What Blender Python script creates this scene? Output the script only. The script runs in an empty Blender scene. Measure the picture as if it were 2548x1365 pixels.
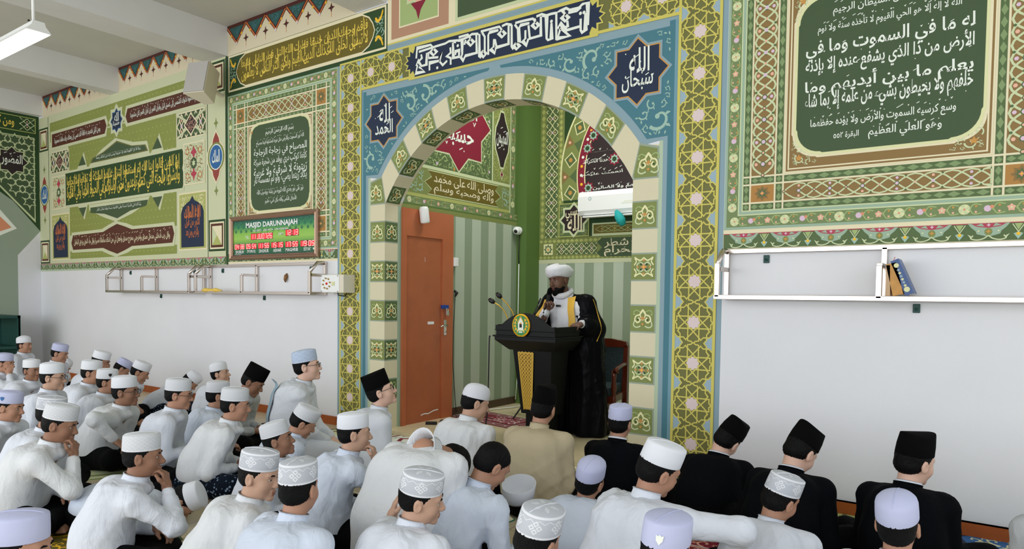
import bpy, bmesh, math, random
import numpy as np
from mathutils import Vector, Matrix
random.seed(11)
RNG = np.random.RandomState(11)
sc = bpy.context.scene
COL = sc.collection
PI = math.pi

# ------------------------------------------------------------------ camera
F, CX, CY = 1721.4, 1274.0, 809.6            # focal length and principal point of the 2548x1365 frame
YAW, PIT, ROL = -.6198, -.0408, .0124
CAM = np.array([0.0, -4.954, 1.4])

def _rot(yaw, pit, rol):
    cy, sy, cp, sp = math.cos(yaw), math.sin(yaw), math.cos(pit), math.sin(pit)
    fwd = np.array([sy*cp, cy*cp, sp]); r = np.array([cy, -sy, 0]); u = np.cross(r, fwd)
    c, s = math.cos(rol), math.sin(rol)
    return np.array([c*r+s*u, -s*r+c*u, -fwd])
ROT = _rot(YAW, PIT, ROL)
cam = bpy.data.cameras.new('camera'); cam.sensor_width = 36; cam.sensor_fit = 'HORIZONTAL'
cam.lens = F/2548*36; cam.shift_y = (CY-682.5)/2548; cam.clip_end = 100
camo = bpy.data.objects.new('camera', cam); COL.objects.link(camo)
m4 = Matrix.Identity(4)
for i in range(3):
    for j in range(3): m4[j][i] = ROT[i][j]
    m4[i][3] = CAM[i]
camo.matrix_world = m4
sc.camera = camo

# ------------------------------------------------------------------ world, light, exposure
w = bpy.data.worlds.new('daylight'); sc.world = w; w.use_nodes = True
bg = w.node_tree.nodes['Background']; bg.inputs[0].default_value = (.86, .93, 1, 1); bg.inputs[1].default_value = .8
def area(name, loc, rot, sx, sy, power, color=(1, 1, 1)):
    l = bpy.data.lights.new(name, 'AREA'); l.shape = 'RECTANGLE'; l.size = sx; l.size_y = sy; l.energy = power; l.color = color
    o = bpy.data.objects.new(name, l); COL.objects.link(o); o.location = loc; o.rotation_euler = rot
    return o
# daylight through the open arcade behind the congregation and through the doors on the right
area('daylight_back', (-6.2, -9.6, 2.4), (math.radians(90), 0, 0), 17.5, 3.6, 545, (.97, .985, 1))
area('daylight_right', (3.6, -3.2, 2.2), (math.radians(90), 0, math.radians(90)), 7, 3.2, 62, (.95, .98, 1))
# unseen fill light added above the arch to brighten the prayer niche
area('niche_fill', (-3.75, 1.25, 4.5), (0, 0, 0), 1.2, .6, 46, (1, .98, .94))
sc.view_settings.view_transform = 'Standard'
sc.view_settings.look = 'None'
sc.view_settings.exposure = 0.0
sc.view_settings.gamma = 1.0
sc.view_settings.use_curve_mapping = False

# ------------------------------------------------------------------ back-projection helpers
def ray(px, py): return np.array([(px-CX)/F, -(py-CY)/F, -1.0]) @ ROT
def on(px, py, ax, val):
    d = ray(px, py); t = (val-CAM[ax])/d[ax]
    return CAM+t*d
def W(px, py):
    p = on(px, py, 1, 0.0); return (p[0], p[2])

# ------------------------------------------------------------------ materials
def lin(h):
    h = h.lstrip('#'); o = []
    for i in (0, 2, 4):
        c = int(h[i:i+2], 16)/255
        o.append(c/12.92 if c <= .04045 else ((c+.055)/1.055)**2.4)
    return o
MATS = {}
def mat(name, hexc, rough=.6, metal=0.0, k=1.22, bump=0.0, bscale=60, spec=.4, vary=0.0, vscale=3, emit=0.0, coat=0.0):
    if name in MATS: return MATS[name]
    m = bpy.data.materials.new(name); m.use_nodes = True; nt = m.node_tree; b = nt.nodes['Principled BSDF']
    c = [min(.92, x*k) for x in lin(hexc)]+[1]
    b.inputs['Base Color'].default_value = c
    b.inputs['Roughness'].default_value = rough; b.inputs['Metallic'].default_value = metal
    b.inputs['Specular IOR Level'].default_value = spec
    if coat: b.inputs['Coat Weight'].default_value = coat
    if emit:
        b.inputs['Emission Color'].default_value = c; b.inputs['Emission Strength'].default_value = emit
    if bump or vary:
        tc = nt.nodes.new('ShaderNodeTexCoord')
    if vary:
        n = nt.nodes.new('ShaderNodeTexNoise'); n.inputs['Scale'].default_value = vscale; n.inputs['Detail'].default_value = 5
        nt.links.new(tc.outputs['Object'], n.inputs['Vector'])
        mr = nt.nodes.new('ShaderNodeMapRange'); mr.inputs[1].default_value = .3; mr.inputs[2].default_value = .7
        mr.inputs[3].default_value = 1-vary; mr.inputs[4].default_value = 1+vary*.4
        nt.links.new(n.outputs['Fac'], mr.inputs[0])
        mx = nt.nodes.new('ShaderNodeMix'); mx.data_type = 'RGBA'; mx.blend_type = 'MULTIPLY'; mx.inputs[0].default_value = 1
        mx.inputs[6].default_value = c
        nt.links.new(mr.outputs[0], mx.inputs[7]); nt.links.new(mx.outputs[2], b.inputs['Base Color'])
    if bump:
        n = nt.nodes.new('ShaderNodeTexNoise'); n.inputs['Scale'].default_value = bscale; n.inputs['Detail'].default_value = 4
        nt.links.new(tc.outputs['Object'], n.inputs['Vector'])
        bp = nt.nodes.new('ShaderNodeBump'); bp.inputs['Strength'].default_value = bump; bp.inputs['Distance'].default_value = .02
        nt.links.new(n.outputs['Fac'], bp.inputs['Height']); nt.links.new(bp.outputs[0], b.inputs['Normal'])
    MATS[name] = m
    return m
PC = dict(white='#d3d6d7', cream='#cac3a6', sage='#a7b89e', pgreen='#92a994', bluegrey='#8098a2', teal='#43727f', mid='#6d92a0',
    yellow='#c1b75d', olive='#69693b', shadow='#3a3a20', pink='#cfbebd', skyblue='#8fa6b3', vgreen='#78824a', vgreen2='#5f7c3a',
    leafy='#6f8055', plate='#405238', txt='#dadfd6', tan='#83693f', orange='#bb8a48', amber='#e2b32f', lat='#bcc69d', dgreen='#526540',
    diam='#7a8f62', flow='#cfd0a0', rose='#d9a890', lilac='#cdb3c4', crimson='#a83f50', gold='#dcc153', oldgold='#655a22', navy='#1f2b42',
    maroon='#512c20', deep='#294324', mural='#bec2a0', lime='#828b48', lime2='#a3a862', black='#191b1c', rust='#c26a35', ruby='#7d2033',
    aub='#2c2224', ceil='#c9c9c4', stripeA='#adb8a6', stripeB='#87967f', niche='#557038', coldark='#3f6a2c', scroll='#94b2a4',
    arabs='#d8d6a4', pinkbr='#a9826a', sand='#d8cfae', grn2='#98aa70', peach='#cf8a6a', blue='#2e5f94', copper='#b5673a', zig='#2d5450',
    choc='#4b2420', creamw='#cdc3a8', lgrey='#8d9a8a', tile='#cdc0a0', brick='#8a4038', ochre='#a5783f')
for k_, v_ in PC.items(): mat('paint_'+k_, v_, rough=.62, spec=.3)

# ------------------------------------------------------------------ objects
def tag(o, label=None, cat=None, group=None, kind=None):
    if label: o['label'] = label
    if cat: o['category'] = cat
    if group: o['group'] = group
    if kind: o['kind'] = kind
    return o
def empty(name, loc, label=None, cat=None, group=None, rz=0):
    o = bpy.data.objects.new(name, None); COL.objects.link(o); o.location = loc; o.rotation_euler = (0, 0, rz)
    o.empty_display_size = .1
    return tag(o, label, cat, group)
def link(name, me, mats, parent=None, loc=None):
    for m in (mats if isinstance(mats, (list, tuple)) else [mats]): me.materials.append(MATS[m] if isinstance(m, str) else m)
    o = bpy.data.objects.new(name, me); COL.objects.link(o)
    if parent: o.parent = parent
    if loc is not None: o.location = loc
    return o
def npmesh(name, V, Q, mi=None, smooth=True, uv=None):
    """mesh from numpy arrays; Q: (n,3) or (n,4) or a list of index lists"""
    me = bpy.data.meshes.new(name)
    V = np.asarray(V, np.float32)
    me.vertices.add(len(V)); me.vertices.foreach_set('co', V.ravel())
    if isinstance(Q, np.ndarray):
        n = Q.shape[1]; flat = Q.ravel().astype(np.int32); starts = np.arange(0, len(flat), n, dtype=np.int32)
    else:
        flat = np.array([i for q in Q for i in q], np.int32)
        starts = np.concatenate([[0], np.cumsum([len(q) for q in Q])[:-1]]).astype(np.int32) if len(Q) else np.zeros(0, np.int32)
    me.loops.add(len(flat)); me.loops.foreach_set('vertex_index', flat)
    me.polygons.add(len(starts)); me.polygons.foreach_set('loop_start', starts)
    me.polygons.foreach_set('use_smooth', np.full(len(starts), smooth))
    if mi is not None: me.polygons.foreach_set('material_index', np.asarray(mi, np.int32))
    me.update(calc_edges=True)
    if uv is not None:
        ul = me.uv_layers.new(name='uv'); ul.data.foreach_set('uv', np.asarray(uv, np.float32)[flat].ravel())
    return me

class MB:
    """collects boxes, tubes, lathes and prisms into one mesh"""
    def __init__(s): s.V = []; s.F = []; s.M = []; s.S = []
    def add(s, V, F, m=0, smooth=False):
        b = len(s.V); s.V += [tuple(map(float, v)) for v in V]; s.F += [[i+b for i in f] for f in F]
        s.M += [m]*len(F); s.S += [smooth]*len(F); return s
    def box(s, x0, x1, y0, y1, z0, z1, m=0, bev=0.0):
        if bev:
            bm = bmesh.new(); bmesh.ops.create_cube(bm, size=1)
            for v in bm.verts: v.co = Vector(((x0+x1)/2+v.co.x*(x1-x0), (y0+y1)/2+v.co.y*(y1-y0), (z0+z1)/2+v.co.z*(z1-z0)))
            bmesh.ops.bevel(bm, geom=bm.edges[:], offset=bev, segments=2, affect='EDGES', profile=.6)
            bm.verts.index_update(); V = [v.co[:] for v in bm.verts]; Fs = [[v.index for v in f.verts] for f in bm.faces]; bm.free()
            return s.add(V, Fs, m, False)
        V = [(x0, y0, z0), (x1, y0, z0), (x1, y1, z0), (x0, y1, z0), (x0, y0, z1), (x1, y0, z1), (x1, y1, z1), (x0, y1, z1)]
        return s.add(V, [(3, 2, 1, 0), (4, 5, 6, 7), (0, 1, 5, 4), (1, 2, 6, 5), (2, 3, 7, 6), (3, 0, 4, 7)], m)
    def tube(s, pts, r, m=0, n=10, caps=True):
        pts = [Vector(p) for p in pts]; rs = r if isinstance(r, (list, tuple)) else [r]*len(pts)
        V = []; Fs = []; up = None
        for i, p in enumerate(pts):
            d = (pts[min(i+1, len(pts)-1)]-pts[max(i-1, 0)]).normalized()
            if up is None: up = Vector((0, 0, 1)) if abs(d.z) < .9 else Vector((1, 0, 0))
            a = d.cross(up).normalized(); b = a.cross(d); up = b
            for k in range(n):
                t = 2*PI*k/n; V.append(p+(a*math.cos(t)+b*math.sin(t))*rs[i])
        for i in range(len(pts)-1):
            for k in range(n): Fs.append((i*n+k, i*n+(k+1) % n, (i+1)*n+(k+1) % n, (i+1)*n+k))
        if caps: Fs.append(tuple(range(n))[::-1]); Fs.append(tuple((len(pts)-1)*n+k for k in range(n)))
        return s.add(V, Fs, m, True)
    def lathe(s, prof, c=(0, 0, 0), n=24, m=0, M=None, sx=1, sy=1):
        V = []; Fs = []
        for (r, z) in prof:
            for k in range(n):
                t = 2*PI*k/n; v = Vector((r*math.cos(t)*sx, r*math.sin(t)*sy, z)); V.append((M @ v if M else v)+Vector(c))
        for i in range(len(prof)-1):
            for k in range(n): Fs.append((i*n+k, i*n+(k+1) % n, (i+1)*n+(k+1) % n, (i+1)*n+k))
        if prof[0][0] > 1e-5: Fs.append(tuple(range(n))[::-1])
        if prof[-1][0] > 1e-5: Fs.append(tuple((len(prof)-1)*n+k for k in range(n)))
        return s.add(V, Fs, m, True)
    def prism(s, poly, y0, y1, m=0, ax=1):
        """poly in the plane across axis ax, pushed from y0 to y1"""
        n = len(poly)
        def P(a, b, y): return (a, y, b) if ax == 1 else ((y, a, b) if ax == 0 else (a, b, y))
        V = [P(a, b, y0) for a, b in poly]+[P(a, b, y1) for a, b in poly]
        return s.add(V, [tuple(range(n)), tuple(range(2*n-1, n-1, -1))]+[(i, (i+1) % n, n+(i+1) % n, n+i)[::-1] for i in range(n)], m)
    def build(s, name, mats, parent=None, loc=None):
        me = bpy.data.meshes.new(name); me.from_pydata(s.V, [], s.F); me.update()
        me.polygons.foreach_set('material_index', np.array(s.M, np.int32)); me.polygons.foreach_set('use_smooth', np.array(s.S, bool))
        bm = bmesh.new(); bm.from_mesh(me); bmesh.ops.recalc_face_normals(bm, faces=bm.faces[:]); bm.to_mesh(me); bm.free()
        return link(name, me, mats, parent, loc)

# ------------------------------------------------------------------ Arabic shaping and lettering
_FORMS = {}
def _reg(ch, iso, n): _FORMS[ch] = (iso, n)
for ch, iso, n in (('ء', 0xFE80, 1), ('آ', 0xFE81, 2), ('أ', 0xFE83, 2), ('ؤ', 0xFE85, 2), ('إ', 0xFE87, 2), ('ئ', 0xFE89, 4), ('ا', 0xFE8D, 2), ('ب', 0xFE8F, 4),
    ('ة', 0xFE93, 2), ('ت', 0xFE95, 4), ('ث', 0xFE99, 4), ('ج', 0xFE9D, 4), ('ح', 0xFEA1, 4), ('خ', 0xFEA5, 4), ('د', 0xFEA9, 2), ('ذ', 0xFEAB, 2), ('ر', 0xFEAD, 2),
    ('ز', 0xFEAF, 2), ('س', 0xFEB1, 4), ('ش', 0xFEB5, 4), ('ص', 0xFEB9, 4), ('ض', 0xFEBD, 4), ('ط', 0xFEC1, 4), ('ظ', 0xFEC5, 4), ('ع', 0xFEC9, 4), ('غ', 0xFECD, 4),
    ('ف', 0xFED1, 4), ('ق', 0xFED5, 4), ('ك', 0xFED9, 4), ('ل', 0xFEDD, 4), ('م', 0xFEE1, 4), ('ن', 0xFEE5, 4), ('ه', 0xFEE9, 4), ('و', 0xFEED, 2), ('ى', 0xFEEF, 2), ('ي', 0xFEF1, 4)):
    _reg(ch, iso, n)
def shape(t):
    out = []; i = 0
    while i < len(t):
        ch = t[i]
        if ch not in _FORMS: out.append(ch); i += 1; continue
        iso, n = _FORMS[ch]
        prev = t[i-1] if i else ''
        pj = prev in _FORMS and _FORMS[prev][1] == 4
        if ch == 'ل' and i+1 < len(t) and t[i+1] in 'اأإآ':
            base = {'آ': 0xFEF5, 'أ': 0xFEF7, 'إ': 0xFEF9, 'ا': 0xFEFB}[t[i+1]]
            out.append(chr(base+(1 if pj else 0))); i += 2; continue
        nj = i+1 < len(t) and t[i+1] in _FORMS and _FORMS[t[i+1]][1] >= 2 and n == 4
        if n == 1: out.append(chr(iso))
        elif pj and nj: out.append(chr(iso+3))
        elif nj: out.append(chr(iso+2))
        elif pj: out.append(chr(iso+1))
        else: out.append(chr(iso))
        i += 1
    return ''.join(reversed(out))
_TXT = {}
def glyphs(t, bold=.0, arabic=True):
    key = (t, bold)
    if key in _TXT: return _TXT[key]
    c = bpy.data.curves.new('t', 'FONT'); c.body = shape(t) if arabic else t; c.size = 1; c.resolution_u = 2; c.offset = bold
    o = bpy.data.objects.new('t', c); COL.objects.link(o)
    dg = bpy.context.evaluated_depsgraph_get(); ev = o.evaluated_get(dg); me = ev.to_mesh()
    V = np.array([v.co[:2] for v in me.vertices]).reshape(-1, 2); Fs = [tuple(p.vertices) for p in me.polygons]
    ev.to_mesh_clear(); bpy.data.objects.remove(o); bpy.data.curves.remove(c)
    lo, hi = V.min(0), V.max(0); V = (V-lo)/(hi-lo)
    _TXT[key] = (V, Fs, (hi-lo)[0]/(hi-lo)[1])
    return _TXT[key]

# ------------------------------------------------------------------ painting on a plane
def arc(cx, cy, r, a0, a1, n=12): return [(cx+r*math.cos(a0+(a1-a0)*i/n), cy+r*math.sin(a0+(a1-a0)*i/n)) for i in range(n+1)]
def smooth(pts, n=5):
    if len(pts) < 3: return pts
    P = [np.array(p, float) for p in pts]; P = [2*P[0]-P[1]]+P+[2*P[-1]-P[-2]]; out = []
    for i in range(1, len(P)-2):
        for k in range(n):
            t = k/n; a, b, c, d = P[i-1:i+3]
            out.append(tuple(.5*((2*b)+(c-a)*t+(2*a-5*b+4*c-d)*t*t+(3*b-a-3*c+d)*t**3)))
    return out+[tuple(P[-2])]
def starpoly(cx, cy, R, r, n=8, rot=PI/2, sx=1, sy=1):
    return [(cx+sx*(R if i % 2 == 0 else r)*math.cos(rot+PI*i/n), cy+sy*(R if i % 2 == 0 else r)*math.sin(rot+PI*i/n)) for i in range(2*n)]
class Paint:
    STEP = .0009
    def __init__(s, o, U, Vv, N): s.o, s.U, s.Vv, s.N = [np.array(x, float) for x in (o, U, Vv, N)]; s.reset()
    def reset(s): s.V = []; s.F = []; s.M = []; s.names = []; s.k = 0; return s
    def lift(s, l): s.k += 1; return l+(s.k % 67)*.0135       # every stroke of paint lies a hair above the one before
    def mi(s, m):
        if m not in s.names: s.names.append(m)
        return s.names.index(m)
    def p3(s, u, v, l): return tuple(s.o+s.U*u+s.Vv*v+s.N*(l*s.STEP))
    def poly(s, pts, m, l):
        l = s.lift(l); b = len(s.V); s.V += [s.p3(u, v, l) for u, v in pts]; s.F.append(list(range(b, b+len(pts)))); s.M.append(s.mi(m)); return s
    def rect(s, u0, v0, u1, v1, m, l): return s.poly([(u0, v0), (u1, v0), (u1, v1), (u0, v1)], m, l)
    def ring(s, u0, v0, u1, v1, w, m, l):
        s.rect(u0, v0, u1, v0+w, m, l); s.rect(u0, v1-w, u1, v1, m, l); s.rect(u0, v0+w, u0+w, v1-w, m, l); return s.rect(u1-w, v0+w, u1, v1-w, m, l)
    def disc(s, u, v, r, m, l, n=10, sy=1): return s.poly([(u+r*math.cos(2*PI*i/n), v+sy*r*math.sin(2*PI*i/n)) for i in range(n)], m, l)
    def stroke(s, pts, wd, m, l, closed=False):
        P = np.array(pts, float); n = len(P); l = s.lift(l)
        if n < 2: return s
        wds = np.array(wd if hasattr(wd, '__len__') else [wd]*n, float)
        if closed: T = np.roll(P, -1, 0)-np.roll(P, 1, 0)
        else: T = np.gradient(P, axis=0)
        d0 = np.roll(P, -1, 0)-P
        T /= np.maximum(np.linalg.norm(T, axis=1, keepdims=True), 1e-9)
        Nn = np.stack([-T[:, 1], T[:, 0]], 1)
        sc_ = np.ones(n)
        e = d0/np.maximum(np.linalg.norm(d0, axis=1, keepdims=True), 1e-9)
        cs = np.abs((e*T).sum(1)); rng = range(n) if closed else range(1, n-1)
        for i in rng: sc_[i] = 1/max(cs[i], .5)
        A = P+Nn*(wds*sc_/2)[:, None]; B = P-Nn*(wds*sc_/2)[:, None]
        b = len(s.V); s.V += [s.p3(u, v, l) for u, v in A]+[s.p3(u, v, l) for u, v in B]; k = s.mi(m)
        for i in range(n if closed else n-1):
            j = (i+1) % n; s.F.append([b+n+i, b+n+j, b+j, b+i]); s.M.append(k)
        return s
    def text(s, t, u0, v0, u1, v1, m, l, bold=.0, arabic=True, shear=0.0, fn=None):
        l = s.lift(l); V, Fs, asp = glyphs(t, bold, arabic); b = len(s.V); k = s.mi(m)
        X = u0+(u1-u0)*V[:, 0]+shear*V[:, 1]*(v1-v0); Y = v0+(v1-v0)*V[:, 1]
        if fn: XY = [fn(x, y) for x, y in zip(X, Y)]
        else: XY = zip(X, Y)
        s.V += [s.p3(x, y, l) for x, y in XY]
        s.F += [[b+i for i in f] for f in Fs]; s.M += [k]*len(Fs); return s
    def line_text(s, t, uc, vc, width, height, m, l, bold=.006, marks=True, sw=.004):
        s.text(t, uc-width/2, vc-height/2, uc+width/2, vc+height/2, m, l, bold)
        if marks: s.marks(uc-width/2, uc+width/2, vc+height*.42, vc+height*.62, m, l, int(width/height*2.2), height*.2, sw)
        return s
    def marks(s, u0, u1, v0, v1, m, l, n, size, sw):
        for i in range(n):
            u = u0+(u1-u0)*(i+random.random())/max(n, 1); v = random.uniform(v0, v1); q = random.random(); z = size*random.uniform(.6, 1.1)
            if q < .55: s.stroke([(u, v), (u+z*1.1, v+z*.55)], sw, m, l)
            elif q < .8: s.stroke([(u, v+z*.5), (u+z*.25, v), (u+z*.6, v+z*.6)], sw, m, l)
            else: s.disc(u, v, sw*.8, m, l, 6)
    def stack(s, rows, u0, v0, u1, v1, m, l, bold=.012, sw=.006, tall=True):
        """dense two- or three-row calligraphy: overlapping rows, tall uprights and small vowel strokes"""
        n = len(rows); H = (v1-v0); rh = H/n
        for i, t in enumerate(rows):
            va = v1-(i+1)*rh; s.text(t, u0, va-rh*.10, u1, va+rh*(1.1 if i == 0 else (1.42 if tall else 1.18)), m, l+.4*i, bold)
        if tall:
            k = max(3, int((u1-u0)/H*2.4))
            for i in range(k):
                u = u0+(u1-u0)*(i+random.uniform(.2, .8))/k; a = v0+H*random.uniform(.30, .5); b = v1-H*random.uniform(0, .10)
                s.stroke([(u+.02*H, b), (u+.005*H, b-.04*H), (u, a)], [sw*.5, sw*1.5, sw], m, l)
                if i % 3 == 0: s.stroke(smooth([(u-.16*H, v0+H*.30), (u-.06*H, v0+H*.16), (u+.08*H, v0+H*.22), (u+.14*H, v0+H*.36)], 4), [sw*.4]+[sw*1.3]*11+[sw*.5], m, l)
        for j in range(n): s.marks(u0, u1, v0+rh*(j+.05), v0+rh*(j+.95), m, l, int((u1-u0)/rh*1.3), rh*.15, sw*.5)
        return s
    def build(s, name, parent=None):
        me = npmesh(name, np.array(s.V), s.F, s.M, smooth=False)
        return link(name, me, ['paint_'+n if 'paint_'+n in MATS else n for n in s.names], parent)
    # ---- motifs
    def frame(s, u0, v0, u1, v1, bands, l):
        """concentric bands from the outside in: [(width, colour)...]; returns the inner rectangle"""
        for wdt, c in bands:
            if c: s.ring(u0, v0, u1, v1, wdt, c, l)
            u0 += wdt; v0 += wdt; u1 -= wdt; v1 -= wdt
        return u0, v0, u1, v1
    def strip(s, u0, v0, u1, v1):
        if u1-u0 >= v1-v0: return (u1-u0, v1-v0, lambda a, t: (u0+a, (v0+v1)/2+t))
        return (v1-v0, u1-u0, lambda a, t: ((u0+u1)/2+t, v0+a))
    def flowers(s, u0, v0, u1, v1, l, step=.115):
        s.rect(u0, v0, u1, v1, 'leafy', l); L, Wd, f = s.strip(u0, v0, u1, v1); n = max(1, round(L/step)); st = L/n
        for i in range(n):
            a = (i+.5)*st; c = f(a, 0); kd = i % 3; r = Wd*.40
            if kd == 0:
                s.disc(*c, r, 'flow', l+1, 12)
                for q in range(4): s.poly([c, (c[0]+r*math.cos(q*PI/2), c[1]+r*math.sin(q*PI/2)), (c[0]+r*math.cos(q*PI/2+.75), c[1]+r*math.sin(q*PI/2+.75))], 'lat', l+2)
                s.disc(*c, r*.2, 'peach', l+3, 6)
            elif kd == 1:
                s.disc(*c, r*.62, 'lilac', l+1, 8); d = f(a+r*.7, r*.3); s.disc(*d, r*.35, 'peach', l+2, 6)
            else:
                s.poly(starpoly(*c, r*.75, r*.5, 5), 'rose', l+1); s.disc(*c, r*.2, 'flow', l+2, 6)
            for sg in (-1, 1):
                e = f(a+st*.5, sg*Wd*.22); s.disc(*e, Wd*.09, 'orange' if sg > 0 else 'rose', l+1, 6)
                s.stroke(smooth([f(a+st*.2, -sg*Wd*.1), f(a+st*.4, sg*Wd*.36), f(a+st*.75, sg*Wd*.3)], 4), Wd*.08, 'grn2', l+1)
        return s
    def diamonds(s, u0, v0, u1, v1, l, bgc='dgreen', c='diam', asp=1.7):
        s.rect(u0, v0, u1, v1, bgc, l); L, Wd, f = s.strip(u0, v0, u1, v1); n = max(1, round(L/(Wd*asp))); st = L/n
        for i in range(n):
            a = (i+.5)*st; s.poly([f(a-st*.47, 0), f(a, -Wd*.42), f(a+st*.47, 0), f(a, Wd*.42)], c, l+1)
        return s
    def ogee(s, u0, v0, u1, v1, l, bgc='tan', lc='lat', fl='lilac', step=1.5, lw=.08):
        s.rect(u0, v0, u1, v1, bgc, l); L, Wd, f = s.strip(u0, v0, u1, v1); n = max(1, round(L/(Wd*step))); st = L/n; h = Wd*.46
        for ph in (0, .5):
            for sg in (-1, 1):
                pts = [f(min(max((i/6.0+ph)*st/1.0, 0), L), sg*h*math.sin(PI*(i/6.0)*1.0)) for i in range(0, int(6*n)+1)]
                s.stroke(pts, Wd*lw, lc, l+1)
        for i in range(n):
            a = (i+.5)*st
            c = f(a, 0); s.disc(*c, Wd*.13, 'dgreen', l+1, 8); s.disc(*c, Wd*.09, fl, l+2, 6)
            c = f(i*st+.001, 0); s.disc(*c, Wd*.10, 'dgreen', l+1, 6); s.disc(*c, Wd*.06, 'rose', l+2, 5)
            for sg in (-1, 1):
                c = f(a, sg*Wd*.3); s.disc(*c, Wd*.08, fl if i % 2 else 'rose', l+2, 6)
                c = f(a+st*.25, sg*Wd*.38); s.disc(*c, Wd*.06, 'dgreen', l+2, 5)
        return s
    def lattice(s, u0, v0, u1, v1, l, step=1.0, lc='lat', bgc='tan', lw=.055):
        """criss-cross lattice with little blossoms in the meshes"""
        s.rect(u0, v0, u1, v1, bgc, l); L, Wd, f = s.strip(u0, v0, u1, v1); n = max(1, round(L/(Wd*step))); st = L/n
        for i in range(n):
            for sg in (-1, 1):
                s.stroke([f(i*st, -sg*Wd*.5), f((i+1)*st, sg*Wd*.5)], Wd*lw, lc, l+1)
                s.stroke(smooth([f(i*st, 0), f((i+.25)*st, sg*Wd*.2), f((i+.5)*st, sg*Wd*.46), f((i+.75)*st, sg*Wd*.2), f((i+1)*st, 0)], 3), Wd*lw, lc, l+2)
            for (a, t, c, r) in ((.5, .0, 'lilac', .08), (.5, .22, 'rose', .06), (.5, -.22, 'rose', .06), (0.02, .0, 'flow', .06), (.2, .34, 'dgreen', .08), (.8, .34, 'dgreen', .08), (.2, -.34, 'dgreen', .08), (.8, -.34, 'dgreen', .08)):
                q = f((i+a)*st, t*Wd); s.disc(*q, Wd*r, c, l+3, 6)
        return s
    def rosette(s, u0, v0, u1, v1, l, bgc='ochre', c='tan', c2='dgreen'):
        s.rect(u0, v0, u1, v1, bgc, l); cx, cy, r = (u0+u1)/2, (v0+v1)/2, min(u1-u0, v1-v0)/2
        s.poly(starpoly(cx, cy, r*.95, r*.62, 8), c, l+1); s.poly(starpoly(cx, cy, r*.62, r*.35, 8, 0), c2, l+2); s.poly(starpoly(cx, cy, r*.3, r*.16, 4), 'peach', l+3); s.disc(cx, cy, r*.1, 'amber', l+4, 6)
        return s
    def palmettes(s, u0, v0, u1, v1, l, step=.3):
        """border of palmettes: dark green ground, red upper edge, pale half-domes and orange blossoms"""
        s.rect(u0, v0, u1, v1, 'dgreen', l); H = v1-v0; n = max(1, round((u1-u0)/step)); st = (u1-u0)/n
        s.rect(u0, v1-H*.05, u1, v1, 'crimson', l+1)
        for i in range(n):
            c = u0+(i+.5)*st; X = lambda a, b: (c+a*st, v0+b*H)
            s.poly([X(-.36, .98), X(-.30, .75), X(-.22, .55), X(-.2, .38), X(-.1, .3), X(0, .22), X(.1, .3), X(.2, .38), X(.22, .55), X(.30, .75), X(.36, .98)], 'pgreen', l+1)
            s.poly([X(-.30, .97), X(-.2, .80), X(0, .72), X(.2, .80), X(.30, .97)], 'crimson', l+2)
            s.poly([X(-.22, .86), X(-.12, .98), X(-.07, .8)], 'pgreen', l+3); s.poly([X(.22, .86), X(.12, .98), X(.07, .8)], 'pgreen', l+3)
            s.poly(starpoly(*X(0, .88), H*.11, H*.05, 4), 'lilac', l+3)
            s.disc(*X(0, .5), H*.19, 'vgreen', l+2, 10, 1.1); s.poly(starpoly(*X(0, .52), H*.15, H*.06, 4, PI/2), 'orange', l+3)
            for sg in (-1, 1):
                s.disc(*X(.17*sg, .55), H*.05, 'flow', l+3, 6)
                s.stroke(smooth([X(0, .3), X(.08*sg, .12), X(.2*sg, .05), X(.3*sg, .14), X(.26*sg, .3)], 4), H*.07, 'lat', l+4)
                s.poly([X(.26*sg, .22), X(.36*sg, .38), X(.31*sg, .16)], 'lat', l+4)
            d = c+st/2 if i < n-1 else c-st/2
            Y = lambda a, b: (d+a*st, v0+b*H)
            s.poly([Y(0, .55), Y(-.07, .92), Y(.07, .92)], 'grn2', l+2); s.poly([Y(-.08, .36), Y(0, .04), Y(.08, .36), Y(0, .46)], 'scroll', l+2)
            s.disc(*Y(0, .35), H*.10, 'amber', l+3, 7)
            s.stroke([Y(-.1, .9), Y(0, .45), Y(.1, .9)], H*.05, 'lat', l+3)
        return s
    def spiral(s, u, v, r, a0, turn, w_, m, l):
        pts = []; wd = []
        for i in range(15):
            t = i/14; a = a0+turn*t*1.55*PI; rr = r*(1-.78*t); pts.append((u+rr*math.cos(a), v+rr*math.sin(a))); wd.append(w_*(1.1-.5*t))
        s.stroke(pts, wd, m, l); s.disc(*pts[-1], w_*.85, m, l, 7)
        return pts[0]
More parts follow.
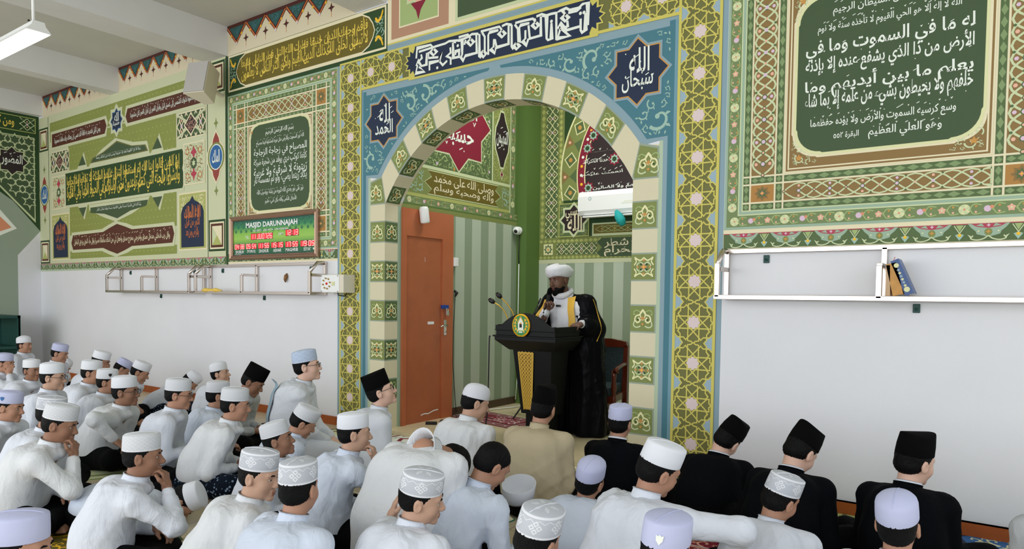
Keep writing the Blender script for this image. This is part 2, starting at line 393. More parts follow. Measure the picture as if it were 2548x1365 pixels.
    def scrolls(s, inside, box, m, l, r0=.09, n=60, seed=3, wk=.23):
        """arabesque: packed scrolls with leaves, grown where inside(u, v, margin) is true"""
        rd = random.Random(seed); placed = []
        for r in (r0, r0*.8, r0*.63, r0*.48, r0*.36, r0*.26, r0*.18):
            for _ in range(n*14):
                u, v = rd.uniform(box[0], box[2]), rd.uniform(box[1], box[3])
                if not inside(u, v, r*.88): continue
                if any((u-a)**2+(v-b)**2 < (r+c)**2*.62 for a, b, c in placed): continue
                placed.append((u, v, r)); a0 = rd.uniform(0, 2*PI); tn = rd.choice((-1, 1))
                if r > r0*.22:
                    p = s.spiral(u, v, r*.9, a0, tn, r*wk, m, l)
                    for q in (.35, .62):
                        aa = a0+tn*q*1.55*PI; rr = r*(1-.78*q)*.9
                        x, y = u+rr*math.cos(aa), v+rr*math.sin(aa); g = aa+rd.uniform(-.4, .4)
                        s.poly([(x, y), (x+r*.3*math.cos(g+.5), y+r*.3*math.sin(g+.5)), (x+r*.5*math.cos(g), y+r*.5*math.sin(g)), (x+r*.2*math.cos(g-.5), y+r*.2*math.sin(g-.5))], m, l)
                else:
                    s.poly([(u-r*.9*math.cos(a0), v-r*.9*math.sin(a0)), (u-r*.4*math.sin(a0), v+r*.4*math.cos(a0)), (u+r*.9*math.cos(a0), v+r*.9*math.sin(a0)), (u+r*.4*math.sin(a0), v-r*.4*math.cos(a0))], m, l)
        return s
    def arabesque(s, fn, l, kind=0, asp=1.0):
        """voussoir ornament in the unit square mapped by fn(s, t)"""
        S = lambda pts, wd, c, ll: s.stroke([fn(a, b) for a, b in smooth(pts, 4)], wd, c, ll)
        e = np.linalg.norm(np.array(fn(.52, .5))-np.array(fn(.48, .5)))/.04; w_ = e*.055
        def dot(a, b, r, c, ll): s.poly([fn(a+r*math.cos(q*PI/4), b+r*math.sin(q*PI/4)) for q in range(8)], c, ll)
        if kind == 0:
            for sx in (-1, 1):
                for sy in (-1, 1):
                    X = lambda a, b: (.5+sx*a, .5+sy*b)
                    S([X(0, .1), X(.14, .2), X(.3, .12), X(.3, .0)], w_, 'lat', l+1)
                    S([X(.0, .42), X(.14, .3), X(.28, .34), X(.42, .44)], w_*1.1, 'arabs', l+2)
                    S([X(.42, .44), X(.34, .25), X(.44, .08)], w_, 'arabs', l+2)
                    dot(*X(.2, .22), .06, 'grn2', l+1); dot(*X(.38, .36), .045, 'arabs', l+2); dot(*X(.13, .12), .05, 'deep', l+1)
            for a, b in ((.5, .8), (.5, .2), (.78, .5), (.22, .5)): dot(a, b, .055, 'orange', l+3)
            s.poly([fn(*p) for p in starpoly(.5, .5, .17, .07, 4)], 'peach', l+3); dot(.5, .5, .05, 'amber', l+4)
        else:
            for sx in (-1, 1):
                X = lambda a, b: (.5+sx*a, b)
                S([X(0, .92), X(.12, .72), X(.06, .5), X(0, .42)], w_, 'arabs', l+2)
                S([X(0, .88), X(.14, .68), X(.3, .62), X(.36, .45), X(.24, .32), X(.12, .42), X(.2, .55)], w_*1.2, 'arabs', l+2)
                S([X(.36, .45), X(.42, .2), X(.28, .1), X(.1, .16)], w_, 'lat', l+1); S([X(.12, .8), X(.3, .88), X(.44, .78)], w_*.8, 'grn2', l+1)
                dot(*X(.4, .7), .05, 'grn2', l+1); dot(*X(.22, .45), .04, 'deep', l+2)
            s.poly([fn(*p) for p in starpoly(.5, .52, .13, .06, 4)], 'orange', l+3); dot(.5, .25, .06, 'orange', l+3)
        return s
    LAT = [[(.28, .92), (.28, .0)], [(.9, .3), (0, .3)], [(.28, .74), (0, .45)], [(.74, .28), (.45, 0)], [(0, .45), (.45, 0)],
           [(.28, .9), (.12, .92), (0, 1.02)], [(.28, .73), (.38, .86), (.5, .73), (.8, .73), (1.0, .57)],
           [(.65, 1.12), (.54, 1.0), (.67, .84), (.67, .58), (.8, .42), (.7, .3)], [(.86, .3), (.86, .1), (.97, 0)]]
    def starcell(s, cx, cy, sx, sy, l, clip, mir=((1, 1), (-1, 1), (1, -1), (-1, -1)), lw=.055, lc='yellow', side=True, bl='skyblue', star='pink'):
        u0, v0, u1, v1 = clip
        cl = lambda p: (min(max(p[0], u0), u1), min(max(p[1], v0), v1))
        for a, b in mir:
            for ln in s.LAT:
                P = [(cx+a*x*sx, cy+b*y*sy) for x, y in ln]
                C = [cl(p) for p in P]
                if all(abs(p[0]-q[0])+abs(p[1]-q[1]) < 1e-6 for p, q in zip(P, C)) or len(set(C)) > 1: s.stroke(C, lw*min(sx, sy), lc, l+2)
            if side:
                s.poly([cl((cx+a*x*sx, cy+b*y*sy)) for x, y in ((1, .6), (.8, .76), (.69, .76), (.69, .84), (.57, 1.0), (1, 1.0))], bl, l+1)
        if star: s.poly([cl(p) for p in starpoly(cx, cy, 1, .78, 8, PI/2, .34*sx, .34*sy)], star, l+3)
        return s
# ================================================================== the room
XL, XR, ZC = -13.42, 3.4, 4.66            # left wall, right end, ceiling
NL, NR, NB, NT = -5.122, -2.395, 2.6, .225  # prayer niche: left, right, back, wall thickness
AC_, AZ, AR = -3.7585, 1.585, 1.55        # arch: centre, height of centre, radius
VZ, VR = 1.65, 1.705                      # outer edge of the voussoirs
def arch_z(u): return AZ+math.sqrt(max(0, AR*AR-(u-AC_)**2))
NSP = arch_z(NL)

mat('white_wall', '#d4d5d9', rough=.7, vary=.03, vscale=1.5, bump=.05, bscale=200)
mat('grey_ceiling', '#bdbdb8', rough=.85, vary=.05, vscale=1.2)
mat('white_beam', '#cfcfcf', rough=.8, vary=.03)
mat('beige_tile', '#cbbd9a', rough=.35, vary=.10, vscale=5)
mat('brown_skirting', '#9a4f22', rough=.35, vary=.12, vscale=8)
# floor of square beige tiles with grey joints
m = mat('floor_tile', '#cfc3a4', rough=.3); nt = m.node_tree; b = nt.nodes['Principled BSDF']
tc = nt.nodes.new('ShaderNodeTexCoord'); br = nt.nodes.new('ShaderNodeTexBrick'); br.offset = 0; br.inputs['Scale'].default_value = 1
br.inputs['Brick Width'].default_value = .4; br.inputs['Row Height'].default_value = .4; br.inputs['Mortar Size'].default_value = .004
br.inputs['Color1'].default_value = lin('#d2c6a8')+[1]; br.inputs['Color2'].default_value = lin('#cabd9c')+[1]; br.inputs['Mortar'].default_value = lin('#94897a')+[1]
nt.links.new(tc.outputs['Object'], br.inputs['Vector']); nt.links.new(br.outputs['Color'], b.inputs['Base Color'])

def struct(name, mb, mats): return tag(mb.build(name, mats), kind='structure')
struct('floor', MB().box(XL-.3, XR, -9.7, 3.0, -.2, 0), ['floor_tile'])
struct('trim_1', MB().box(NL, NR, .0, NB, 0, .04), ['beige_tile'])['label'] = 'raised beige tile floor of the prayer niche'
struct('ceiling', MB().box(XL-.3, XR, -9.7, 3.0, ZC, ZC+.2), ['grey_ceiling'])
for i, (x0, x1) in enumerate(((-10.87, -10.62), (-8.32, -7.87), (-5.56, -5.12))):
    struct('trim_%d' % (i+2), MB().box(x0, x1, -9.6, -.002, 4.31, ZC), ['white_beam'])['label'] = 'white concrete ceiling beam'
struct('trim_5', MB().box(XL, XL+.16, -9.6, 0, 4.34, ZC), ['white_beam'])['label'] = 'white beam along the left wall'
struct('wall_left', MB().box(XL-.3, XL, -9.7, .3, 0, ZC), ['white_wall'])

# front wall with the arched opening
mb = MB(); n = 36
V = []; Fs = []
def quad(a, b, c, d): mb.add([a, b, c, d], [(0, 1, 2, 3)])
for y in (0, NT):
    quad((XL-.3, y, 0), (NL, y, 0), (NL, y, ZC), (XL-.3, y, ZC)); quad((NR, y, 0), (XR, y, 0), (XR, y, ZC), (NR, y, ZC))
    for i in range(n):
        a, b = NL+(NR-NL)*i/n, NL+(NR-NL)*(i+1)/n
        quad((a, y, arch_z(a)), (b, y, arch_z(b)), (b, y, ZC), (a, y, ZC))
for i in range(n):
    a, b = NL+(NR-NL)*i/n, NL+(NR-NL)*(i+1)/n
    quad((a, 0, arch_z(a)), (b, 0, arch_z(b)), (b, NT, arch_z(b)), (a, NT, arch_z(a)))
for x in (NL, NR): quad((x, 0, 0), (x, NT, 0), (x, NT, NSP), (x, 0, NSP))
quad((XR, 0, 0), (XR, NT, 0), (XR, NT, ZC), (XR, 0, ZC))
bm_wall = mb.build('wall_front', ['white_wall']); tag(bm_wall, kind='structure')
# niche shell
struct('wall_niche_left', MB().box(NL-.2, NL, NT, NB+.2, 0, ZC), ['paint_stripeA'])
struct('wall_niche_right', MB().box(NR, NR+.2, NT, NB+.2, 0, ZC), ['paint_stripeA'])
struct('wall_niche_back', MB().box(NL-.2, NR+.2, NB, NB+.2, 0, ZC), ['paint_stripeA'])
struct('trim_6', MB().box(NL, -4.97, 2.30, NB, .04, ZC), ['paint_niche'])['label'] = 'green square column in the corner of the niche'
sk = MB()
sk.box(-1.68, XR, -.018, 0, 0, .09); sk.box(-1.68, XR, -.018, .0, .083, .09)
struct('baseboard_front_right', sk, ['brown_skirting'])
struct('baseboard_front_left', MB().box(XL, -5.84, -.018, 0, 0, .09), ['brown_skirting'])
struct('baseboard_left', MB().box(XL, XL+.018, -9.6, -.018, 0, .09), ['brown_skirting'])
mat('dark_skirting', '#4a3a2c', rough=.4)
struct('baseboard_niche_left', MB().box(NL, NL+.015, 1.04, 2.30, .04, .13), ['dark_skirting'])
struct('baseboard_niche_back', MB().box(-4.97, NR, NB-.015, NB, .04, .13), ['dark_skirting'])

# ------------------------------------------------------------------ murals of the front wall
P = Paint((0, 0, 0), (1, 0, 0), (0, 0, 1), (0, -1, 0))
WF = bm_wall
def done(name, label, parent=None):
    o = P.build(name, parent or WF); o['label'] = label; P.reset(); return o

# --- arch surround: jamb blocks and voussoirs
BL, BR = -5.335, -2.182
def vpt(ang, t):   # angle from the vertical, t: 0 inner edge .. 1 outer edge
    a = math.radians(ang); zi = AZ+(VZ-AZ)*t; r = AR+(VR-AR)*t
    return (AC_+r*math.sin(a), zi+r*math.cos(a))
def sector(a0, a1, t0=0, t1=1, n=5): return [vpt(a0+(a1-a0)*i/n, t0) for i in range(n+1)]+[vpt(a1+(a0-a1)*i/n, t1) for i in range(n+1)]
AMAX = math.degrees(math.asin((AC_-NL)/AR))
for a0 in np.arange(-AMAX, AMAX-.1, 2*AMAX/24):
    P.poly(sector(a0, a0+2*AMAX/24, 0, 1, 2), 'vcream' if 'paint_vcream' in MATS else 'cream', 1)
for sg, e, jm in ((-1, BL, NL), (1, BR, NR)):
    a = min(e, jm), max(e, jm)
    P.rect(a[0], 0, a[1], NSP, 'cream', 1)
    P.poly([(jm, NSP), (e, NSP), (e, 2.575), vpt(sg*57, 1), vpt(sg*AMAX, 0)], 'cream', 1)
for ac in (-45, -30, -15, 0, 15, 30, 45):
    P.poly(sector(ac-4.1, ac+4.1), 'lgrey', 2); P.poly(sector(ac-3.7, ac+3.7, .07, .95), 'vgreen', 3)
    P.arabesque(lambda s, t, ac=ac: vpt(ac-3.4+6.8*s, .12+.78*t), 4, kind=(0 if (ac//15) % 2 == 0 else 1))
blocks = [(.35+.4*k, .545+.4*k) for k in range(5)]
for sg, e, jm in ((-1, BL, NL), (1, BR, NR)):
    u0, u1 = min(e, jm), max(e, jm)
    for k, (a, b) in enumerate(blocks):
        P.rect(u0, a-.012, u1, b+.012, 'lgrey', 2); P.rect(u0+(.0 if sg > 0 else .012), a, u1-(.012 if sg > 0 else 0), b, 'vgreen', 3)
        P.arabesque(lambda s, t: (u0+.015+(u1-u0-.03)*s, a+.012+(b-a-.024)*t), 4, kind=1-k % 2)
    q = [(jm, NSP), (e, NSP), (e, 2.56), vpt(sg*56, 1), vpt(sg*AMAX*.985, .04)]
    P.poly(q, 'lgrey', 2); c = np.mean(q, 0); P.poly([tuple(c+(np.array(p)-c)*.88) for p in q], 'vgreen', 3)
    cx = (e*.6+jm*.4); P.arabesque(lambda s, t: (cx-.10+.20*s, 2.345+.19*t), 4, kind=1)
for sg, e in ((-1, BL), (1, BR)):
    for w_, c, off in ((.03, 'sage', 0), (.035, 'bluegrey', .03), (.045, 'teal', .065), (.04, 'mid', .11)):
        a = e+sg*off; P.rect(min(a, a+sg*w_), 0, max(a, a+sg*w_), 2.6 if off < .03 else 3.45+.03, c, 1)
done('arch_surround', 'cream and green ornamented voussoirs and jamb blocks round the niche arch')

# --- blue spandrel
def outer_path(sg, n=20, ex=0):
    return [vpt(sg*57*i/n, 1+ex) for i in range(n+1)]+[(BL if sg < 0 else BR, 2.6)]
SU0, SU1, SV1 = -5.475, -2.040, 3.512
P.rect(SU0, 3.36, SU1, SV1, 'bluegrey', 1)
lp = outer_path(-1)[::-1]; rp = outer_path(1)
P.poly([(SU0, 2.2), (SU0, 3.37), (AC_, 3.37)]+lp[::-1]+[(-5.335, 2.2)], 'bluegrey', .5); P.poly([(SU1, 2.2), (SU1, 3.37), (AC_, 3.37)]+rp+[(BR, 2.2)], 'bluegrey', .5)
P.rect(SU0, 3.37, SU1, 3.47, 'bluegrey', 1.5)
def spand(sg):
    E = -5.42 if sg < 0 else -2.092; pts = [(E, 2.63), (E, 3.44)]
    top = AC_+sg*.05; pts += [(top, 3.44)]
    for i in range(3, 24):
        a = sg*55*i/23; u, v = vpt(a, 1.16)
        if v < 3.43: pts.append((u, v))
    return pts
for sg in (-1, 1):
    E = -5.42 if sg < 0 else -2.092
    # dark blue-green field between frame and arch band
    pts = [(E, 2.63), (E, 3.44), (AC_+sg*.06, 3.44), (AC_+sg*.06, 3.425)]
    for i in range(1, 24):
        a = sg*56.5*i/23; r = VR+.06; pts.append((AC_+r*math.sin(math.radians(a)), VZ+r*math.cos(math.radians(a))))
    P.poly(pts, 'teal', 2)
    sx = -5.144 if sg < 0 else -2.374
    def inside(u, v, mg, sg=sg, E=E, sx=sx):
        if (u-E)*-sg < mg*0+.0 and False: return False
        if not (min(E, AC_+sg*.1)+mg < u < max(E, AC_+sg*.1)-mg) or not (2.64+mg < v < 3.43-mg): return False
        if math.hypot(u-AC_, v-VZ) < VR+.065+mg: return False
        return abs(u-sx)+abs(v-3.15) > .33+mg*1.3 and max(abs(u-sx), abs(v-3.15)) > .22+mg
    P.scrolls(inside, (min(E, AC_), 2.6, max(E, AC_), 3.44), 'scroll', 3, r0=.105, n=110, seed=5+sg)
    for R, c, l in ((.285, 'bluegrey', 4), (.262, 'orange', 5), (.248, 'navy', 6)): P.poly(starpoly(sx, 3.15, R, R*.765, 8), c, l)
    if sg < 0: P.text('الحمد', sx-.12, 3.02, sx+.13, 3.16, 'txt', 7, .012); P.text('لله', sx-.06, 3.13, sx+.09, 3.32, 'txt', 7, .012)
    else: P.text('سبحان', sx-.13, 3.0, sx+.13, 3.17, 'txt', 7, .012); P.text('الله', sx-.07, 3.14, sx+.10, 3.33, 'txt', 7, .012)
    P.marks(sx-.13, sx+.12, 3.05, 3.3, 'txt', 7, 9, .04, .007)
done('spandrel_panel', 'blue arch spandrels with pale scrolls and two dark star medallions')

# --- star lattice frame round the arch
FO0, FO1, FI0, FI1 = -5.800, -1.715, -5.468, -2.045     # yellow outer and inner edges
FT0, FT1 = 3.51, 3.83
for u0, u1 in ((-5.838, FI0+.0), (FI1, -1.675)): P.rect(u0, 0, u1, 3.865, 'bluegrey', .1)
P.rect(FI0, 3.49, FI1, 3.865, 'bluegrey', .1)
for u0, u1 in ((FO0, FI0), (FI1, FO1)):
    P.rect(u0, 0, u1, FT1, 'olive', 3)
    P.rect(u0, 0, u0+.022, FT1, 'yellow', 7); P.rect(u1-.022, 0, u1, FT1 if u1 > FI1+.1 or u1 < -5 else FT0, 'yellow', 7)
P.rect(FI0-.05, FT0, FI1+.05, FT1, 'olive', 3); P.rect(FO0, FT1-.02, FO1, FT1, 'yellow', 7); P.rect(FI0, FT0-.005, FI1, FT0+.02, 'yellow', 7)
for cx, u0, u1 in ((-5.634, FO0+.02, FI0-.02), (-1.880, FI1+.02, FO1-.02)):
    for k in range(12):
        P.starcell(cx, 3.655-.303*k, .152, .1515, 4, (u0, .02, u1, FT1-.015), lw=.066)
for k in range(1, 3):
    P.starcell(-5.634+.30*k, 3.667, .15, .15, 4, (FO0+.02, FT0+.015, -4.86, FT1-.015), lw=.066); P.starcell(-1.880-.30*k, 3.667, .15, .15, 4, (-2.66, FT0+.015, FO1-.02, FT1-.015), lw=.066)
# dark kufic cartouche in the top of the frame
K0, K1, KB, KT = -4.73, -2.79, 3.77, 4.09
done('star_lattice_border', 'yellow star lattice border on olive framing the arch')

# kufic band: it sits below the frame's top edge, slightly lower than the star lattice
kb0, kb1 = 3.515, 3.80
done_k = [(-4.845, 3.50), (-2.675, 3.815)]
P.rect(-4.80, 3.49, -2.72, 3.83, 'yellow', 8); P.rect(-4.72, 3.512, -2.80, 3.80, 'navy', 9)
for cx in (-4.72, -2.80): P.poly(starpoly(cx, 3.656, .145, .105, 12), 'yellow', 8.5); P.poly(starpoly(cx, 3.656, .125, .085, 12), 'navy', 9)
ks = lambda pts: [W(1000+a/4.55, b/4.55) for a, b in pts]
KUF = [[(2112, 290), (2112, 35), (2050, 52), (2010, 92), (1905, 118), (1865, 95), (1800, 125), (1755, 150), (1755, 455)],
 [(2085, 150), (2085, 345), (2045, 370), (2030, 345), (2030, 215)], [(2030, 300), (1875, 345), (1800, 270), (1770, 330)], [(1800, 320), (1905, 410), (1770, 440), (1800, 330)],
 [(1855, 165), (1895, 205), (1855, 245), (1815, 205), (1855, 165), (1825, 130), (1865, 95)], [(1890, 150), (1990, 125), (2035, 85)], [(1880, 240), (1885, 300), (1840, 320)],
 [(1700, 265), (1700, 445), (1660, 455), (1645, 440), (1645, 185), (1580, 195), (1580, 405), (1455, 440), (1440, 290)], [(1440, 440), (1415, 515), (1375, 470), (1405, 440), (1405, 345)],
 [(1450, 265), (1350, 290), (1335, 320), (1335, 490), (1305, 485), (1340, 525), (1305, 560), (1270, 525), (1300, 490)], [(1250, 285), (1250, 530), (1270, 560)], [(1285, 280), (1320, 330), (1325, 480)],
 [(1520, 250), (1558, 290), (1520, 328), (1482, 290), (1520, 250), (1490, 215), (1340, 250), (1290, 265)], [(1520, 215), (1500, 240)], [(1755, 150), (1700, 160), (1640, 180), (1590, 165), (1530, 190)],
 [(1250, 285), (1215, 300), (1215, 500), (1080, 540), (1060, 450)], [(1070, 540), (1060, 605), (1010, 560), (1045, 535), (1050, 445)], [(1100, 345), (1000, 370), (985, 400), (985, 625)],
 [(1140, 345), (1178, 385), (1140, 425), (1102, 385), (1140, 345), (1110, 305), (960, 345), (900, 360)], [(1250, 285), (1190, 275), (1140, 300)],
 [(930, 575), (962, 610), (930, 650), (898, 610), (930, 575)], [(885, 390), (885, 640), (905, 655)], [(915, 370), (945, 420), (945, 585)], [(880, 395), (850, 395), (855, 600), (725, 635), (700, 690), (675, 650), (690, 620), (690, 460), (640, 465)],
 [(785, 440), (822, 480), (785, 520), (748, 480), (785, 440), (755, 395), (650, 425)], [(870, 385), (800, 390), (760, 420), (700, 445), (645, 460)], [(730, 455), (715, 510)],
 [(620, 480), (585, 490), (590, 660), (655, 645), (655, 570), (610, 590), (615, 625)], [(555, 540), (560, 600), (515, 640), (560, 660), (560, 735)], [(520, 690), (470, 740), (435, 700), (455, 600), (430, 690), (320, 715), (320, 800)],
 [(310, 590), (310, 660), (420, 650)], [(365, 550), (402, 590), (365, 630), (328, 590), (365, 550), (335, 510), (180, 550), (170, 665)], [(640, 460), (540, 470), (500, 495), (400, 525), (340, 545), (200, 590)],
 [(290, 600), (285, 735), (230, 750), (190, 690), (170, 750)], [(200, 760), (265, 812), (165, 832), (185, 740)], [(225, 620), (235, 660), (205, 690)]]
for st in KUF: P.stroke(ks(st), .021, 'txt', 10)
for a, b in ((2028, 155), (2068, 145), (1700, 245), (640, 520), (850, 465), (408, 770)): P.disc(*W(1000+a/4.55, b/4.55), .014, 'txt', 10)
done('kufic_band', 'dark navy band with white square kufic lettering above the arch')

# --- painted panels above the frame (cut by the top of the photo)
P.rect(-5.10, 3.860, -1.675, ZC, 'sand', 1); P.rect(-5.10, 3.860, -1.675, 3.885, 'bluegrey', 2); P.rect(-5.10, 3.885, -1.675, 3.900, 'yellow', 2)
P.rect(-5.045, 3.930, -4.30, ZC, 'pinkbr', 2); P.rect(-4.94, 4.020, -4.42, ZC, 'sand', 3); P.rect(-4.925, 4.035, -4.435, ZC, 'grn2', 4)
P.poly(starpoly(-4.68, 4.380, .22, .16, 8), 'lat', 5); P.poly(starpoly(-4.68, 4.380, .19, .14, 8), 'rose', 6); P.poly([(-4.78, 4.220), (-4.58, 4.220), (-4.65, 4.140), (-4.68, 4.050), (-4.71, 4.140)], 'ruby', 6)
P.rect(-4.22, 3.930, -2.80, ZC, 'lat', 2); P.rect(-4.19, 3.960, -2.83, ZC, 'plate', 3)
P.poly(starpoly(-3.5, 4.380, .42, .32, 8), 'pinkbr', 4); P.poly(starpoly(-3.5, 4.380, .36, .27, 8), 'blue', 5); P.poly(starpoly(-3.5, 4.380, .28, .2, 8), 'amber', 6); P.poly(starpoly(-3.5, 4.380, .25, .18, 8), 'blue', 7)
P.rect(-2.72, 3.930, -1.72, ZC, 'pinkbr', 2); P.rect(-2.62, 4.020, -1.82, ZC, 'grn2', 3)
done('upper_panels', 'painted panels above the arch frame in tan, pale green and dark green')
# --- big framed panel on the right (twelve bands, dark green plate with pale lettering)
def cut_plate(P, u0, v0, u1, v1, r, m, l, grow=0.0):
    u0 -= grow; v0 -= grow; u1 += grow; v1 += grow; st = .02
    pts = []
    for cx, cy, a0 in ((u1-r, v0+r, -PI/2), (u1-r, v1-r, 0), (u0+r, v1-r, PI/2), (u0+r, v0+r, PI)):
        A = arc(cx, cy, r, a0, a0+PI/2, 8); dx, dy = np.sign(cx-(u0+u1)/2), np.sign(cy-(v0+v1)/2)
        pts += [(A[0][0]-(st*dx if abs(math.sin(a0)) > .5 else 0), A[0][1]-(0 if abs(math.sin(a0)) > .5 else st*dy))]+[(x-st*dx*.4, y-st*dy*.4) for x, y in A]+[(A[-1][0]-(0 if abs(math.sin(a0)) > .5 else st*dx), A[-1][1]-(st*dy if abs(math.sin(a0)) > .5 else 0))]
    P.poly(pts, m, l)
def quran_panel(P, u0, v0, u1, v1, plate, sc_, tw):
    """floral outer strip, diamond strips and flower lattice with orange corner squares round a dark plate"""
    k = sc_
    P.rect(u0, v0, u1, v1, 'sage', 1)
    P.frame(u0, v0, u1, v1, [(.018, 'pgreen')], 2)
    a = .018; b = a+.078
    P.flowers(u0+a, v1-b, u1-a, v1-a, 2); P.flowers(u0+a, v0+a, u1-a, v0+b, 2); P.flowers(u0+a, v0+b, u0+b, v1-b, 2); P.flowers(u1-b, v0+b, u1-a, v1-b, 2)
    U0, V0, U1, V1 = P.frame(u0+b, v0+b, u1-b, v1-b, [(.009, 'lat'), (.018, 'pgreen'), (.009, 'lat')], 2)
    P.rect(U0, V0, U1, V1, 'sand', 2)
    def cum(t):
        o = [0]
        for x in t: o.append(o[-1]+x)
        return o
    tu = cum(tw[0]); tv = cum(tw[1])
    iu0, iv0, iu1, iv1 = U0+tu[6], V0+tv[6], U1-tu[6], V1-tv[6]
    for x0, x1 in ((U0, U0+tu[1]), (U0+tu[4], U0+tu[5]), (U1-tu[1], U1), (U1-tu[5], U1-tu[4])): P.diamonds(x0, iv0, x1, iv1, 3)
    for x0, x1 in ((U0+tu[2], U0+tu[3]), (U1-tu[3], U1-tu[2])): P.ogee(x0, iv0, x1, iv1, 3, step=1.0)
    for y0, y1 in ((V0, V0+tv[1]), (V0+tv[4], V0+tv[5]), (V1-tv[1], V1), (V1-tv[5], V1-tv[4])): P.diamonds(iu0, y0, iu1, y1, 3)
    for y0, y1 in ((V0+tv[2], V0+tv[3]), (V1-tv[3], V1-tv[2])): P.ogee(iu0, y0, iu1, y1, 3, step=1.6)
    for sx in (0, 1):
        for sy in (0, 1):
            for i in (0, 2, 4):
                for j in (0, 2, 4):
                    xa, xb = (U0+tu[i], U0+tu[i+1]) if sx == 0 else (U1-tu[i+1], U1-tu[i])
                    ya, yb = (V0+tv[j], V0+tv[j+1]) if sy == 0 else (V1-tv[j+1], V1-tv[j])
                    if i == j == 2: P.rosette(xa, ya, xb, yb, 3)
                    else: P.diamonds(xa, ya, xb, yb, 3, asp=1.2)
    p0, q0, p1, q1 = plate
    P.rect(iu0, iv0, iu1, iv1, 'tan', 3)
    P.frame(iu0, iv0, iu1, iv1, [(.009, 'sand'), (.012, 'tan'), (.009, 'sand')], 4)
    R = .16*k
    cut_plate(P, p0, q0, p1, q1, R, 'sand', 4, .030); cut_plate(P, p0, q0, p1, q1, R, 'flow', 5, .016); cut_plate(P, p0, q0, p1, q1, R, 'plate', 6)
    for cx, cy, dx, dy in ((iu0, iv0, 1, 1), (iu1, iv0, -1, 1), (iu0, iv1, 1, -1), (iu1, iv1, -1, -1)):
        ins = lambda u, v, mg: .045*k+mg < (u-cx)*dx and .045*k+mg < (v-cy)*dy and (u-cx)*dx+(v-cy)*dy < .30*k-mg*1.3 and (u-cx)*dx < .24*k and (v-cy)*dy < .24*k
        P.scrolls(ins, (min(cx, cx+dx*.3*k), min(cy, cy+dy*.3*k), max(cx, cx+dx*.3*k), max(cy, cy+dy*.3*k)), 'lat', 5, r0=.045*k, n=20, seed=3); P.poly(starpoly(cx+dx*.10*k, cy+dy*.10*k, .03*k, .014*k, 5), 'orange', 6)

# bottom edge and right edge of the frame follow the photo; its top lies above the picture
RU0, RV0, RU1, RV1 = -1.672, 1.900, .31, 3.86
quran_panel(P, RU0, RV0, RU1, RV1, (-1.195, 2.385, -.15, 3.40), .92, ((.042, .012, .155, .012, .042, .012), (.043, .012, .115, .012, .043, .012)))
c = -.675
P.line_text('أعوذ بالله من الشيطان الرجيم', c, 3.30, .62, .085, 'txt', 7, .012)
P.line_text('الله لا إله إلا هو الحي القيوم لا تأخذه سنة ولا نوم', c, 3.19, .80, .08, 'txt', 7, .012)
for y, rows in ((3.015, ['له ما في السموت وما في', 'الأرض من ذا الذي يشفع عنده إلا بإذنه']), (2.775, ['يعلم ما بين أيديهم وما', 'خلفهم ولا يحيطون بشيء من علمه إلا بما شاء'])):
    P.stack(rows, c-.47, y-.125, c+.47, y+.095, 'txt', 7, .017, .008, tall=False)
P.line_text('وسع كرسيه السموت والأرض ولا يؤده حفظهما', c-.02, 2.575, .82, .085, 'txt', 7, .012)
P.line_text('وهو العلي العظيم', c+.12, 2.475, .40, .08, 'txt', 7, .012); P.line_text('البقرة ٢٥٥', c-.21, 2.48, .15, .05, 'txt', 7, .012, False)
done('verse_panel', 'large panel with dark green plate of white Arabic verse in floral frames')
P.rect(-1.675, 1.745, .9, 1.902, 'sand', 1); P.palmettes(-1.672, 1.768, .9, 1.872, 2, .29)
P.rect(.29, 1.885, .9, 3.86, 'sage', 1); P.rect(-1.675, 3.86, .9, ZC, 'sand', 1)
done('palmette_border', 'green palmette border with red upper edge below the large verse panel')

# --- second section, left of the arch: frieze, verse panel, zigzag cornice
S0, S1 = -7.865, -5.838
P.rect(S0, 3.815, -5.10, 4.30, 'deep', 1)
P.frame(-7.845, 3.86, -5.115, 4.295, [(.022, 'sand')], 3); P.rect(-7.823, 3.882, -5.137, 4.273, 'deep', 2)
cart = [(-7.50, 3.882)]+[(-7.60, 3.93), (-7.655, 4.00), (-7.685, 4.077), (-7.655, 4.155), (-7.60, 4.225), (-7.50, 4.273)]
cart = cart+[(-12.96-u, v) for u, v in cart[::-1]]
P.poly(cart, 'sand', 3); cc = np.mean(cart, 0); P.poly([(cc[0]+(u-cc[0])*.990, cc[1]+(v-cc[1])*.93) for u, v in cart], 'oldgold', 4)
P.stack(['فأقم وجهك للدين حنيفا فطرت الله التي فطر الناس عليها', 'لا تبديل لخلق الله ذلك الدين القيم ولكن أكثر الناس لا يعلمون'], -7.57, 3.925, -5.38, 4.225, 'gold', 5, .006, .009)
for u, dx in ((-7.80, 1), (-5.16, -1)):
    for v, dy in ((3.90, 1), (4.255, -1)):
        P.stroke(smooth([(u, v), (u+dx*.03, v+dy*.07), (u+dx*.075, v+dy*.10), (u+dx*.11, v+dy*.06)], 4), [.006]+[.02]*3+[.028]*8+[.012], 'amber', 5)
    P.scrolls(lambda a, b, mg: abs(a-u-dx*.05) < .06-mg*.6 and 3.95+mg < b < 4.2-mg, (u-.1, 3.9, u+.1, 4.25), 'scroll', 4, r0=.04, n=20, seed=2)
done('calligraphy_frieze', 'olive frieze with dense golden Arabic calligraphy left of the arch')
quran_panel(P, S0, 1.905, S1, 3.815, (-7.385, 2.385, -6.30, 3.385), .80, ((.042, .02, .15, .02, .04, .015), (.045, .015, .16, .015, .04, .015)))
c = -6.835
P.line_text('بسم الله الرحمن الرحيم', c, 3.275, .52, .075, 'txt', 7, .012); P.line_text('الله نور السموت والأرض مثل نوره كمشكوة فيها مصباح', c, 3.17, .88, .075, 'txt', 7, .010)
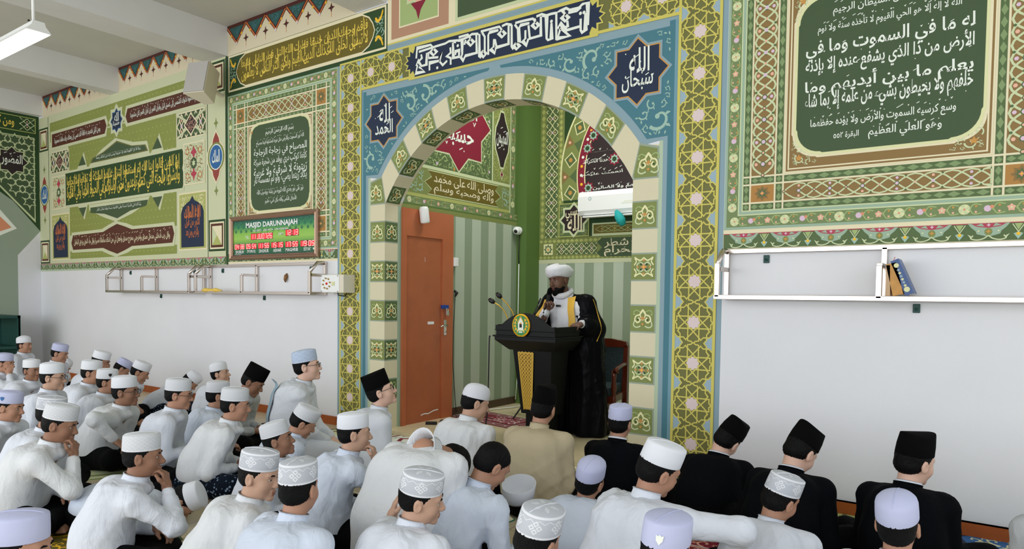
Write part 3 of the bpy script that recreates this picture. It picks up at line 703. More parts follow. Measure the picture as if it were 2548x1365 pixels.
P.stack(['المصباح في زجاجة الزجاجة', 'كأنها كوكب دري يوقد من شجرة مبركة'], c-.49, 2.89, c+.49, 3.10, 'txt', 7, .008, .007, tall=False)
P.stack(['زيتونة لا شرقية ولا غربية', 'يكاد زيتها يضيء ولو لم تمسسه نار'], c-.49, 2.67, c+.49, 2.875, 'txt', 7, .008, .007, tall=False)
P.line_text('نور على نور يهدي الله لنوره من يشاء ويضرب الله', c, 2.585, .86, .075, 'txt', 7, .010); P.line_text('الأمثال للناس والله بكل شيء عليم', c+.02, 2.485, .58, .07, 'txt', 7, .010)
done('verse_panel', 'smaller framed panel with dark green plate of white verse over the clock')
P.rect(-7.865, 1.77, S1, 1.905, 'sand', 1); P.palmettes(-7.865, 1.795, S1, 1.895, 2, .27)
done('palmette_border', 'palmette border behind the prayer clock')
def zigzag(u0, u1, v0, v1, n):
    P.rect(u0, v0, u1, v1, 'creamw', 1); P.rect(u0, v1-.035, u1, v1, 'choc', 3); st = (u1-u0)/n; H = v1-v0
    for i in range(n):
        c = u0+(i+.5)*st
        P.poly([(c-st*.56, v1-.03), (c, v0+H*.30), (c+st*.56, v1-.03)], 'choc', 2+.2*(i % 2)); P.stroke([(c-st*.48, v1-.03), (c, v0+H*.36), (c+st*.48, v1-.03)], .016, 'rust', 3)
        P.poly([(c-st*.38, v1-.04), (c, v0+H*.46), (c+st*.38, v1-.04)], 'zig', 4); P.scrolls(lambda a, b, mg: b < v1-.05-mg and (b-(v0+H*.46))/(H*.54)*st*.36 > abs(a-c)+mg, (c-st*.4, v0+H*.4, c+st*.4, v1), 'teal', 5, r0=.04, n=6, seed=i)
        P.disc(c, v0+H*.34, .02, 'pink', 5, 6)
        for q in (-.28, .28): P.disc(c+q*st, v0+H*.62, .017, 'amber', 5, 5)
        d = c+st*.5
        P.poly(starpoly(d, v0+H*.42, .055, .02, 4), 'choc', 2); P.stroke([(d, v0+H*.3), (d, v0+H*.15)], .006, 'rust', 2)
zigzag(-7.865, -5.56, 4.30, ZC, 6)
done('zigzag_cornice', 'zigzag cornice of dark green and brown triangles above the golden frieze')

# --- first section, far left: long mural
M0, M1 = -13.42, -7.90
P.rect(M0, 1.74, M1, 4.20, 'mural', 1); P.rect(M0, 1.745, M1, 1.77, 'sage', 2); P.palmettes(M0, 1.77, M1, 1.865, 2, .25)
P.rect(-7.905, 1.74, -7.865, 4.31, 'deep', 2)
P.rect(M0, 4.10, M1, 4.31, 'mural', 1)
def dots(u0, v0, u1, v1, l=2, c='lime'):
    P.rect(u0, v0, u1, v1, c, l); n = int((u1-u0)/.11); k = max(1, int((v1-v0)/.10))
    for j in range(k):
        for i in range(n): P.disc(u0+(i+.5+.5*(j % 2))*(u1-u0)/(n+.5), v0+(j+.5)*(v1-v0)/k, .012, 'lime2', l+1, 5)
dots(-12.98, 3.86, -8.34, 4.18); dots(-12.30, 3.30, -9.06, 3.84, c='lime'); dots(-12.28, 2.30, -9.06, 2.80); dots(-12.28, 1.93, -9.06, 2.05)
def plate(pts, m='maroon', l=5, out='mural', g=.045):
    c = np.mean(pts, 0); P.poly([(u+np.sign(u-c[0])*g, v+np.sign(v-c[1])*g) for u, v in pts], out, l-1); P.poly(pts, m, l)
plate([(-12.90, 3.77), (-11.06, 3.77), (-11.0, 3.88), (-11.06, 3.985), (-12.90, 3.985)]); plate([(-10.36, 3.83), (-8.42, 3.83), (-8.42, 4.035), (-10.36, 4.035), (-10.42, 3.93)])
P.line_text('ومن اليل فتهجد به نافلة لك عسى أن يبعثك ربك مقاما محمودا', -12.0, 3.87, 1.6, .13, 'txt', 6, .012, True, .006)
P.line_text('أقم الصلوة لدلوك الشمس إلى غسق اليل وقرآن الفجر إن قرآن الفجر كان مشهودا', -9.4, 3.925, 1.75, .13, 'txt', 6, .012, True, .006)
P.poly(starpoly(-10.69, 3.915, .25, .185, 8), 'mural', 5); P.poly(starpoly(-10.69, 3.915, .18, .135, 8), 'blue', 6); P.poly(starpoly(-10.69, 3.915, .165, .12, 8), 'navy', 6.5)
P.text('حسبنا', -10.79, 3.83, -10.60, 3.92, 'txt', 7, .015); P.text('الله', -10.75, 3.90, -10.62, 4.03, 'txt', 7, .015)
plate([(-11.54, 3.375), (-9.79, 3.375), (-9.86, 3.47), (-10.25, 3.50), (-10.69, 3.62), (-11.13, 3.50), (-11.47, 3.45)], 'olive'); P.poly([(-11.50, 3.39), (-9.83, 3.39), (-9.89, 3.46), (-10.27, 3.49), (-10.69, 3.60), (-11.1, 3.49), (-11.44, 3.44)], 'plate', 6)
P.line_text('ربنا لا تزغ قلوبنا بعد إذ هديتنا وهب لنا من لدنك رحمة', -10.67, 3.43, 1.35, .055, 'txt', 7, .01, True, .004)
plate([(-11.555, 2.70), (-11.55, 2.62), (-11.1, 2.58), (-10.70, 2.49), (-10.3, 2.58), (-9.86, 2.62), (-9.80, 2.70)], 'plate')
P.line_text('ربنا آتنا في الدنيا حسنة وفي الآخرة حسنة وقنا عذاب النار', -10.67, 2.65, 1.35, .055, 'txt', 6, .01, True, .004)
for u in (-11.82, -9.55):
    plate([(u-.13, 3.375), (u+.13, 3.375), (u+.02, 3.53)], 'plate'); plate([(u-.13, 2.72), (u+.02, 2.57), (u+.13, 2.72)], 'plate')
P.rect(-12.46, 2.75, -8.87, 3.335, 'mural', 4); P.poly([(-12.42, 2.79), (-8.91, 2.79), (-8.85, 2.9), (-8.91, 3.05), (-8.85, 3.2), (-8.91, 3.30), (-12.42, 3.30), (-12.47, 3.2), (-12.42, 3.05), (-12.47, 2.9)], 'deep', 5)
P.stack(['إن الذين قالوا ربنا الله ثم استقموا تتنزل عليهم الملئكة ألا تخافوا ولا تحزنوا', 'وأبشروا بالجنة التي كنتم توعدون نحن أولياؤكم في الحيوة الدنيا وفي الآخرة'], -12.36, 2.83, -8.97, 3.27, 'gold', 6, .008, .013)
bp = [(-12.17, 2.07), (-11.15, 2.07), (-10.95, 2.02), (-10.71, 1.97), (-10.47, 2.02), (-10.27, 2.07), (-9.17, 2.08), (-9.12, 2.2), (-9.17, 2.31), (-10.27, 2.31), (-10.47, 2.36), (-10.71, 2.41), (-10.95, 2.36), (-11.15, 2.31), (-12.17, 2.30), (-12.23, 2.18)]
plate(bp, 'maroon'); P.line_text('وقل رب أدخلني مدخل صدق وأخرجني مخرج صدق واجعل لي من لدنك سلطانا نصيرا وقل جاء الحق وزهق الباطل', -10.68, 2.185, 2.9, .15, 'sand', 6, .014, True, .007)
for u0, u1, v0, v1 in ((-8.99, -8.36, 1.985, 2.70), (-12.94, -12.32, 1.94, 2.655)):
    P.rect(u0-.02, v0-.02, u1+.02, v1+.02, 'sand', 2); P.rect(u0, v0, u1, v1, 'lime2', 3); c = (u0+u1)/2; h = (u1-u0)/2-.045
    P.scrolls(lambda a, b, mg: u0+.02+mg < a < u1-.02-mg and v1-.26+mg < b < v1-mg-.02 and (abs(a-c) > h*.6 or b > v1-.05), (u0, v1-.3, u1, v1), 'sand', 4, r0=.06, n=20)
    P.poly([(c-h, v0+.02), (c+h, v0+.02), (c+h, v1-.24), (c+h*.85, v1-.17), (c+h*.5, v1-.12), (c+h*.2, v1-.09), (c, v1-.03), (c-h*.2, v1-.09), (c-h*.5, v1-.12), (c-h*.85, v1-.17), (c-h, v1-.24)], 'navy', 5)
    for k, t in enumerate(('الله الملك', 'الأمر من قبل', 'والأرض ومن بعد')): P.text(t, c-h*.72+.02*k, v0+.40-.13*k, c+h*.72-.02*k, v0+.56-.13*k, 'copper', 6, .02)
    for q in range(5): P.stroke([(c+(q-2)*h*.28, v0+.58-.03*abs(q-2)), (c+(q-2)*h*.26, v0+.40)], [.012, .02], 'copper', 6)
for u0, u1, v0, v1 in ((-9.03, -8.35, 3.435, 3.755), (-12.955, -12.285, 3.355, 3.675)):
    P.rect(u0-.015, v0-.015, u1+.015, v1+.015, 'sand', 3); P.lattice(u0, v0, u1, v1, 4, .7, 'sand', 'plate', .06); c = ((u0+u1)/2, (v0+v1)/2)
    P.stroke([(u0, v0), (u1, v1)], .03, 'mural', 8); P.stroke([(u0, v1), (u1, v0)], .03, 'mural', 8); P.poly([(c[0]-.17, c[1]), (c[0], c[1]-.15), (c[0]+.17, c[1]), (c[0], c[1]+.15)], 'sand', 8.5); P.poly([(c[0]-.14, c[1]), (c[0], c[1]-.125), (c[0]+.14, c[1]), (c[0], c[1]+.125)], 'aub', 9)
    P.scrolls(lambda a, b, mg: abs(a-c[0])+abs(b-c[1]) < .12-mg, (c[0]-.15, c[1]-.15, c[0]+.15, c[1]+.15), 'rose', 10, r0=.03, n=15)
for u0, u1, v0, v1 in ((-8.885, -8.37, 2.815, 3.36), (-12.92, -12.41, 2.75, 3.29)):
    P.rect(u0, v0, u1, v1, 'sand', 5.5); P.rect(u0+.015, v0+.015, u1-.015, v1-.015, 'mural', 6); P.scrolls(lambda a, b, mg: u0+.02+mg < a < u1-.02-mg and v0+.02+mg < b < v1-.02-mg, (u0, v0, u1, v1), 'tan', 6.5, r0=.055, n=40, seed=6); c = ((u0+u1)/2, (v0+v1)/2); w_ = (u1-u0)/2
    for dx in (-1, 1):
        for dy in (-1, 1): P.poly(starpoly(c[0]+dx*w_*.58, c[1]+dy*.16, .06, .03, 6), 'copper', 7); P.disc(c[0]+dx*w_*.58, c[1]+dy*.16, .03, 'lat', 8, 6)
    P.poly(starpoly(c[0], c[1]+.14, .09, .04, 4), 'crimson', 7); P.poly(starpoly(c[0], c[1]-.14, .09, .04, 4), 'crimson', 7); P.disc(*c, .075, 'plate', 7, 10); P.poly(starpoly(*c, .05, .025, 6), 'lat', 8)
    for dx in (-1, 1):
        for dy in (-1, 1): P.stroke(smooth([(c[0], c[1]+dy*.25), (c[0]+dx*.1, c[1]+dy*.12), (c[0]+dx*w_*.9, c[1]+dy*.06)], 4), .018, 'lat', 8)
for c0, c1, um in ((-8.305, -7.915, -8.12), (-13.42, -13.05, -13.22)):
    P.rect(c0, 1.865, c1, 4.29, 'mural', 1.5); P.rect(c0-.012, 1.865, c0, 4.29, 'deep', 3); P.rect(c1, 1.865, c1+.012, 4.29, 'deep', 3)
    for v0, v1 in ((3.90, 4.285) if c0 > -9 else (3.745, 4.13), (1.935, 2.33) if c0 > -9 else (1.87, 2.26)):
        r = P.frame(c0+.01, v0, c1-.01, v1, [(.028, 'deep'), (.02, 'sand'), (.03, 'maroon')], 3); P.rect(*r, 'sand', 3)
        cx, cy = (r[0]+r[2])/2, (r[1]+r[3])/2; P.poly([(r[0], r[1]), (r[2], r[1]), (cx, cy)], 'lime2', 4); P.poly([(r[0], r[3]), (r[0], r[1]), (cx, cy)], 'lat', 4)
    vm = 3.11 if c0 > -9 else 3.02
    for sy in (-1, 1):
        P.poly([(um-.11, vm+sy*.13), (um-.08, vm+sy*.24), (um, vm+sy*.34), (um+.08, vm+sy*.24), (um+.11, vm+sy*.13)], 'sand', 4); P.poly([(um-.085, vm+sy*.14), (um-.06, vm+sy*.23), (um, vm+sy*.31), (um+.06, vm+sy*.23), (um+.085, vm+sy*.14)], 'brick', 5)
        P.poly(starpoly(um, vm+sy*.42, .05, .02, 4, PI/2, 1, 1.4), 'vgreen', 4)
    P.disc(um, vm, .205, 'sand', 4.5, 18); P.disc(um, vm, .185, 'vgreen', 5, 18); P.disc(um, vm, .15, 'txt', 6, 18, 1.08); P.disc(um, vm, .138, 'blue', 7, 18, 1.08)
    P.text('الملك', um-.085, vm-.07, um+.085, vm+.09, 'txt', 8, .02)
done('mural_panel', 'long olive mural with golden calligraphy plate, brown plates and star on the far left wall')
zigzag(-13.26, -10.87, 4.31, ZC, 7); zigzag(-10.62, -8.32, 4.31, ZC, 7)
done('zigzag_cornice', 'zigzag cornice of triangles under the ceiling above the long mural')

# --- left side wall: dark lattice corner piece and a grey-green geometric field
P = Paint((XL, 0, 0), (0, 1, 0), (0, 0, 1), (1, 0, 0))
P.poly([(-2.4, 0), (-.34, 0), (-.34, 2.0), (-.005, 2.42), (-.005, 2.62), (-2.4, 4.3)], 'lgrey', 1)
P.poly([(-1.0, 3.62), (0, 2.42), (0, 4.34), (-1.0, 4.34)], 'deep', 2); P.poly([(-2.4, 2.42), (0, 2.42), (0, 4.34), (-2.4, 4.34)], 'deep', .5)
P.poly([(-1.0, 3.55), (-.07, 2.56), (-.07, 3.98), (-1.0, 3.98)], 'lat', 3); P.poly([(-1.0, 3.58), (-.085, 2.62), (-.085, 3.965), (-1.0, 3.965)], 'plate', 4)
hyp = lambda u: 3.58-(u+1.0)*(3.58-2.62)/.915+.035
for i in range(5):
    for j in range(7):
        u, v = -.155-.20*i, 3.90-.20*j
        if v-.08 > hyp(u) and u > -1:
            P.stroke(starpoly(u, v, .1, .055, 6), .012, 'lat', 5, True)
            for q in range(6):
                a = q*PI/3+PI/6; e = (u+.13*math.cos(a), v+.13*math.sin(a))
                if -.085 > e[0] and e[1] < 3.96 and e[1] > hyp(e[0]): P.stroke([(u+.055*math.cos(a), v+.055*math.sin(a)), e], .012, 'lat', 5)
P.poly(starpoly(-.40, 3.545, .245, .185, 8), 'lat', 6); P.poly(starpoly(-.40, 3.545, .225, .17, 8), 'aub', 7); P.text('المصور', -.55, 3.46, -.25, 3.66, 'txt', 8, .015); P.marks(-.53, -.28, 3.6, 3.7, 'txt', 8, 5, .04, .008)
P.rect(-2.4, 4.02, -.03, 4.33, 'deep', 4); P.ring(-2.4, 4.05, -.05, 4.30, .012, 'lime2', 5); P.lattice(-.28, 4.08, -.07, 4.28, 5, 1, 'lat', 'deep', .05); P.text('ومن كان الدين', -.9, 4.09, -.36, 4.27, 'gold', 6, .02)
P.poly([(-2.4, 1.45), (-.95, 2.1), (-.345, 2.44), (-.62, 2.78), (-2.4, 4.2)], 'txt', 2); P.poly([(-2.4, 1.6), (-.95, 2.2), (-.42, 2.45), (-.66, 2.70), (-2.4, 3.6)], 'peach', 3)
o = P.build('corner_mural', bpy.data.objects['wall_left']); o['label'] = 'dark green lattice corner mural with a star medallion and orange lozenge'

# ------------------------------------------------------------------ murals inside the niche
P = Paint((NL, 0, 0), (0, 1, 0), (0, 0, 1), (1, 0, 0)); WN = bpy.data.objects['wall_niche_left']
# return of the arch on the left jamb: blocks go on round the corner
P.rect(.0, 0, .178, NSP, 'cream', 1); P.rect(.178, 0, .228, NSP+.01, 'pgreen', 1)
for k, (a, b) in enumerate(blocks):
    P.rect(0, a-.012, .178, b+.012, 'lgrey', 2); P.rect(0, a, .172, b, 'dgreen', 3); P.arabesque(lambda s, t: (.005+.165*s, a+.012+(b-a-.024)*t), 4, kind=1-k % 2)
o = P.build('jamb_ornament', WF); o['label'] = 'green ornament blocks on the left reveal of the arch'; P.reset()
y = 1.025; k = 0
for e in (1.097, 1.26, 1.394, 1.561, 1.711, 1.858, 2.009, 2.185, 2.30):
    P.rect(y, .13, e, 2.34, ('stripeB', 'stripeA')[k % 2], 1); y = e; k += 1
o = P.build('painted_stripes', WN); o['label'] = 'vertical sage green stripes on the left wall of the niche'; P.reset()
P.rect(.228, 2.33, 2.30, ZC, 'niche', 1); P.rect(.228, 2.31, 2.30, 2.36, 'vgreen', 2)
P.flowers(.228, 2.375, 2.28, 2.455, 2, .22); P.flowers(2.15, 2.455, 2.25, 4.3, 2, .24)
P.rect(.228, 2.455, 2.15, 2.49, 'lime2', 3); P.rect(.228, 2.49, 2.15, 2.775, 'vgreen', 2)
pt = [(.62, 2.50), (1.9, 2.50), (1.84, 2.56), (1.95, 2.63), (1.84, 2.70), (1.9, 2.765), (.62, 2.765), (.68, 2.70), (.57, 2.63), (.68, 2.56)]
P.poly(pt, 'lat', 3); c = np.mean(pt, 0); P.poly([(c[0]+(a-c[0])*.985, c[1]+(b-c[1])*.93) for a, b in pt], 'oldgold', 4)
P.stack(['وصلى الله على محمد', 'وآله وصحبه وسلم'], .72, 2.525, 1.80, 2.735, 'sand', 5, .012, .010, tall=False)
for u0, u1 in ((.25, .56), (1.96, 2.14)): P.scrolls(lambda a, b, mg: u0+mg < a < u1-mg and 2.50+mg < b < 2.76-mg, (u0, 2.5, u1, 2.77), 'scroll', 3, r0=.06, n=20)
P.rect(.228, 2.775, 2.15, 2.81, 'lat', 3)
P.rect(.228, 2.81, 1.76, 4.3, 'dgreen', 2); P.scrolls(lambda a, b, mg: .24+mg < a < 1.74-mg and 2.82+mg < b < 3.9-mg, (.24, 2.8, 1.75, 3.9), 'grn2', 3, r0=.055, n=160, seed=9)
for q in range(40): P.disc(random.uniform(.25, 1.72), random.uniform(2.83, 3.9), .018, random.choice(['lilac', 'orange', 'lat']), 4, 6)
P.poly(starpoly(1.14, 3.40, .60, .455, 8), 'lat', 5); P.poly(starpoly(1.14, 3.40, .575, .435, 8), 'ruby', 6)
P.text('حسبنا', .86, 3.10, 1.40, 3.36, 'txt', 7, .018); P.text('الله ونعم', .82, 3.33, 1.46, 3.68, 'txt', 7, .018); P.text('الوكيل', .9, 3.55, 1.42, 3.8, 'txt', 7, .018); P.marks(.85, 1.42, 3.05, 3.6, 'txt', 7, 14, .07, .012)
P.rect(1.76, 2.81, 1.785, 4.3, 'lat', 3); P.rect(1.785, 2.81, 2.13, 4.3, 'vgreen', 2); P.scrolls(lambda a, b, mg: 1.79+mg < a < 2.12-mg and 2.82+mg < b < 4-mg and (abs(a-1.96)/.14+abs(b-3.33)/.45 > 1.1), (1.78, 2.8, 2.13, 4), 'lime2', 3, r0=.04, n=120, seed=4)
P.rect(2.13, 2.46, 2.15, 4.3, 'lat', 4)
cz, cu = 3.33, 1.96
for g, c in ((.025, 'lat'), (0, 'aub')):
    P.poly([(cu-.03-g*.3, cz-.33-g), (cu+.03+g*.3, cz-.33-g), (cu+.06+g, cz-.24), (cu+.12+g, cz-.13), (cu+.14+g, cz), (cu+.12+g, cz+.13), (cu+.06+g, cz+.24), (cu+.03+g*.3, cz+.33+g), (cu-.03-g*.3, cz+.33+g), (cu-.06-g, cz+.24), (cu-.12-g, cz+.13), (cu-.14-g, cz), (cu-.12-g, cz-.13), (cu-.06-g, cz-.24)], c, 5 if g else 6)
P.text('المهيمن', cu-.115, cz-.09, cu+.115, cz+.12, 'txt', 7, .016); P.marks(cu-.09, cu+.07, cz-.2, cz+.2, 'txt', 7, 7, .05, .008)
for sy in (-1, 1): P.poly(starpoly(cu, cz+sy*.42, .055, .03, 4, PI/2, .8, 1.4), 'lat', 5); P.poly(starpoly(cu, cz+sy*.42, .035, .018, 4, PI/2, .8, 1.4), 'ruby', 6)
o = P.build('niche_mural', WN); o['label'] = 'painted niche wall with crimson star medallion and calligraphy band above the door'; P.reset()

P = Paint((0, NB, 0), (1, 0, 0), (0, 0, 1), (0, -1, 0)); WB = bpy.data.objects['wall_niche_back']
Bk = lambda a, b: (lambda p: (p[0], p[2]))(on(1230+a/3.25, 260+b/3.25, 1, NB))
x0 = -4.97; zs = 1.84
k = 0; x = x0; 
while x < NR: P.rect(x, .13, min(x+.135, NR), zs, ('stripeA', 'stripeB')[k % 2], 1); x += .135; k += 1
P.rect(x0, zs, NR, ZC, 'vgreen', 1)
P.rect(x0, zs, NR, zs+.05, 'mural', 2); P.diamonds(x0, zs+.05, NR, zs+.10, 2, 'vgreen', 'lime2', 1.2); P.diamonds(x0, zs+.255, NR, zs+.31, 2, 'vgreen', 'lime2', 1.2)
P.lattice(-4.70, zs+.11, -4.12, zs+.25, 3, 1, 'arabs', 'dgreen', .05); P.rosette(-4.90, zs+.11, -4.76, zs+.25, 3, 'arabs', 'dgreen', 'arabs')
P.poly([(-4.06, zs+.07), (NR, zs+.07), (NR, zs+.30), (-4.06, zs+.30), (-4.12, zs+.25), (-4.05, zs+.185), (-4.12, zs+.12)], 'plate', 4)
P.stack(['فول وجهك شطر', 'المسجد الحرام'], -4.02, zs+.085, -2.9, zs+.285, 'sand', 5, .012, .012, tall=False)
P.diamonds(-4.96, zs+.31, -4.89, ZC, 2, 'vgreen', 'lime2', 1.2); P.lattice(-4.88, zs+.33, -4.70, ZC, 3, 1, 'arabs', 'dgreen', .05); P.diamonds(-4.69, zs+.31, -4.63, ZC, 2, 'vgreen', 'lime2', 1.2)
P.rect(-4.61, zs+.33, NR, ZC, 'deep', 2)
cx, cz = Bk(1400, 500); R1 = cx-Bk(535, 500)[0]
zc0 = Bk(600, 775)[1]
def cdisc(r, m, l):
    a = math.asin(max(-1, (zc0-cz)/r)); P.poly(arc(cx, cz, r, a, PI-a, 60), m, l)
cdisc(R1, 'arabs', 3); cdisc(R1*.985, 'vgreen', 4)
for i in range(40):
    a = 2*PI*i/40
    if cz+R1*.905*math.sin(a) < zc0+.06: continue
    u, v = cx+R1*.905*math.cos(a), cz+R1*.905*math.sin(a); t = (-math.sin(a), math.cos(a)); rr = (math.cos(a), math.sin(a)); f = lambda p, q: (u+t[0]*p*R1+rr[0]*q*R1, v+t[1]*p*R1+rr[1]*q*R1)
    if i % 2: P.poly([f(-.07, 0), f(0, .065), f(.07, 0), f(0, -.065)], 'arabs', 5); P.poly([f(-.058, 0), f(0, .052), f(.058, 0), f(0, -.052)], 'dgreen', 6); P.disc(u, v, .03, 'orange', 7, 6)
    else: P.poly([f(-.06, .07), f(.06, .07), f(0, 0)], 'tan', 5); P.poly([f(-.06, -.07), f(.06, -.07), f(0, 0)], 'dgreen', 5); P.disc(*f(0, .045), .022, 'rose', 6, 5)
cdisc(R1*.83, 'arabs', 8); cdisc(R1*.82, 'ruby', 9)
for i in range(64):
    if cz+R1*.785*math.sin(i*PI/32) > zc0+.02: P.disc(cx+R1*.785*math.cos(i*PI/32), cz+R1*.785*math.sin(i*PI/32), .02, ('txt', 'amber')[i % 2], 10, 6)
cdisc(R1*.755, 'arabs', 11); cdisc(R1*.745, 'aub', 12)
def btext(t, a0, a1, b0, b1):
    p, q = Bk(a0, b1), Bk(a1, b0); P.text(t, p[0], p[1], q[0], q[1], 'txt', 13, .012); P.marks(p[0], q[0], q[1]-.02, q[1]+.03, 'txt', 13, 8, .04, .006)
btext('اهدنا الصراط', 720, 935, 425, 490); btext('أنعمت عليهم', 712, 1045, 518, 590); btext('عليهم ولا الضالين', 800, 1200, 625, 700); btext('إياك نعبد وإياك نستعين', 785, 1200, 335, 390)
for a, b in ((757, 355), (805, 250), (763, 675), (975, 440)): q = Bk(a, b); P.poly(starpoly(*q, .085, .06, 8), 'ruby', 13); P.poly(starpoly(*q, .06, .04, 8), 'scroll', 14); P.disc(*q, .03, 'deep', 15, 8)
a, b = Bk(525, 1075), Bk(775, 785); P.rect(a[0], a[1], b[0], b[1], 'dgreen', 16); P.ring(a[0], a[1], b[0], b[1], .012, 'lime2', 17); c = ((a[0]+b[0])/2, (a[1]+b[1])/2)
P.scrolls(lambda u, v, mg: a[0]+.015+mg < u < b[0]-.015-mg and a[1]+.015+mg < v < b[1]-.015-mg and math.hypot(u-c[0], v-c[1]) > .2+mg, (a[0], a[1], b[0], b[1]), 'lime2', 17, r0=.05, n=40)
P.poly(starpoly(*c, .225, .17, 8), 'lat', 18); P.poly(starpoly(*c, .185, .14, 8), 'aub', 19); P.text('حسبي', c[0]-.12, c[1]-.01, c[0]+.10, c[1]+.12, 'sand', 20, .02); P.text('الله', c[0]-.09, c[1]-.14, c[0]+.12, c[1]+.06, 'sand', 20, .02)
p = Bk(795, 1065); P.rect(p[0], p[1], NR, p[1]+.16, 'lat', 16); P.rect(p[0]+.02, p[1]+.03, NR, p[1]+.14, 'oldgold', 17); P.ogee(p[0]+.05, p[1]+.045, NR, p[1]+.125, 18, 'oldgold', 'grn2', 'gold', 2.2)
o = P.build('niche_mural', WB); o['label'] = 'painted back wall of the niche with dark round verse medallion'; P.reset()

class SoffitPaint(Paint):
    def p3(s, u, v, l):
        a = u/AR; r = AR-l*s.STEP
        return (AC_+r*math.sin(a), v, AZ+r*math.cos(a))
P = SoffitPaint((0, 0, 0), (1, 0, 0), (0, 0, 1), (0, -1, 0))
RD = AR*PI/180
for i in range(40):
    a = (-AMAX+2*AMAX*i/40)*RD; P.rect(a, 0, a+2*AMAX/40*RD, NT, 'cream', 1)
for ac in (-57.5, -45, -30, -15, 0, 15, 30, 45, 57.5):
    h = 4 if abs(ac) < 50 else 3.4
    for i in range(4): P.rect((ac-h+h*i/2)*RD, 0, (ac-h+h*(i+1)/2)*RD, .19, 'dgreen', 2)
    P.arabesque(lambda s, t: ((ac-h*.9+1.8*h*s)*RD, .015+.165*t), 3, kind=1)
o = P.build('soffit_ornament', WF); o['label'] = 'green ornament blocks on the underside of the arch'; P.reset()
# ================================================================== things on the walls and ceiling
mat('steel', '#d6ccc4', rough=.24, metal=1.0, k=1.0)
mat('white_plastic', '#dfe1e0', rough=.35); mat('offwhite_plastic', '#cfc8b6', rough=.45); mat('grey_cloth', '#a9a7a2', rough=.9)
mat('black_plastic', '#141414', rough=.4); mat('black_wire', '#1a1c1c', rough=.5); mat('dark_green_metal', '#16403a', rough=.45)
mat('chrome', '#d0d0cc', rough=.2, metal=1.0); mat('brass', '#b08d3c', rough=.3, metal=1.0)

# --- hanging fluorescent lamp
L = empty('ceiling_lamp', (-7.06, -2.335, 3.70), 'white hanging fluorescent trough lamp, lit, near the left edge of the ceiling', 'lamp')
mb = MB(); mb.prism([(-.10, 0), (.10, 0), (.055, .055), (.045, .09), (-.045, .09), (-.055, .055)], -1.30, 0, ax=0)
mb.build('lamp_housing', ['white_plastic'], L)
mat('lamp_tube', '#ffffff', emit=3.2); o = MB().box(-1.29, -.01, -.088, .088, -.006, .002).build('diffuser', ['lamp_tube'], L); o['label'] = 'glowing white diffuser'
for x in (-.06, -1.22): MB().tube([(x, -.02, .09), (x, -.02, ZC-3.70)], .014).build('hanger_rod', ['white_plastic'], L)
MB().tube([(-.09, -.05, .10), (-.075, -.05, .10)], .008).build('screw', ['black_plastic'], L)

# --- wall loudspeaker (box on a bracket, tilted towards the hall)
S = empty('wall_speaker', tuple(on(508, 206, 1, -.30)), 'grey wedge-shaped loudspeaker on a wall bracket under the beam', 'loudspeaker')
S.rotation_euler = (math.radians(-14), 0, math.radians(18))
mb = MB(); mb.prism([(-.15, -.13), (.15, -.13), (.07, .14), (-.07, .14)], -.20, .20, ax=2); mb.build('cabinet', ['offwhite_plastic'], S)
MB().box(-.145, .145, -.145, -.131, -.19, .19, bev=.006).build('grille', ['grey_cloth'], S)['label'] = 'grey cloth front'
mb = MB(); mb.box(-.02, .02, .14, .19, -.03, .03); mb.box(-.03, .03, .19, .32, -.012, .012); mb.build('bracket', ['offwhite_plastic'], S)

# --- prayer-time clock board
CK = empty('prayer_clock', (-6.952, -.0, 2.075), 'framed green electronic prayer-times board with red digits', 'clock')
fw, fh = .83, .262
mat('copper_frame', '#a58671', rough=.3, metal=.55, k=1.0)
mb = MB(); prof = [(0, .0), (0, .035), (.012, .05), (.03, .04), (.042, .048), (.055, .03), (.055, 0)]
for (ax, a, b, c0) in (('h', -fw, fw, -1), ('h', -fw, fw, 1), ('v', -fh, fh, -1), ('v', -fh, fh, 1)):
    V = []; 
    for e in (a, b):
        sgn = -1 if e < 0 else 1
        for (d, t) in prof:
            q = e-sgn*d
            V.append((q, -t, c0*(fh-d)) if ax == 'h' else (c0*(fw-d), -t, q))
    n = len(prof); mb.add(V, [(i, i+1, n+i+1, n+i) for i in range(n-1)])
mb.build('frame', ['copper_frame'], CK)['label'] = 'coppery moulded frame'
MB().box(-fw+.01, fw-.01, -.012, 0, -fh+.01, fh-.01).build('backing', ['black_plastic'], CK)
# face with a vertical green gradient that belongs to the printed panel
m = bpy.data.materials.new('clock_face'); m.use_nodes = True; MATS['clock_face'] = m; nt = m.node_tree; b = nt.nodes['Principled BSDF']
tc = nt.nodes.new('ShaderNodeTexCoord'); sx = nt.nodes.new('ShaderNodeSeparateXYZ'); rp = nt.nodes.new('ShaderNodeValToRGB')
nt.links.new(tc.outputs['Generated'], sx.inputs[0]); nt.links.new(sx.outputs['Z'], rp.inputs[0]); nt.links.new(rp.outputs[0], b.inputs['Base Color']); b.inputs['Roughness'].default_value = .25
cr = rp.color_ramp; cr.elements[0].position = 0; cr.elements[0].color = lin('#0f4a3a')+[1]; cr.elements[1].position = 1; cr.elements[1].color = lin('#0f4f45')+[1]
for p_, c_ in ((.2, '#1c7a3c'), (.48, '#9ccc55'), (.62, '#8cc24e'), (.8, '#2f8a55')):
    e = cr.elements.new(p_); e.color = lin(c_)+[1]
iw, ih = fw-.055, fh-.055
MB().box(-iw, iw, -.016, -.012, -ih, ih).build('face', ['clock_face'], CK)
mat('letter_white', '#e4e8ea', rough=.5); mat('led_red', '#e8323a', emit=.7, k=1); mat('led_hot', '#ffb0a8', emit=1.0, k=1); mat('led_off', '#30201c', rough=.4); mat('face_pattern', '#1d6a4e', rough=.4)
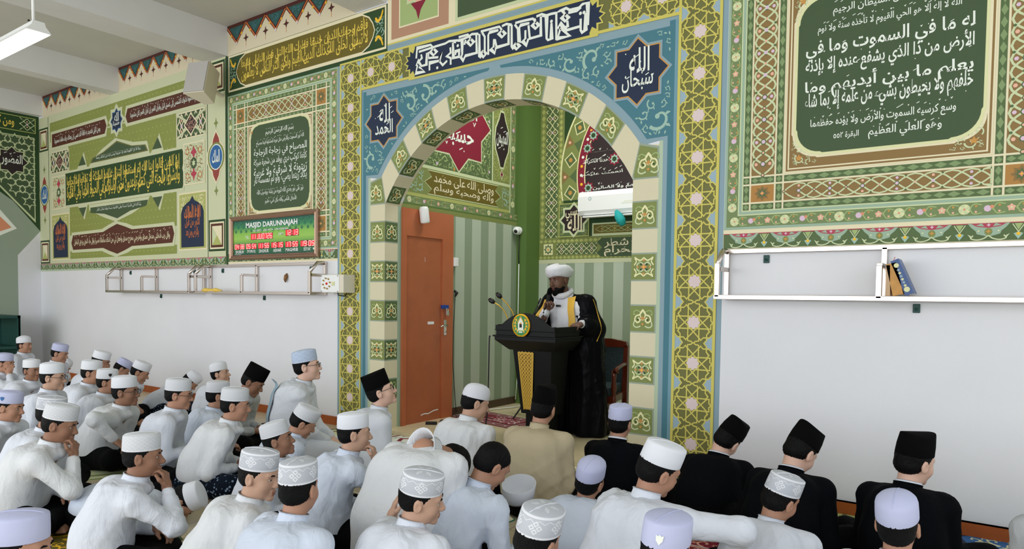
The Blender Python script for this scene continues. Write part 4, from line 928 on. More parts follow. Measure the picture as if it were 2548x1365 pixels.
PK = Paint((0, -.0165, 0), (1, 0, 0), (0, 0, 1), (0, -1, 0))
def tb(t, a0, a1, b0, b1, m='letter_white', bold=.01):   # pixel box of the board zoom: board spans 150..1165 wide
    f = lambda a, b: (-iw+(a-150)/1015*2*iw, 0)
    PK.text(t, f(a0, 0)[0], b0, f(a1, 0)[0], b1, m, 2, bold, False); PK.build('lettering', CK)['label'] = 'white lettering '+t; PK.reset()
for i in range(15):
    for j in range(3): PK.poly(starpoly(-iw+.05+i*.105+.05*(j % 2), ih-.03-j*.05, .028, .012, 6), 'face_pattern', .5)
PK.build('star_pattern', CK); PK.reset()
tb('MASJID DARUNNAJAH', 318, 958, .098, .178, bold=.03); tb('ULUJAMI - JAKARTA - INDONESIA', 410, 850, .062, .088); tb('TGL', 310, 358, -.012, .022); tb('JAM', 730, 790, .0, .035)
for t, a0, a1 in (('SHUBUH', 178, 288), ('SYURUQ', 333, 443), ('DHUHUR', 490, 612), ('ASHAR', 668, 768), ('MAGHRIB', 820, 965), ("ISYA'", 1032, 1110)): tb(t, a0, a1, -.185, -.147, bold=.015)
PK.disc(-iw+.965*2*iw+.02, -.165, .012, 'letter_white', 2, 10); PK.rect(-iw+.02, -.198, -iw+.16, -.195, 'letter_white', 2)
PK.build('maker_mark', CK)
SEG = {'0': 'abcdef', '1': 'bc', '2': 'abged', '3': 'abgcd', '4': 'fgbc', '5': 'afgcd', '6': 'afgedc', '7': 'abc', '8': 'abcdefg', '9': 'abcdfg', 'J': 'bcd', 'U': 'bcdef', 't': 'fged', 'E': 'afged', ' ': ''}
def digits(t, a0, a1, z0, z1, off=''):
    Q = Paint((0, -.0175, 0), (1, 0, 0), (0, 0, 1), (0, -1, 0)); x0 = -iw+(a0-150)/1015*2*iw; x1 = -iw+(a1-150)/1015*2*iw
    n = len([c for c in t if c != ':']); cw = (x1-x0)/(n+.35*t.count(':')); x = x0
    Q.rect(x0-.004, z0-.006, x1+.004, z1+.006, 'led_off', 0)
    sk_ = .12*(z1-z0)
    for ch in t:
        if ch == ':':
            for zz in (.3, .7): Q.disc(x+cw*.17, z0+(z1-z0)*zz, cw*.08, 'led_hot', 3, 6)
            x += cw*.35; continue
        w_, h = cw*.62, (z1-z0)*.92; ox = x+cw*.16; oz = z0+(z1-z0)*.04
        pt_ = lambda a, b: (ox+a*w_+sk_*b*.5, oz+b*h)
        sg = {'a': ((0, 1), (1, 1)), 'b': ((1, 1), (1, .5)), 'c': ((1, .5), (1, 0)), 'd': ((0, 0), (1, 0)), 'e': ((0, 0), (0, .5)), 'f': ((0, .5), (0, 1)), 'g': ((0, .5), (1, .5))}
        lit = SEG.get(ch, '')
        if lit: Q.rect(x, z0, x+cw, z1, 'led_red', 1)
        for k, (p, q) in sg.items():
            if k in lit: Q.stroke([pt_(*p), pt_(*q)], cw*.13, 'led_hot', 3)
        x += cw
    o = Q.build('digit_display', CK); o['label'] = 'red seven-segment time display'
digits('11', 385, 450, -.025, .04); digits('JU0t7t26'[:2]+'0726', 460, 660, -.025, .04); digits('12:13', 820, 970, -.005, .06)
for t, a0, a1 in (('04:38', 165, 300), ('05:54', 320, 455), ('11:56', 480, 620), ('15:15', 645, 790), ('17:55', 818, 965), ('19:05', 995, 1155)): digits(t, a0, a1, -.135, -.075)

# --- steel wall racks
def bar(mb, a, b, r=.016):
    a, b = Vector(a), Vector(b); mb.tube([a, b], r*1.25, n=4)
def rack(name, x0, x1, uprights, label, half=(), z0=1.415, z1=1.745, depth=.22, ends=True):
    R = empty(name, (x0, 0, z0), label, 'rack', 'steel wall racks')
    H = z1-z0; Lx = x1-x0
    mb = MB()
    for (y, z) in ((-.02, 0), (-depth, 0), (-.02, H)): mb.box(0, Lx, y-.016, y+.016, z-.016, z+.016, bev=.003)
    mb.build('rail', ['steel'], R)
    for u in uprights:
        mb = MB()
        mb.box(u-.016, u+.016, -.036, -.004, 0, H, bev=.003); mb.box(u-.016, u+.016, -depth, -.02, -.016, .016, bev=.003)
        if u in half:
            mb.box(u-.016, u+.016, -depth-.016, -depth+.016, 0, H*.62, bev=.003); mb.box(u-.016, u+.016, -depth, -.02, H*.58, H*.62+.016, bev=.003)
        else:
            mb.box(u-.016, u+.016, -depth-.016, -depth+.016, 0, H*.72, bev=.003); mb.box(u-.016, u+.016, -depth, -.02, H*.55, H*.55+.032, bev=.003)
            mb.tube([(u, -depth, H*.70), (u, -depth*.55, H), (u, -.02, H)], .02, n=4)
        mb.build('upright', ['steel'], R)
    for u, zz in ((Lx*.12, H-.05), (Lx*.88, H-.05), (Lx*.5, -.05)):
        mb = MB().box(u-.02, u+.02, -.012, 0, zz-.035, zz+.02, bev=.004); mb.tube([(u, -.012, zz-.012), (u, -.022, zz-.012)], .009)
        mb.build('mounting_lug', ['dark_green_metal'], R)
    return R
rack('wall_rack', -10.58, -8.36, (.02, 1.02, 2.2), 'empty steel wall rack left of the clock, under the long mural', half=(1.02,))
rack('wall_rack', -8.25, -6.0, (.02, 1.0, 2.23), 'steel wall rack with yellow cloth, directly under the prayer clock', half=(1.0,))
rack('wall_rack', -1.655, .75, (.02, 1.02, 2.3), 'steel wall rack on the right wall holding three leaning books', half=(1.02,), z0=1.42, z1=1.745)
# yellow folded cloth on the second rack
mat('yellow_cloth', '#d8b95a', rough=.9, bump=.3)
mb = MB(); mb.tube([(0, 0, .012), (.10, -.02, .02), (.2, .01, .016), (.32, -.015, .02), (.42, .0, .012)], [.015, .026, .02, .026, .01], n=8)
o = mb.build('folded_cloth', ['yellow_cloth'], None, (-8.08, -.22, 1.424)); tag(o, 'small crumpled yellow cloth lying on the rail of the rack under the clock', 'cloth')
# books
mat('book_tan', '#b98a4e', rough=.7, vary=.15, vscale=20); mat('book_brown', '#b79a78', rough=.7); mat('book_blue', '#2d4a7d', rough=.35); mat('page', '#d8cdb4', rough=.8); mat('book_grey', '#8c9aac', rough=.4); mat('ribbon', '#c25a6a')
def book(x, y, z, w, d, h, lean, cover, label, extra=None):
    B = empty('book', (x, y, z), label, 'book', 'books leaning on the right rack'); B.rotation_euler = (0, lean, 0)
    mb = MB(); mb.box(0, .004, -d/2, d/2, 0, h, 0); mb.box(w-.004, w, -d/2, d/2, 0, h, 0); mb.box(0, w, -d/2-.003, -d/2+.002, 0, h, 0); mb.build('cover', [cover], B)
    MB().box(.004, w-.004, -d/2+.002, d/2-.006, .004, h-.004).build('pages', ['page'], B)
    return B
xb = -.575
bx_ = lambda px: float(on(px, 738, 1, -.20)[0])
book(bx_(2205), -.125, 1.437, .022, .17, .185, -.03, 'book_brown', 'thin light brown book, first of the three leaning on the right rack')
book(bx_(2222), -.125, 1.437, .056, .17, .195, -.22, 'book_tan', 'thick tan book in the middle of the three on the right rack')
B = book(bx_(2254), -.125, 1.437, .046, .17, .225, -.40, 'book_blue', 'dark blue patterned holy book leaning outermost on the right rack')
Q = Paint((0, 0, 0), (1, 0, 0), (0, 0, 1), (0, -1, 0)); Q.o = np.array([0, -.0885, 0])
for zz, r in ((.19, .014), (.035, .016)): Q.disc(.021, zz, r, 'flow', 1, 12)
for k in range(6): Q.poly(starpoly(.021, .06+.02*k, .011, .005, 5), ('flow', 'skyblue')[k % 2], 1)
Q.build('spine_ornament', B)
Q = Paint((.0425, 0, 0), (0, 1, 0), (0, 0, 1), (1, 0, 0)); Q.rect(-.08, .005, .08, .21, 'book_grey', 1); Q.disc(0, .10, .055, 'bluegrey', 2, 20, 1.35); Q.text('القرآن الكريم', -.03, .07, .03, .13, 'flow', 3); Q.build('front_cover', B)['label'] = 'grey-blue front cover with an oval'
MB().tube([(.02, -.05, .21), (.018, -.052, .23), (.03, -.05, .245)], .002, n=5).build('ribbon', ['ribbon'], B)

# --- electric switch box on the frame
E_ = empty('switch_box', (-5.72, 0, 1.52), 'grey electrical switch box with red pilot lamp on the left frame pillar', 'switch box')
MB().box(-.19, .16, -.16, 0, -.095, .095, bev=.008).build('housing', ['offwhite_plastic'], E_)
MB().box(-.185, .10, -.168, -.158, -.09, .09, bev=.003).build('lid', ['white_plastic'], E_)
for k in range(8):
    a = 2*PI*k/8+.2; MB().tube([(-.09+.055*math.cos(a), -.168, .0+.055*math.sin(a)), (-.09+.055*math.cos(a), -.183, .004+.055*math.sin(a))], [.009, .006], n=8).build('toggle', ['brass'], E_)
mat('red_lamp', '#d8261f', rough=.3); MB().lathe([(.013, 0), (.012, .008), (.0, .014)], M=Matrix.Rotation(PI/2, 4, 'X'), c=(-.09, -.168, 0)).build('pilot_lamp', ['red_lamp'], E_)['label'] = 'red pilot lamp'
MB().box(-.005, .035, -.178, -.168, -.02, .02, bev=.003).build('latch', ['paint_flow'], E_)
for sx_ in (-.17, .085):
    for sz_ in (-.08, .08): MB().tube([(sx_, -.168, sz_), (sx_, -.173, sz_)], .008, n=8).build('screw', ['chrome'], E_)
MB().tube([(-.02, -.08, -.095), (-.01, -.08, -.12), (.03, -.03, -.13), (.04, -.01, -.10)], .006, n=6).build('cable', ['black_wire'], E_)
# dried leaf-like hook on the wall below the clock
mat('bronze', '#7d5a38', rough=.5, metal=.5)
o = MB().tube([(0, -.004, .05), (.004, -.02, .02), (0, -.028, -.02), (-.006, -.02, -.05)], [.008, .022, .018, .006], n=8).build('wall_hook', ['bronze'], None, (-6.70, 0, 1.59)); tag(o, 'small bronze hook on the white wall under the clock', 'hook')

# ================================================================== the niche
# --- wooden door with frame
mat('door_wood', '#a65f3e', rough=.35, vary=.10, vscale=4); mat('frame_wood', '#ae6340', rough=.35, vary=.08, vscale=4)
D_ = empty('door_1', (NL, .228, .04), 'closed reddish-brown wooden door in its frame on the left wall of the niche', 'door'); D_['kind'] = 'structure'
D_.pop('category', None) if hasattr(D_, 'pop') else None
mb = MB(); mb.box(0, .03, 0, .055, 0, 2.275, 0); mb.box(0, .03, .62, .80, 0, 2.275, 0); mb.box(0, .03, .055, .62, 1.99, 2.275, 0); mb.build('door_frame', ['frame_wood'], D_)
MB().box(0, .012, .055, .62, 0, 1.99).build('door_leaf', ['door_wood'], D_)
mb = MB(); mb.box(.03, .036, .645, .685, .93, 1.10, bev=.002); mb.tube([(.036, .665, 1.04), (.07, .665, 1.04), (.07, .60, 1.035), (.068, .55, 1.03)], .009, n=8); mb.tube([(.036, .665, .97), (.044, .665, .97)], .012, n=8); mb.build('door_handle', ['chrome'], D_)
mat('blue_enamel', '#1d3f8f', rough=.3)
MB().box(.03, .055, .59, .70, 1.225, 1.265, bev=.004).build('lock_plate', ['blue_enamel'], D_)['label'] = 'small blue bolt plate'
mb = MB(); mb.box(.05, .075, .645, .685, 1.15, 1.20, bev=.004); mb.tube([(.062, .652, 1.20), (.062, .652, 1.225), (.062, .678, 1.225), (.062, .678, 1.20)], .005, n=6); mb.build('padlock', ['chrome'], D_)
MB().box(.012, .014, .40, .50, 1.055, 1.085).build('sticker', ['letter_white'], D_)
Q = Paint((.0125, 0, 0), (0, 1, 0), (0, 0, 1), (1, 0, 0)); Q.stroke([(.35, 1.78), (.352, 1.73)], .004, 'letter_white', 1); Q.stroke(smooth([(.3, .075), (.36, .085), (.42, .08), (.5, .10), (.58, .105)], 3), .012, 'letter_white', 1); Q.rect(.06, 2.18, .068, 2.20, 'black', 1)
Q.o = np.array([.0125, 0, 0]); Q.build('paint_marks', D_)
# white box above the door, socket box, cables
o = MB().lathe([(.0, 0), (.045, .004), (.05, .02), (.05, .15), (.04, .175), (0, .18)], n=16).build('air_freshener', ['white_plastic'], None, (NL+.085, .50, 2.17)); o.rotation_euler = (.16, 0, 0); tag(o, 'white cylindrical air freshener dispenser on the door head', 'dispenser')
o = MB().box(0, .05, -.035, .035, -.05, .05, bev=.01).build('sensor_box', ['white_plastic'], None, (NL, 1.065, 1.79)); tag(o, 'small white sensor on the wall by the door frame', 'sensor')
c = empty('door_microphone', (NL, 1.06, 1.44), 'black clip and thin black cable hanging beside the wooden door', 'cable')
MB().tube([(.02, 0, .03), (.04, .02, 0), (.035, .0, -.04)], [.012, .02, .008], n=8).build('clip', ['black_plastic'], c); MB().tube([(.035, 0, -.03), (.02, -.01, -.4), (.025, -.02, -.8), (.02, .03, -1.2), (.03, .04, -1.36)], .004, n=6).build('cable', ['black_wire'], c)
# CCTV camera at the column with its cable
c = empty('security_camera', (-5.07, 2.29, 2.245), 'white dome security camera in the niche corner with cable running down', 'camera')
mb = MB(); mb.lathe([(.05, 0), (.052, .03), (.045, .045)], M=Matrix.Rotation(PI/2, 4, 'X'), n=20); mb.build('mount', ['white_plastic'], c)
bm = bmesh.new(); bmesh.ops.create_uvsphere(bm, u_segments=20, v_segments=14, radius=.05); me = bpy.data.meshes.new('dome'); bm.to_mesh(me); bm.free()
for p in me.polygons: p.use_smooth = True
link('dome', me, ['white_plastic'], c, (.0, -.06, 0)); MB().lathe([(.024, 0), (.02, .012), (0, .015)], M=Matrix.Rotation(PI/2+.35, 4, 'X') @ Matrix.Rotation(0, 4, 'Z'), c=(.01, -.098, -.014), n=14).build('lens', ['black_plastic'], c)
MB().tube([(.01, -.015, -.05), (.0, -.012, -.3), (.005, -.012, -.42)], .006, n=6).build('cable', ['black_wire'], c); MB().tube([(.005, -.012, -.42), (.0, -.012, -1.2), (.0, -.012, -1.9), (-.01, -.03, -2.15)], .006, n=6).build('conduit', ['white_plastic'], c)
o = MB().tube([(-4.86, 2.27, .05), (-4.90, 1.9, .055), (-5.0, 1.6, .055), (-4.95, 1.35, .05)], .008, n=6).build('floor_cable', ['white_plastic']); tag(o, 'white cable curling along the niche floor by the left wall', 'cable')

# --- air conditioner on the back wall
A = empty('air_conditioner', (-3.80, NB, 2.40), 'white split air conditioner on the back wall of the niche', 'air conditioner')
mb = MB(); mb.prism([(0, 0), (-.20, .0), (-.235, .05), (-.235, .22), (-.20, .28), (0, .28)], -.465, .60, ax=0)
mb.build('housing', ['white_plastic'], A)
MB().box(-.44, .58, -.19, -.06, -.012, .001).build('air_outlet', ['black_plastic'], A); MB().box(-.40, .58, -.235, -.16, -.03, -.012, bev=.004).build('louvre', ['white_plastic'], A)
Q = Paint((0, -.2355, 0), (1, 0, 0), (0, 0, 1), (0, -1, 0)); Q.disc(-.30, .19, .022, 'skyblue', 1, 12); Q.disc(-.30, .19, .014, 'txt', 2, 10); Q.rect(.15, .13, .45, .134, 'flow', 1); Q.rect(.12, .11, .42, .114, 'lat', 1); Q.build('badge', A)
mat('teal_cloth', '#1e9c9c', rough=.7, bump=.3)
o = MB().tube([(0, 0, .06), (.03, .0, .0), (.07, -.01, -.06), (.10, 0, -.11)], [.02, .05, .055, .03], n=10).build('teal_cloth', ['teal_cloth'], None, (-3.72, NB-.289, 2.36)); tag(o, 'small teal cloth hanging at the air conditioner outlet', 'cloth')

# --- lectern
mat('lectern_black', '#0a0b0c', rough=.42, spec=.18); mat('lectern_gold', '#c09a3a', rough=.45, k=1.1); mat('lectern_goldback', '#6d4f16', rough=.6)
LC = empty('lectern', (-3.64, .58, .04), 'black wooden lectern with a round green emblem and golden carved panel', 'lectern')
mb = MB()  # tapered column
def taper(mb, x0, x1, y0, y1, z0, X0, X1, Y0, Y1, z1, m=0):
    mb.add([(x0, y0, z0), (x1, y0, z0), (x1, y1, z0), (x0, y1, z0), (X0, Y0, z1), (X1, Y0, z1), (X1, Y1, z1), (X0, Y1, z1)], [(3, 2, 1, 0), (4, 5, 6, 7), (0, 1, 5, 4), (1, 2, 6, 5), (2, 3, 7, 6), (3, 0, 4, 7)], m)
taper(mb, -.13, .20, -.08, .14, .25, -.20, .235, -.13, .18, .86); mb.build('column', ['lectern_black'], LC)
MB().box(-.10, .17, -.05, .11, 0, .25, bev=.01).build('plinth', ['lectern_black'], LC)
mb = MB(); taper(mb, -.24, .27, -.14, .20, .86, -.345, .34, -.235, .23, .955); mb.box(-.345, .34, -.235, .23, .955, .985); mb.box(-.36, .355, -.25, .245, .985, 1.0, bev=.004); mb.box(-.335, .33, -.225, .22, 1.0, 1.045, bev=.003); mb.box(-.345, .34, -.235, .23, 1.045, 1.055, bev=.003)
mb.build('top_tray', ['lectern_black'], LC)
cr_ = [(-.335, 1.055), (-.335, 1.095)]+[(-.335+.67*t, 1.09+.125*max(0, math.sin(PI*min(max((t-.10)/.80, 0), 1)))**.8) for t in np.linspace(.08, .92, 18)]+[(.33, 1.095), (.33, 1.055)]
MB().prism(cr_, -.235, -.205).build('crest_board', ['lectern_black'], LC)
MB().add([(-.32, -.205, 1.06), (.32, -.205, 1.06), (.32, .215, 1.06), (-.32, .215, 1.06)], [(0, 1, 2, 3)]).box(-.33, -.315, -.21, .22, 1.05, 1.10).box(.31, .33, -.21, .22, 1.05, 1.09).build('reading_board', ['lectern_black'], LC)
# golden carved panel
f0 = lambda z: -.13+(z-.86)*(-.05/-.68)*-1*-1 if False else -.13+(.86-z)*(.05/.68)
mb = MB(); mb.add([(-.135, f0(.84)-.004, .84), (.035, f0(.84)-.004, .84), (.0, f0(.29)-.004, .29), (-.085, f0(.29)-.004, .29)], [(3, 2, 1, 0)]); CP = mb.build('carved_panel', ['lectern_goldback'], LC); CP['label'] = 'golden openwork panel'
Q = Paint((0, 0, 0), (1, 0, 0), (0, 0, 1), (0, -1, 0)); Q.p3 = lambda u, v, l: (u, f0(v)-.005-l*.0012, v)
nrow = 15
for r in range(nrow):
    z = .315+.0365*r; hw = .038+(z-.29)*(.042/.55); cxp = -.0425-(z-.29)*.0135
    for cidx in range(4):
        u = cxp+(cidx-1.5)*hw*.5
        Q.stroke([(u-hw*.25, z-.02), (u+hw*.25, z+.021)], .009, 'lectern_gold', 1); Q.stroke([(u-hw*.25, z+.021), (u+hw*.25, z-.02)], .009, 'lectern_gold', 1); Q.poly(starpoly(u, z, .013, .007, 4), 'lectern_gold', 2); Q.stroke([(u, z+.008), (u+.008, z+.018)], .006, 'lectern_gold', 2)
Q.stroke([(-.085, .29), (-.135, .84)], .014, 'lectern_gold', 3); Q.stroke([(.0, .29), (.035, .84)], .014, 'lectern_gold', 3); Q.stroke([(-.135, .835), (.035, .835)], .014, 'lectern_gold', 3)
Q.build('carved_lattice', CP)
# emblem: yellow ring, green disc, golden leaves, white gate
Em = Paint((-.03, -.236, 1.10), (1, 0, 0), (0, 0, 1), (0, -1, 0))
mat('emblem_green', '#1f7a3a', rough=.4); mat('emblem_gold', '#e0a91e', rough=.4); mat('emblem_black', '#151515')
_ = MB().lathe([(.098, 0), (.098, .014), (0, .014)], M=Matrix.Rotation(PI/2, 4, 'X'), c=(-.03, -.236, 1.10), n=40, sy=1.1); EP = _.build('emblem_plaque', ['emblem_gold'], LC)
Em.o = Em.o+np.array([0, -.0145, 0])
Em.disc(0, 0, .085, 'emblem_green', 1, 40, 1.1)
for sg in (-1, 1):
    for k in range(5):
        a = math.radians(-60+24*k); x, y_ = sg*.062*math.cos(a), .068*math.sin(a); t = a+PI/2
        Em.poly([(x+sg*.02*math.cos(a), y_+.02*math.sin(a)), (x-sg*.016*math.sin(a), y_+.026), (x-sg*.012*math.cos(a), y_-.012*math.sin(a))], 'emblem_gold', 2)
Em.poly([(-.03, -.04), (.03, -.04), (.03, .02), (.018, .045), (0, .075), (-.018, .045), (-.03, .02)], 'txt', 3); Em.stroke(smooth([(-.035, .02), (-.02, .05), (0, .082), (.02, .05), (.035, .02)], 4), .006, 'emblem_gold', 4)
Em.rect(-.014, -.02, .014, .012, 'emblem_black', 4); Em.poly([(-.016, .012), (.016, .012), (0, .03)], 'orange', 4); Em.rect(-.04, -.05, .04, -.04, 'flow', 4); Em.rect(-.02, -.068, .02, -.056, 'txt', 4)
Em.build('emblem', EP)['label'] = 'round green and gold emblem with a white gate'
# gooseneck microphones standing on the lectern
def goose(loc, pts, label, head=.024, hl=.06, brassy=True):
    G = empty('gooseneck_microphone', loc, label, 'microphone', 'gooseneck microphones on the lectern')
    MB().tube(smooth(pts, 5), .006, n=8).build('gooseneck', ['brass' if brassy else 'black_plastic'], G)
    a, b = Vector(pts[-1]), (Vector(pts[-1])-Vector(pts[-2])).normalized()
    MB().tube([a-b*.01, a+b*hl*.2, a+b*hl*.7, a+b*hl], [head*.6, head, head, head*.55] if brassy else [.007, .008, .008, .006], n=14).build('foam_head', ['black_plastic'], G)
    MB().lathe([(.016, 0), (.014, .02), (.008, .03)], n=12).build('base', ['black_plastic'], G)
goose((-3.93, .50, 1.10), [(0, 0, .02), (-.02, -.01, .12), (-.07, -.03, .20), (-.15, -.05, .25)], 'brass gooseneck microphone with foam head, front one of the pair at the lectern left')
goose((-3.90, .56, 1.10), [(0, 0, .02), (-.01, -.01, .13), (-.06, -.03, .22), (-.14, -.05, .30)], 'brass gooseneck microphone with foam head, rear higher one of the pair on the lectern')
goose((-3.78, .62, 1.10), [(0, 0, .02), (.03, .01, .10), (.07, .02, .19), (.095, .03, .25)], 'thin black gooseneck microphone right of the emblem on the lectern', brassy=False, hl=.05)
o = MB().tube(smooth([(-4.02, .32, 1.03), (-4.03, .32, .98), (-4.02, .30, .6), (-3.97, .22, .3), (-3.9, .05, .07), (-3.88, -.1, .012)], 5), .007, n=6).build('microphone_cable', ['black_wire']); tag(o, 'black cable hanging from the left end of the lectern to the floor', 'cable')
# music stand with tripod behind the lectern
T = empty('microphone_stand', (-4.42, 1.55, .04), 'thin microphone stand with tripod feet and white sheet behind the lectern', 'stand')
MB().tube([(0, 0, .12), (0, 0, 1.05)], .009, n=8).build('pole', ['chrome'], T)
for k in range(3):
    a = 2*PI*k/3+.5; MB().tube([(0, 0, .2), (.26*math.cos(a), .26*math.sin(a), .012)], .009, n=6).build('leg', ['black_plastic'], T)
MB().tube([(0, 0, .52), (.05, -.06, .50), (.07, -.02, .25)], .006, n=6).build('boom_cable', ['brass'], T); MB().tube([(.03, -.03, .55), (.05, -.07, .57)], [.03, .03], n=12).build('clamp', ['black_plastic'], T)
o = MB().add([(-.16, 0, 0), (.10, -.06, .0), (.12, .02, .28), (-.08, .05, .28)], [(0, 1, 2, 3)]).add([(-.16, .008, 0), (.10, -.052, .0), (.12, .028, .28), (-.08, .058, .28)], [(3, 2, 1, 0)]).build('sheet_holder', ['letter_white'], T, (0, 0, .70)); o['label'] = 'white sheet'

# --- armchair
mat('chair_wood', '#5a2414', rough=.2, coat=.4); m = mat('chair_fabric', '#2c3b40', rough=.85, bump=.3, bscale=120, vary=.3, vscale=40)
CH = empty('armchair', (-3.55, 1.50, .04), 'dark wooden armchair with blue-grey patterned upholstery behind the speaker', 'chair')
CH.rotation_euler = (0, 0, math.radians(12))
MB().box(-.27, .27, -.27, .25, .36, .46, bev=.03).build('seat', ['chair_fabric'], CH)
mb = MB(); mb.prism([(-.27, .40), (.27, .40), (.29, .86), (-.29, .86)], .20, .27); mb.build('backrest', ['chair_fabric'], CH)
mb = MB(); mb.prism([(-.325, .84), (.325, .84), (.31, .90), (.15, .93), (-.15, .93), (-.31, .90)], .19, .285); mb.prism([(-.325, .36), (-.27, .36), (-.285, .86), (-.33, .86)], .19, .28); mb.prism([(.27, .36), (.325, .36), (.33, .86), (.285, .86)], .19, .28); mb.build('back_frame', ['chair_wood'], CH)
for sx_ in (-1, 1):
    mb = MB(); mb.tube(smooth([(sx_*.30, .22, .66), (sx_*.32, .0, .67), (sx_*.33, -.22, .655), (sx_*.33, -.28, .63)], 4), [.022]*12+[.034], n=10); mb.build('armrest', ['chair_wood'], CH)
    mb = MB(); mb.lathe([(.018, 0), (.024, .06), (.03, .30), (.026, .36), (.02, .40), (.032, .45), (.022, .52), (.028, .58), (.02, .64)], c=(sx_*.30, -.24, 0), n=14); mb.build('leg', ['chair_wood'], CH)
    mb = MB(); mb.prism([(sx_*.30-.025, .20), (sx_*.30+.025, .20), (sx_*.30+.025, .26), (sx_*.30-.025, .26)], 0, .40, ax=2); mb.build('leg', ['chair_wood'], CH)
mb = MB(); mb.box(-.29, .29, -.27, -.24, .30, .37); mb.box(-.30, -.27, -.26, .24, .30, .37); mb.box(.27, .30, -.26, .24, .30, .37); mb.build('seat_rail', ['chair_wood'], CH)

# --- green steel cabinet at the far left
G = empty('cabinet', (-12.95, -.80, 0), 'dark green open metal shelf cabinet in the far left corner', 'cabinet')
mb = MB(); 
for (a, b) in ((-.40, -.36), (.32, .36)):
    mb.box(a, b, -.2, -.16, 0, 1.02); mb.box(a, b, .16, .2, 0, 1.02)
mb.build('frame_posts', ['dark_green_metal'], G)
for z in (.10, .50, .98): MB().box(-.40, .36, -.2, .2, z, z+.04).build('shelf', ['dark_green_metal'], G)
MB().box(-.40, .36, .17, .19, .1, .98).build('back_panel', ['dark_green_metal'], G)

# --- power strip and adapter cables on the niche floor
o = MB().box(-.06, .06, -.02, .02, 0, .03, bev=.006).build('power_adapter', ['black_plastic'], None, (-4.93, .50, .041)); o.rotation_euler = (0, 0, .6); tag(o, 'black power adapter on the niche floor by the door', 'adapter')
o = MB().tube(smooth([(-4.90, .60, .047), (-5.0, .75, .047), (-4.9, .9, .047), (-5.03, 1.05, .047), (-4.8, 1.2, .047), (-4.6, 1.15, .047)], 5), .005, n=6).build('adapter_cable', ['black_wire']); tag(o, 'thin black cable loop on the niche floor in front of the door', 'cable')
# ================================================================== people: implicit surfaces meshed with surface nets
V3 = lambda *a: np.array(a, float)
def unit(v): return np.asarray(v, float)/max(np.linalg.norm(v), 1e-9)
class Sdf:
    def __init__(s, M=None): s.p = []; s.M = M if M is not None else (np.eye(3), np.zeros(3))
    def T(s, p): return s.M[0] @ np.asarray(p, float)+s.M[1]
    def cone(s, a, b, ra, rb=None, k=.02, op=0):
        a, b = s.T(a), s.T(b); rb = ra if rb is None else rb; r = max(ra, rb)
        s.p.append(('c', np.minimum(a, b)-r, np.maximum(a, b)+r, k, op, a, b, ra, rb)); return s
    def ell(s, c, r, k=.02, op=0, R=None):
        c = s.T(c); A = s.M[0] if R is None else s.M[0] @ R
        e = np.sqrt(((A*np.array(r))**2).sum(1)); s.p.append(('e', c-e, c+e, k, op, c, A, np.array(r, float))); return s
    def chain(s, pts, rs, k=.02):
        for i in range(len(pts)-1): s.cone(pts[i], pts[i+1], rs[i], rs[i+1], k)
        return s
    def cut(s, p, n, k=.006): s.p.append(('p', None, None, k, 1, s.T(p), s.M[0] @ unit(n))); return s
    def mesh(s, h):
        q = [x for x in s.p if x[0] != 'p' and x[4] == 0]
        lo = np.min([x[1] for x in q], 0)-2.5*h; hi = np.max([x[2] for x in q], 0)+2.5*h
        n = np.ceil((hi-lo)/h).astype(int)+1; f = np.full(n, .3, np.float32)
        ax = [lo[i]+h*np.arange(n[i]) for i in range(3)]
        for x in s.p:
            k, op = x[3], x[4]
            if x[0] == 'p':
                d = (ax[0][:, None, None]-x[5][0])*x[6][0]+(ax[1][None, :, None]-x[5][1])*x[6][1]+(ax[2][None, None, :]-x[5][2])*x[6][2]
                hh = np.clip(.5-.5*(f-d)/k, 0, 1); f = (f*(1-hh)+d*hh+k*hh*(1-hh)).astype(np.float32); continue
            mg = max(k, 2.5*h)+h
            i0 = np.clip(np.floor((x[1]-mg-lo)/h).astype(int), 0, n); i1 = np.clip(np.ceil((x[2]+mg-lo)/h).astype(int)+1, 0, n)
            if (i1 <= i0).any(): continue
            X = ax[0][i0[0]:i1[0], None, None]; Y = ax[1][None, i0[1]:i1[1], None]; Z = ax[2][None, None, i0[2]:i1[2]]
            if x[0] == 'c':
                a, b, ra, rb = x[5:]; ba = b-a; L2 = max(ba @ ba, 1e-9)
                t = np.clip(((X-a[0])*ba[0]+(Y-a[1])*ba[1]+(Z-a[2])*ba[2])/L2, 0, 1)
                d = np.sqrt((X-a[0]-t*ba[0])**2+(Y-a[1]-t*ba[1])**2+(Z-a[2]-t*ba[2])**2)-(ra+(rb-ra)*t)
            else:
                c, A, r = x[5:]; P = [((X-c[0])*A[0, j]+(Y-c[1])*A[1, j]+(Z-c[2])*A[2, j])/r[j] for j in range(3)]
                k0 = np.sqrt(P[0]**2+P[1]**2+P[2]**2); k1 = np.sqrt((P[0]/r[0])**2+(P[1]/r[1])**2+(P[2]/r[2])**2)
                d = k0*(k0-1)/np.maximum(k1, 1e-6)
            sl = f[i0[0]:i1[0], i0[1]:i1[1], i0[2]:i1[2]]
            if op == 0:
                hh = np.clip(.5+.5*(sl-d)/k, 0, 1); sl[...] = sl*(1-hh)+d*hh-k*hh*(1-hh)
            else:
                hh = np.clip(.5-.5*(sl+d)/k, 0, 1); sl[...] = sl*(1-hh)-d*hh+k*hh*(1-hh)
        return nets(f, lo, h)
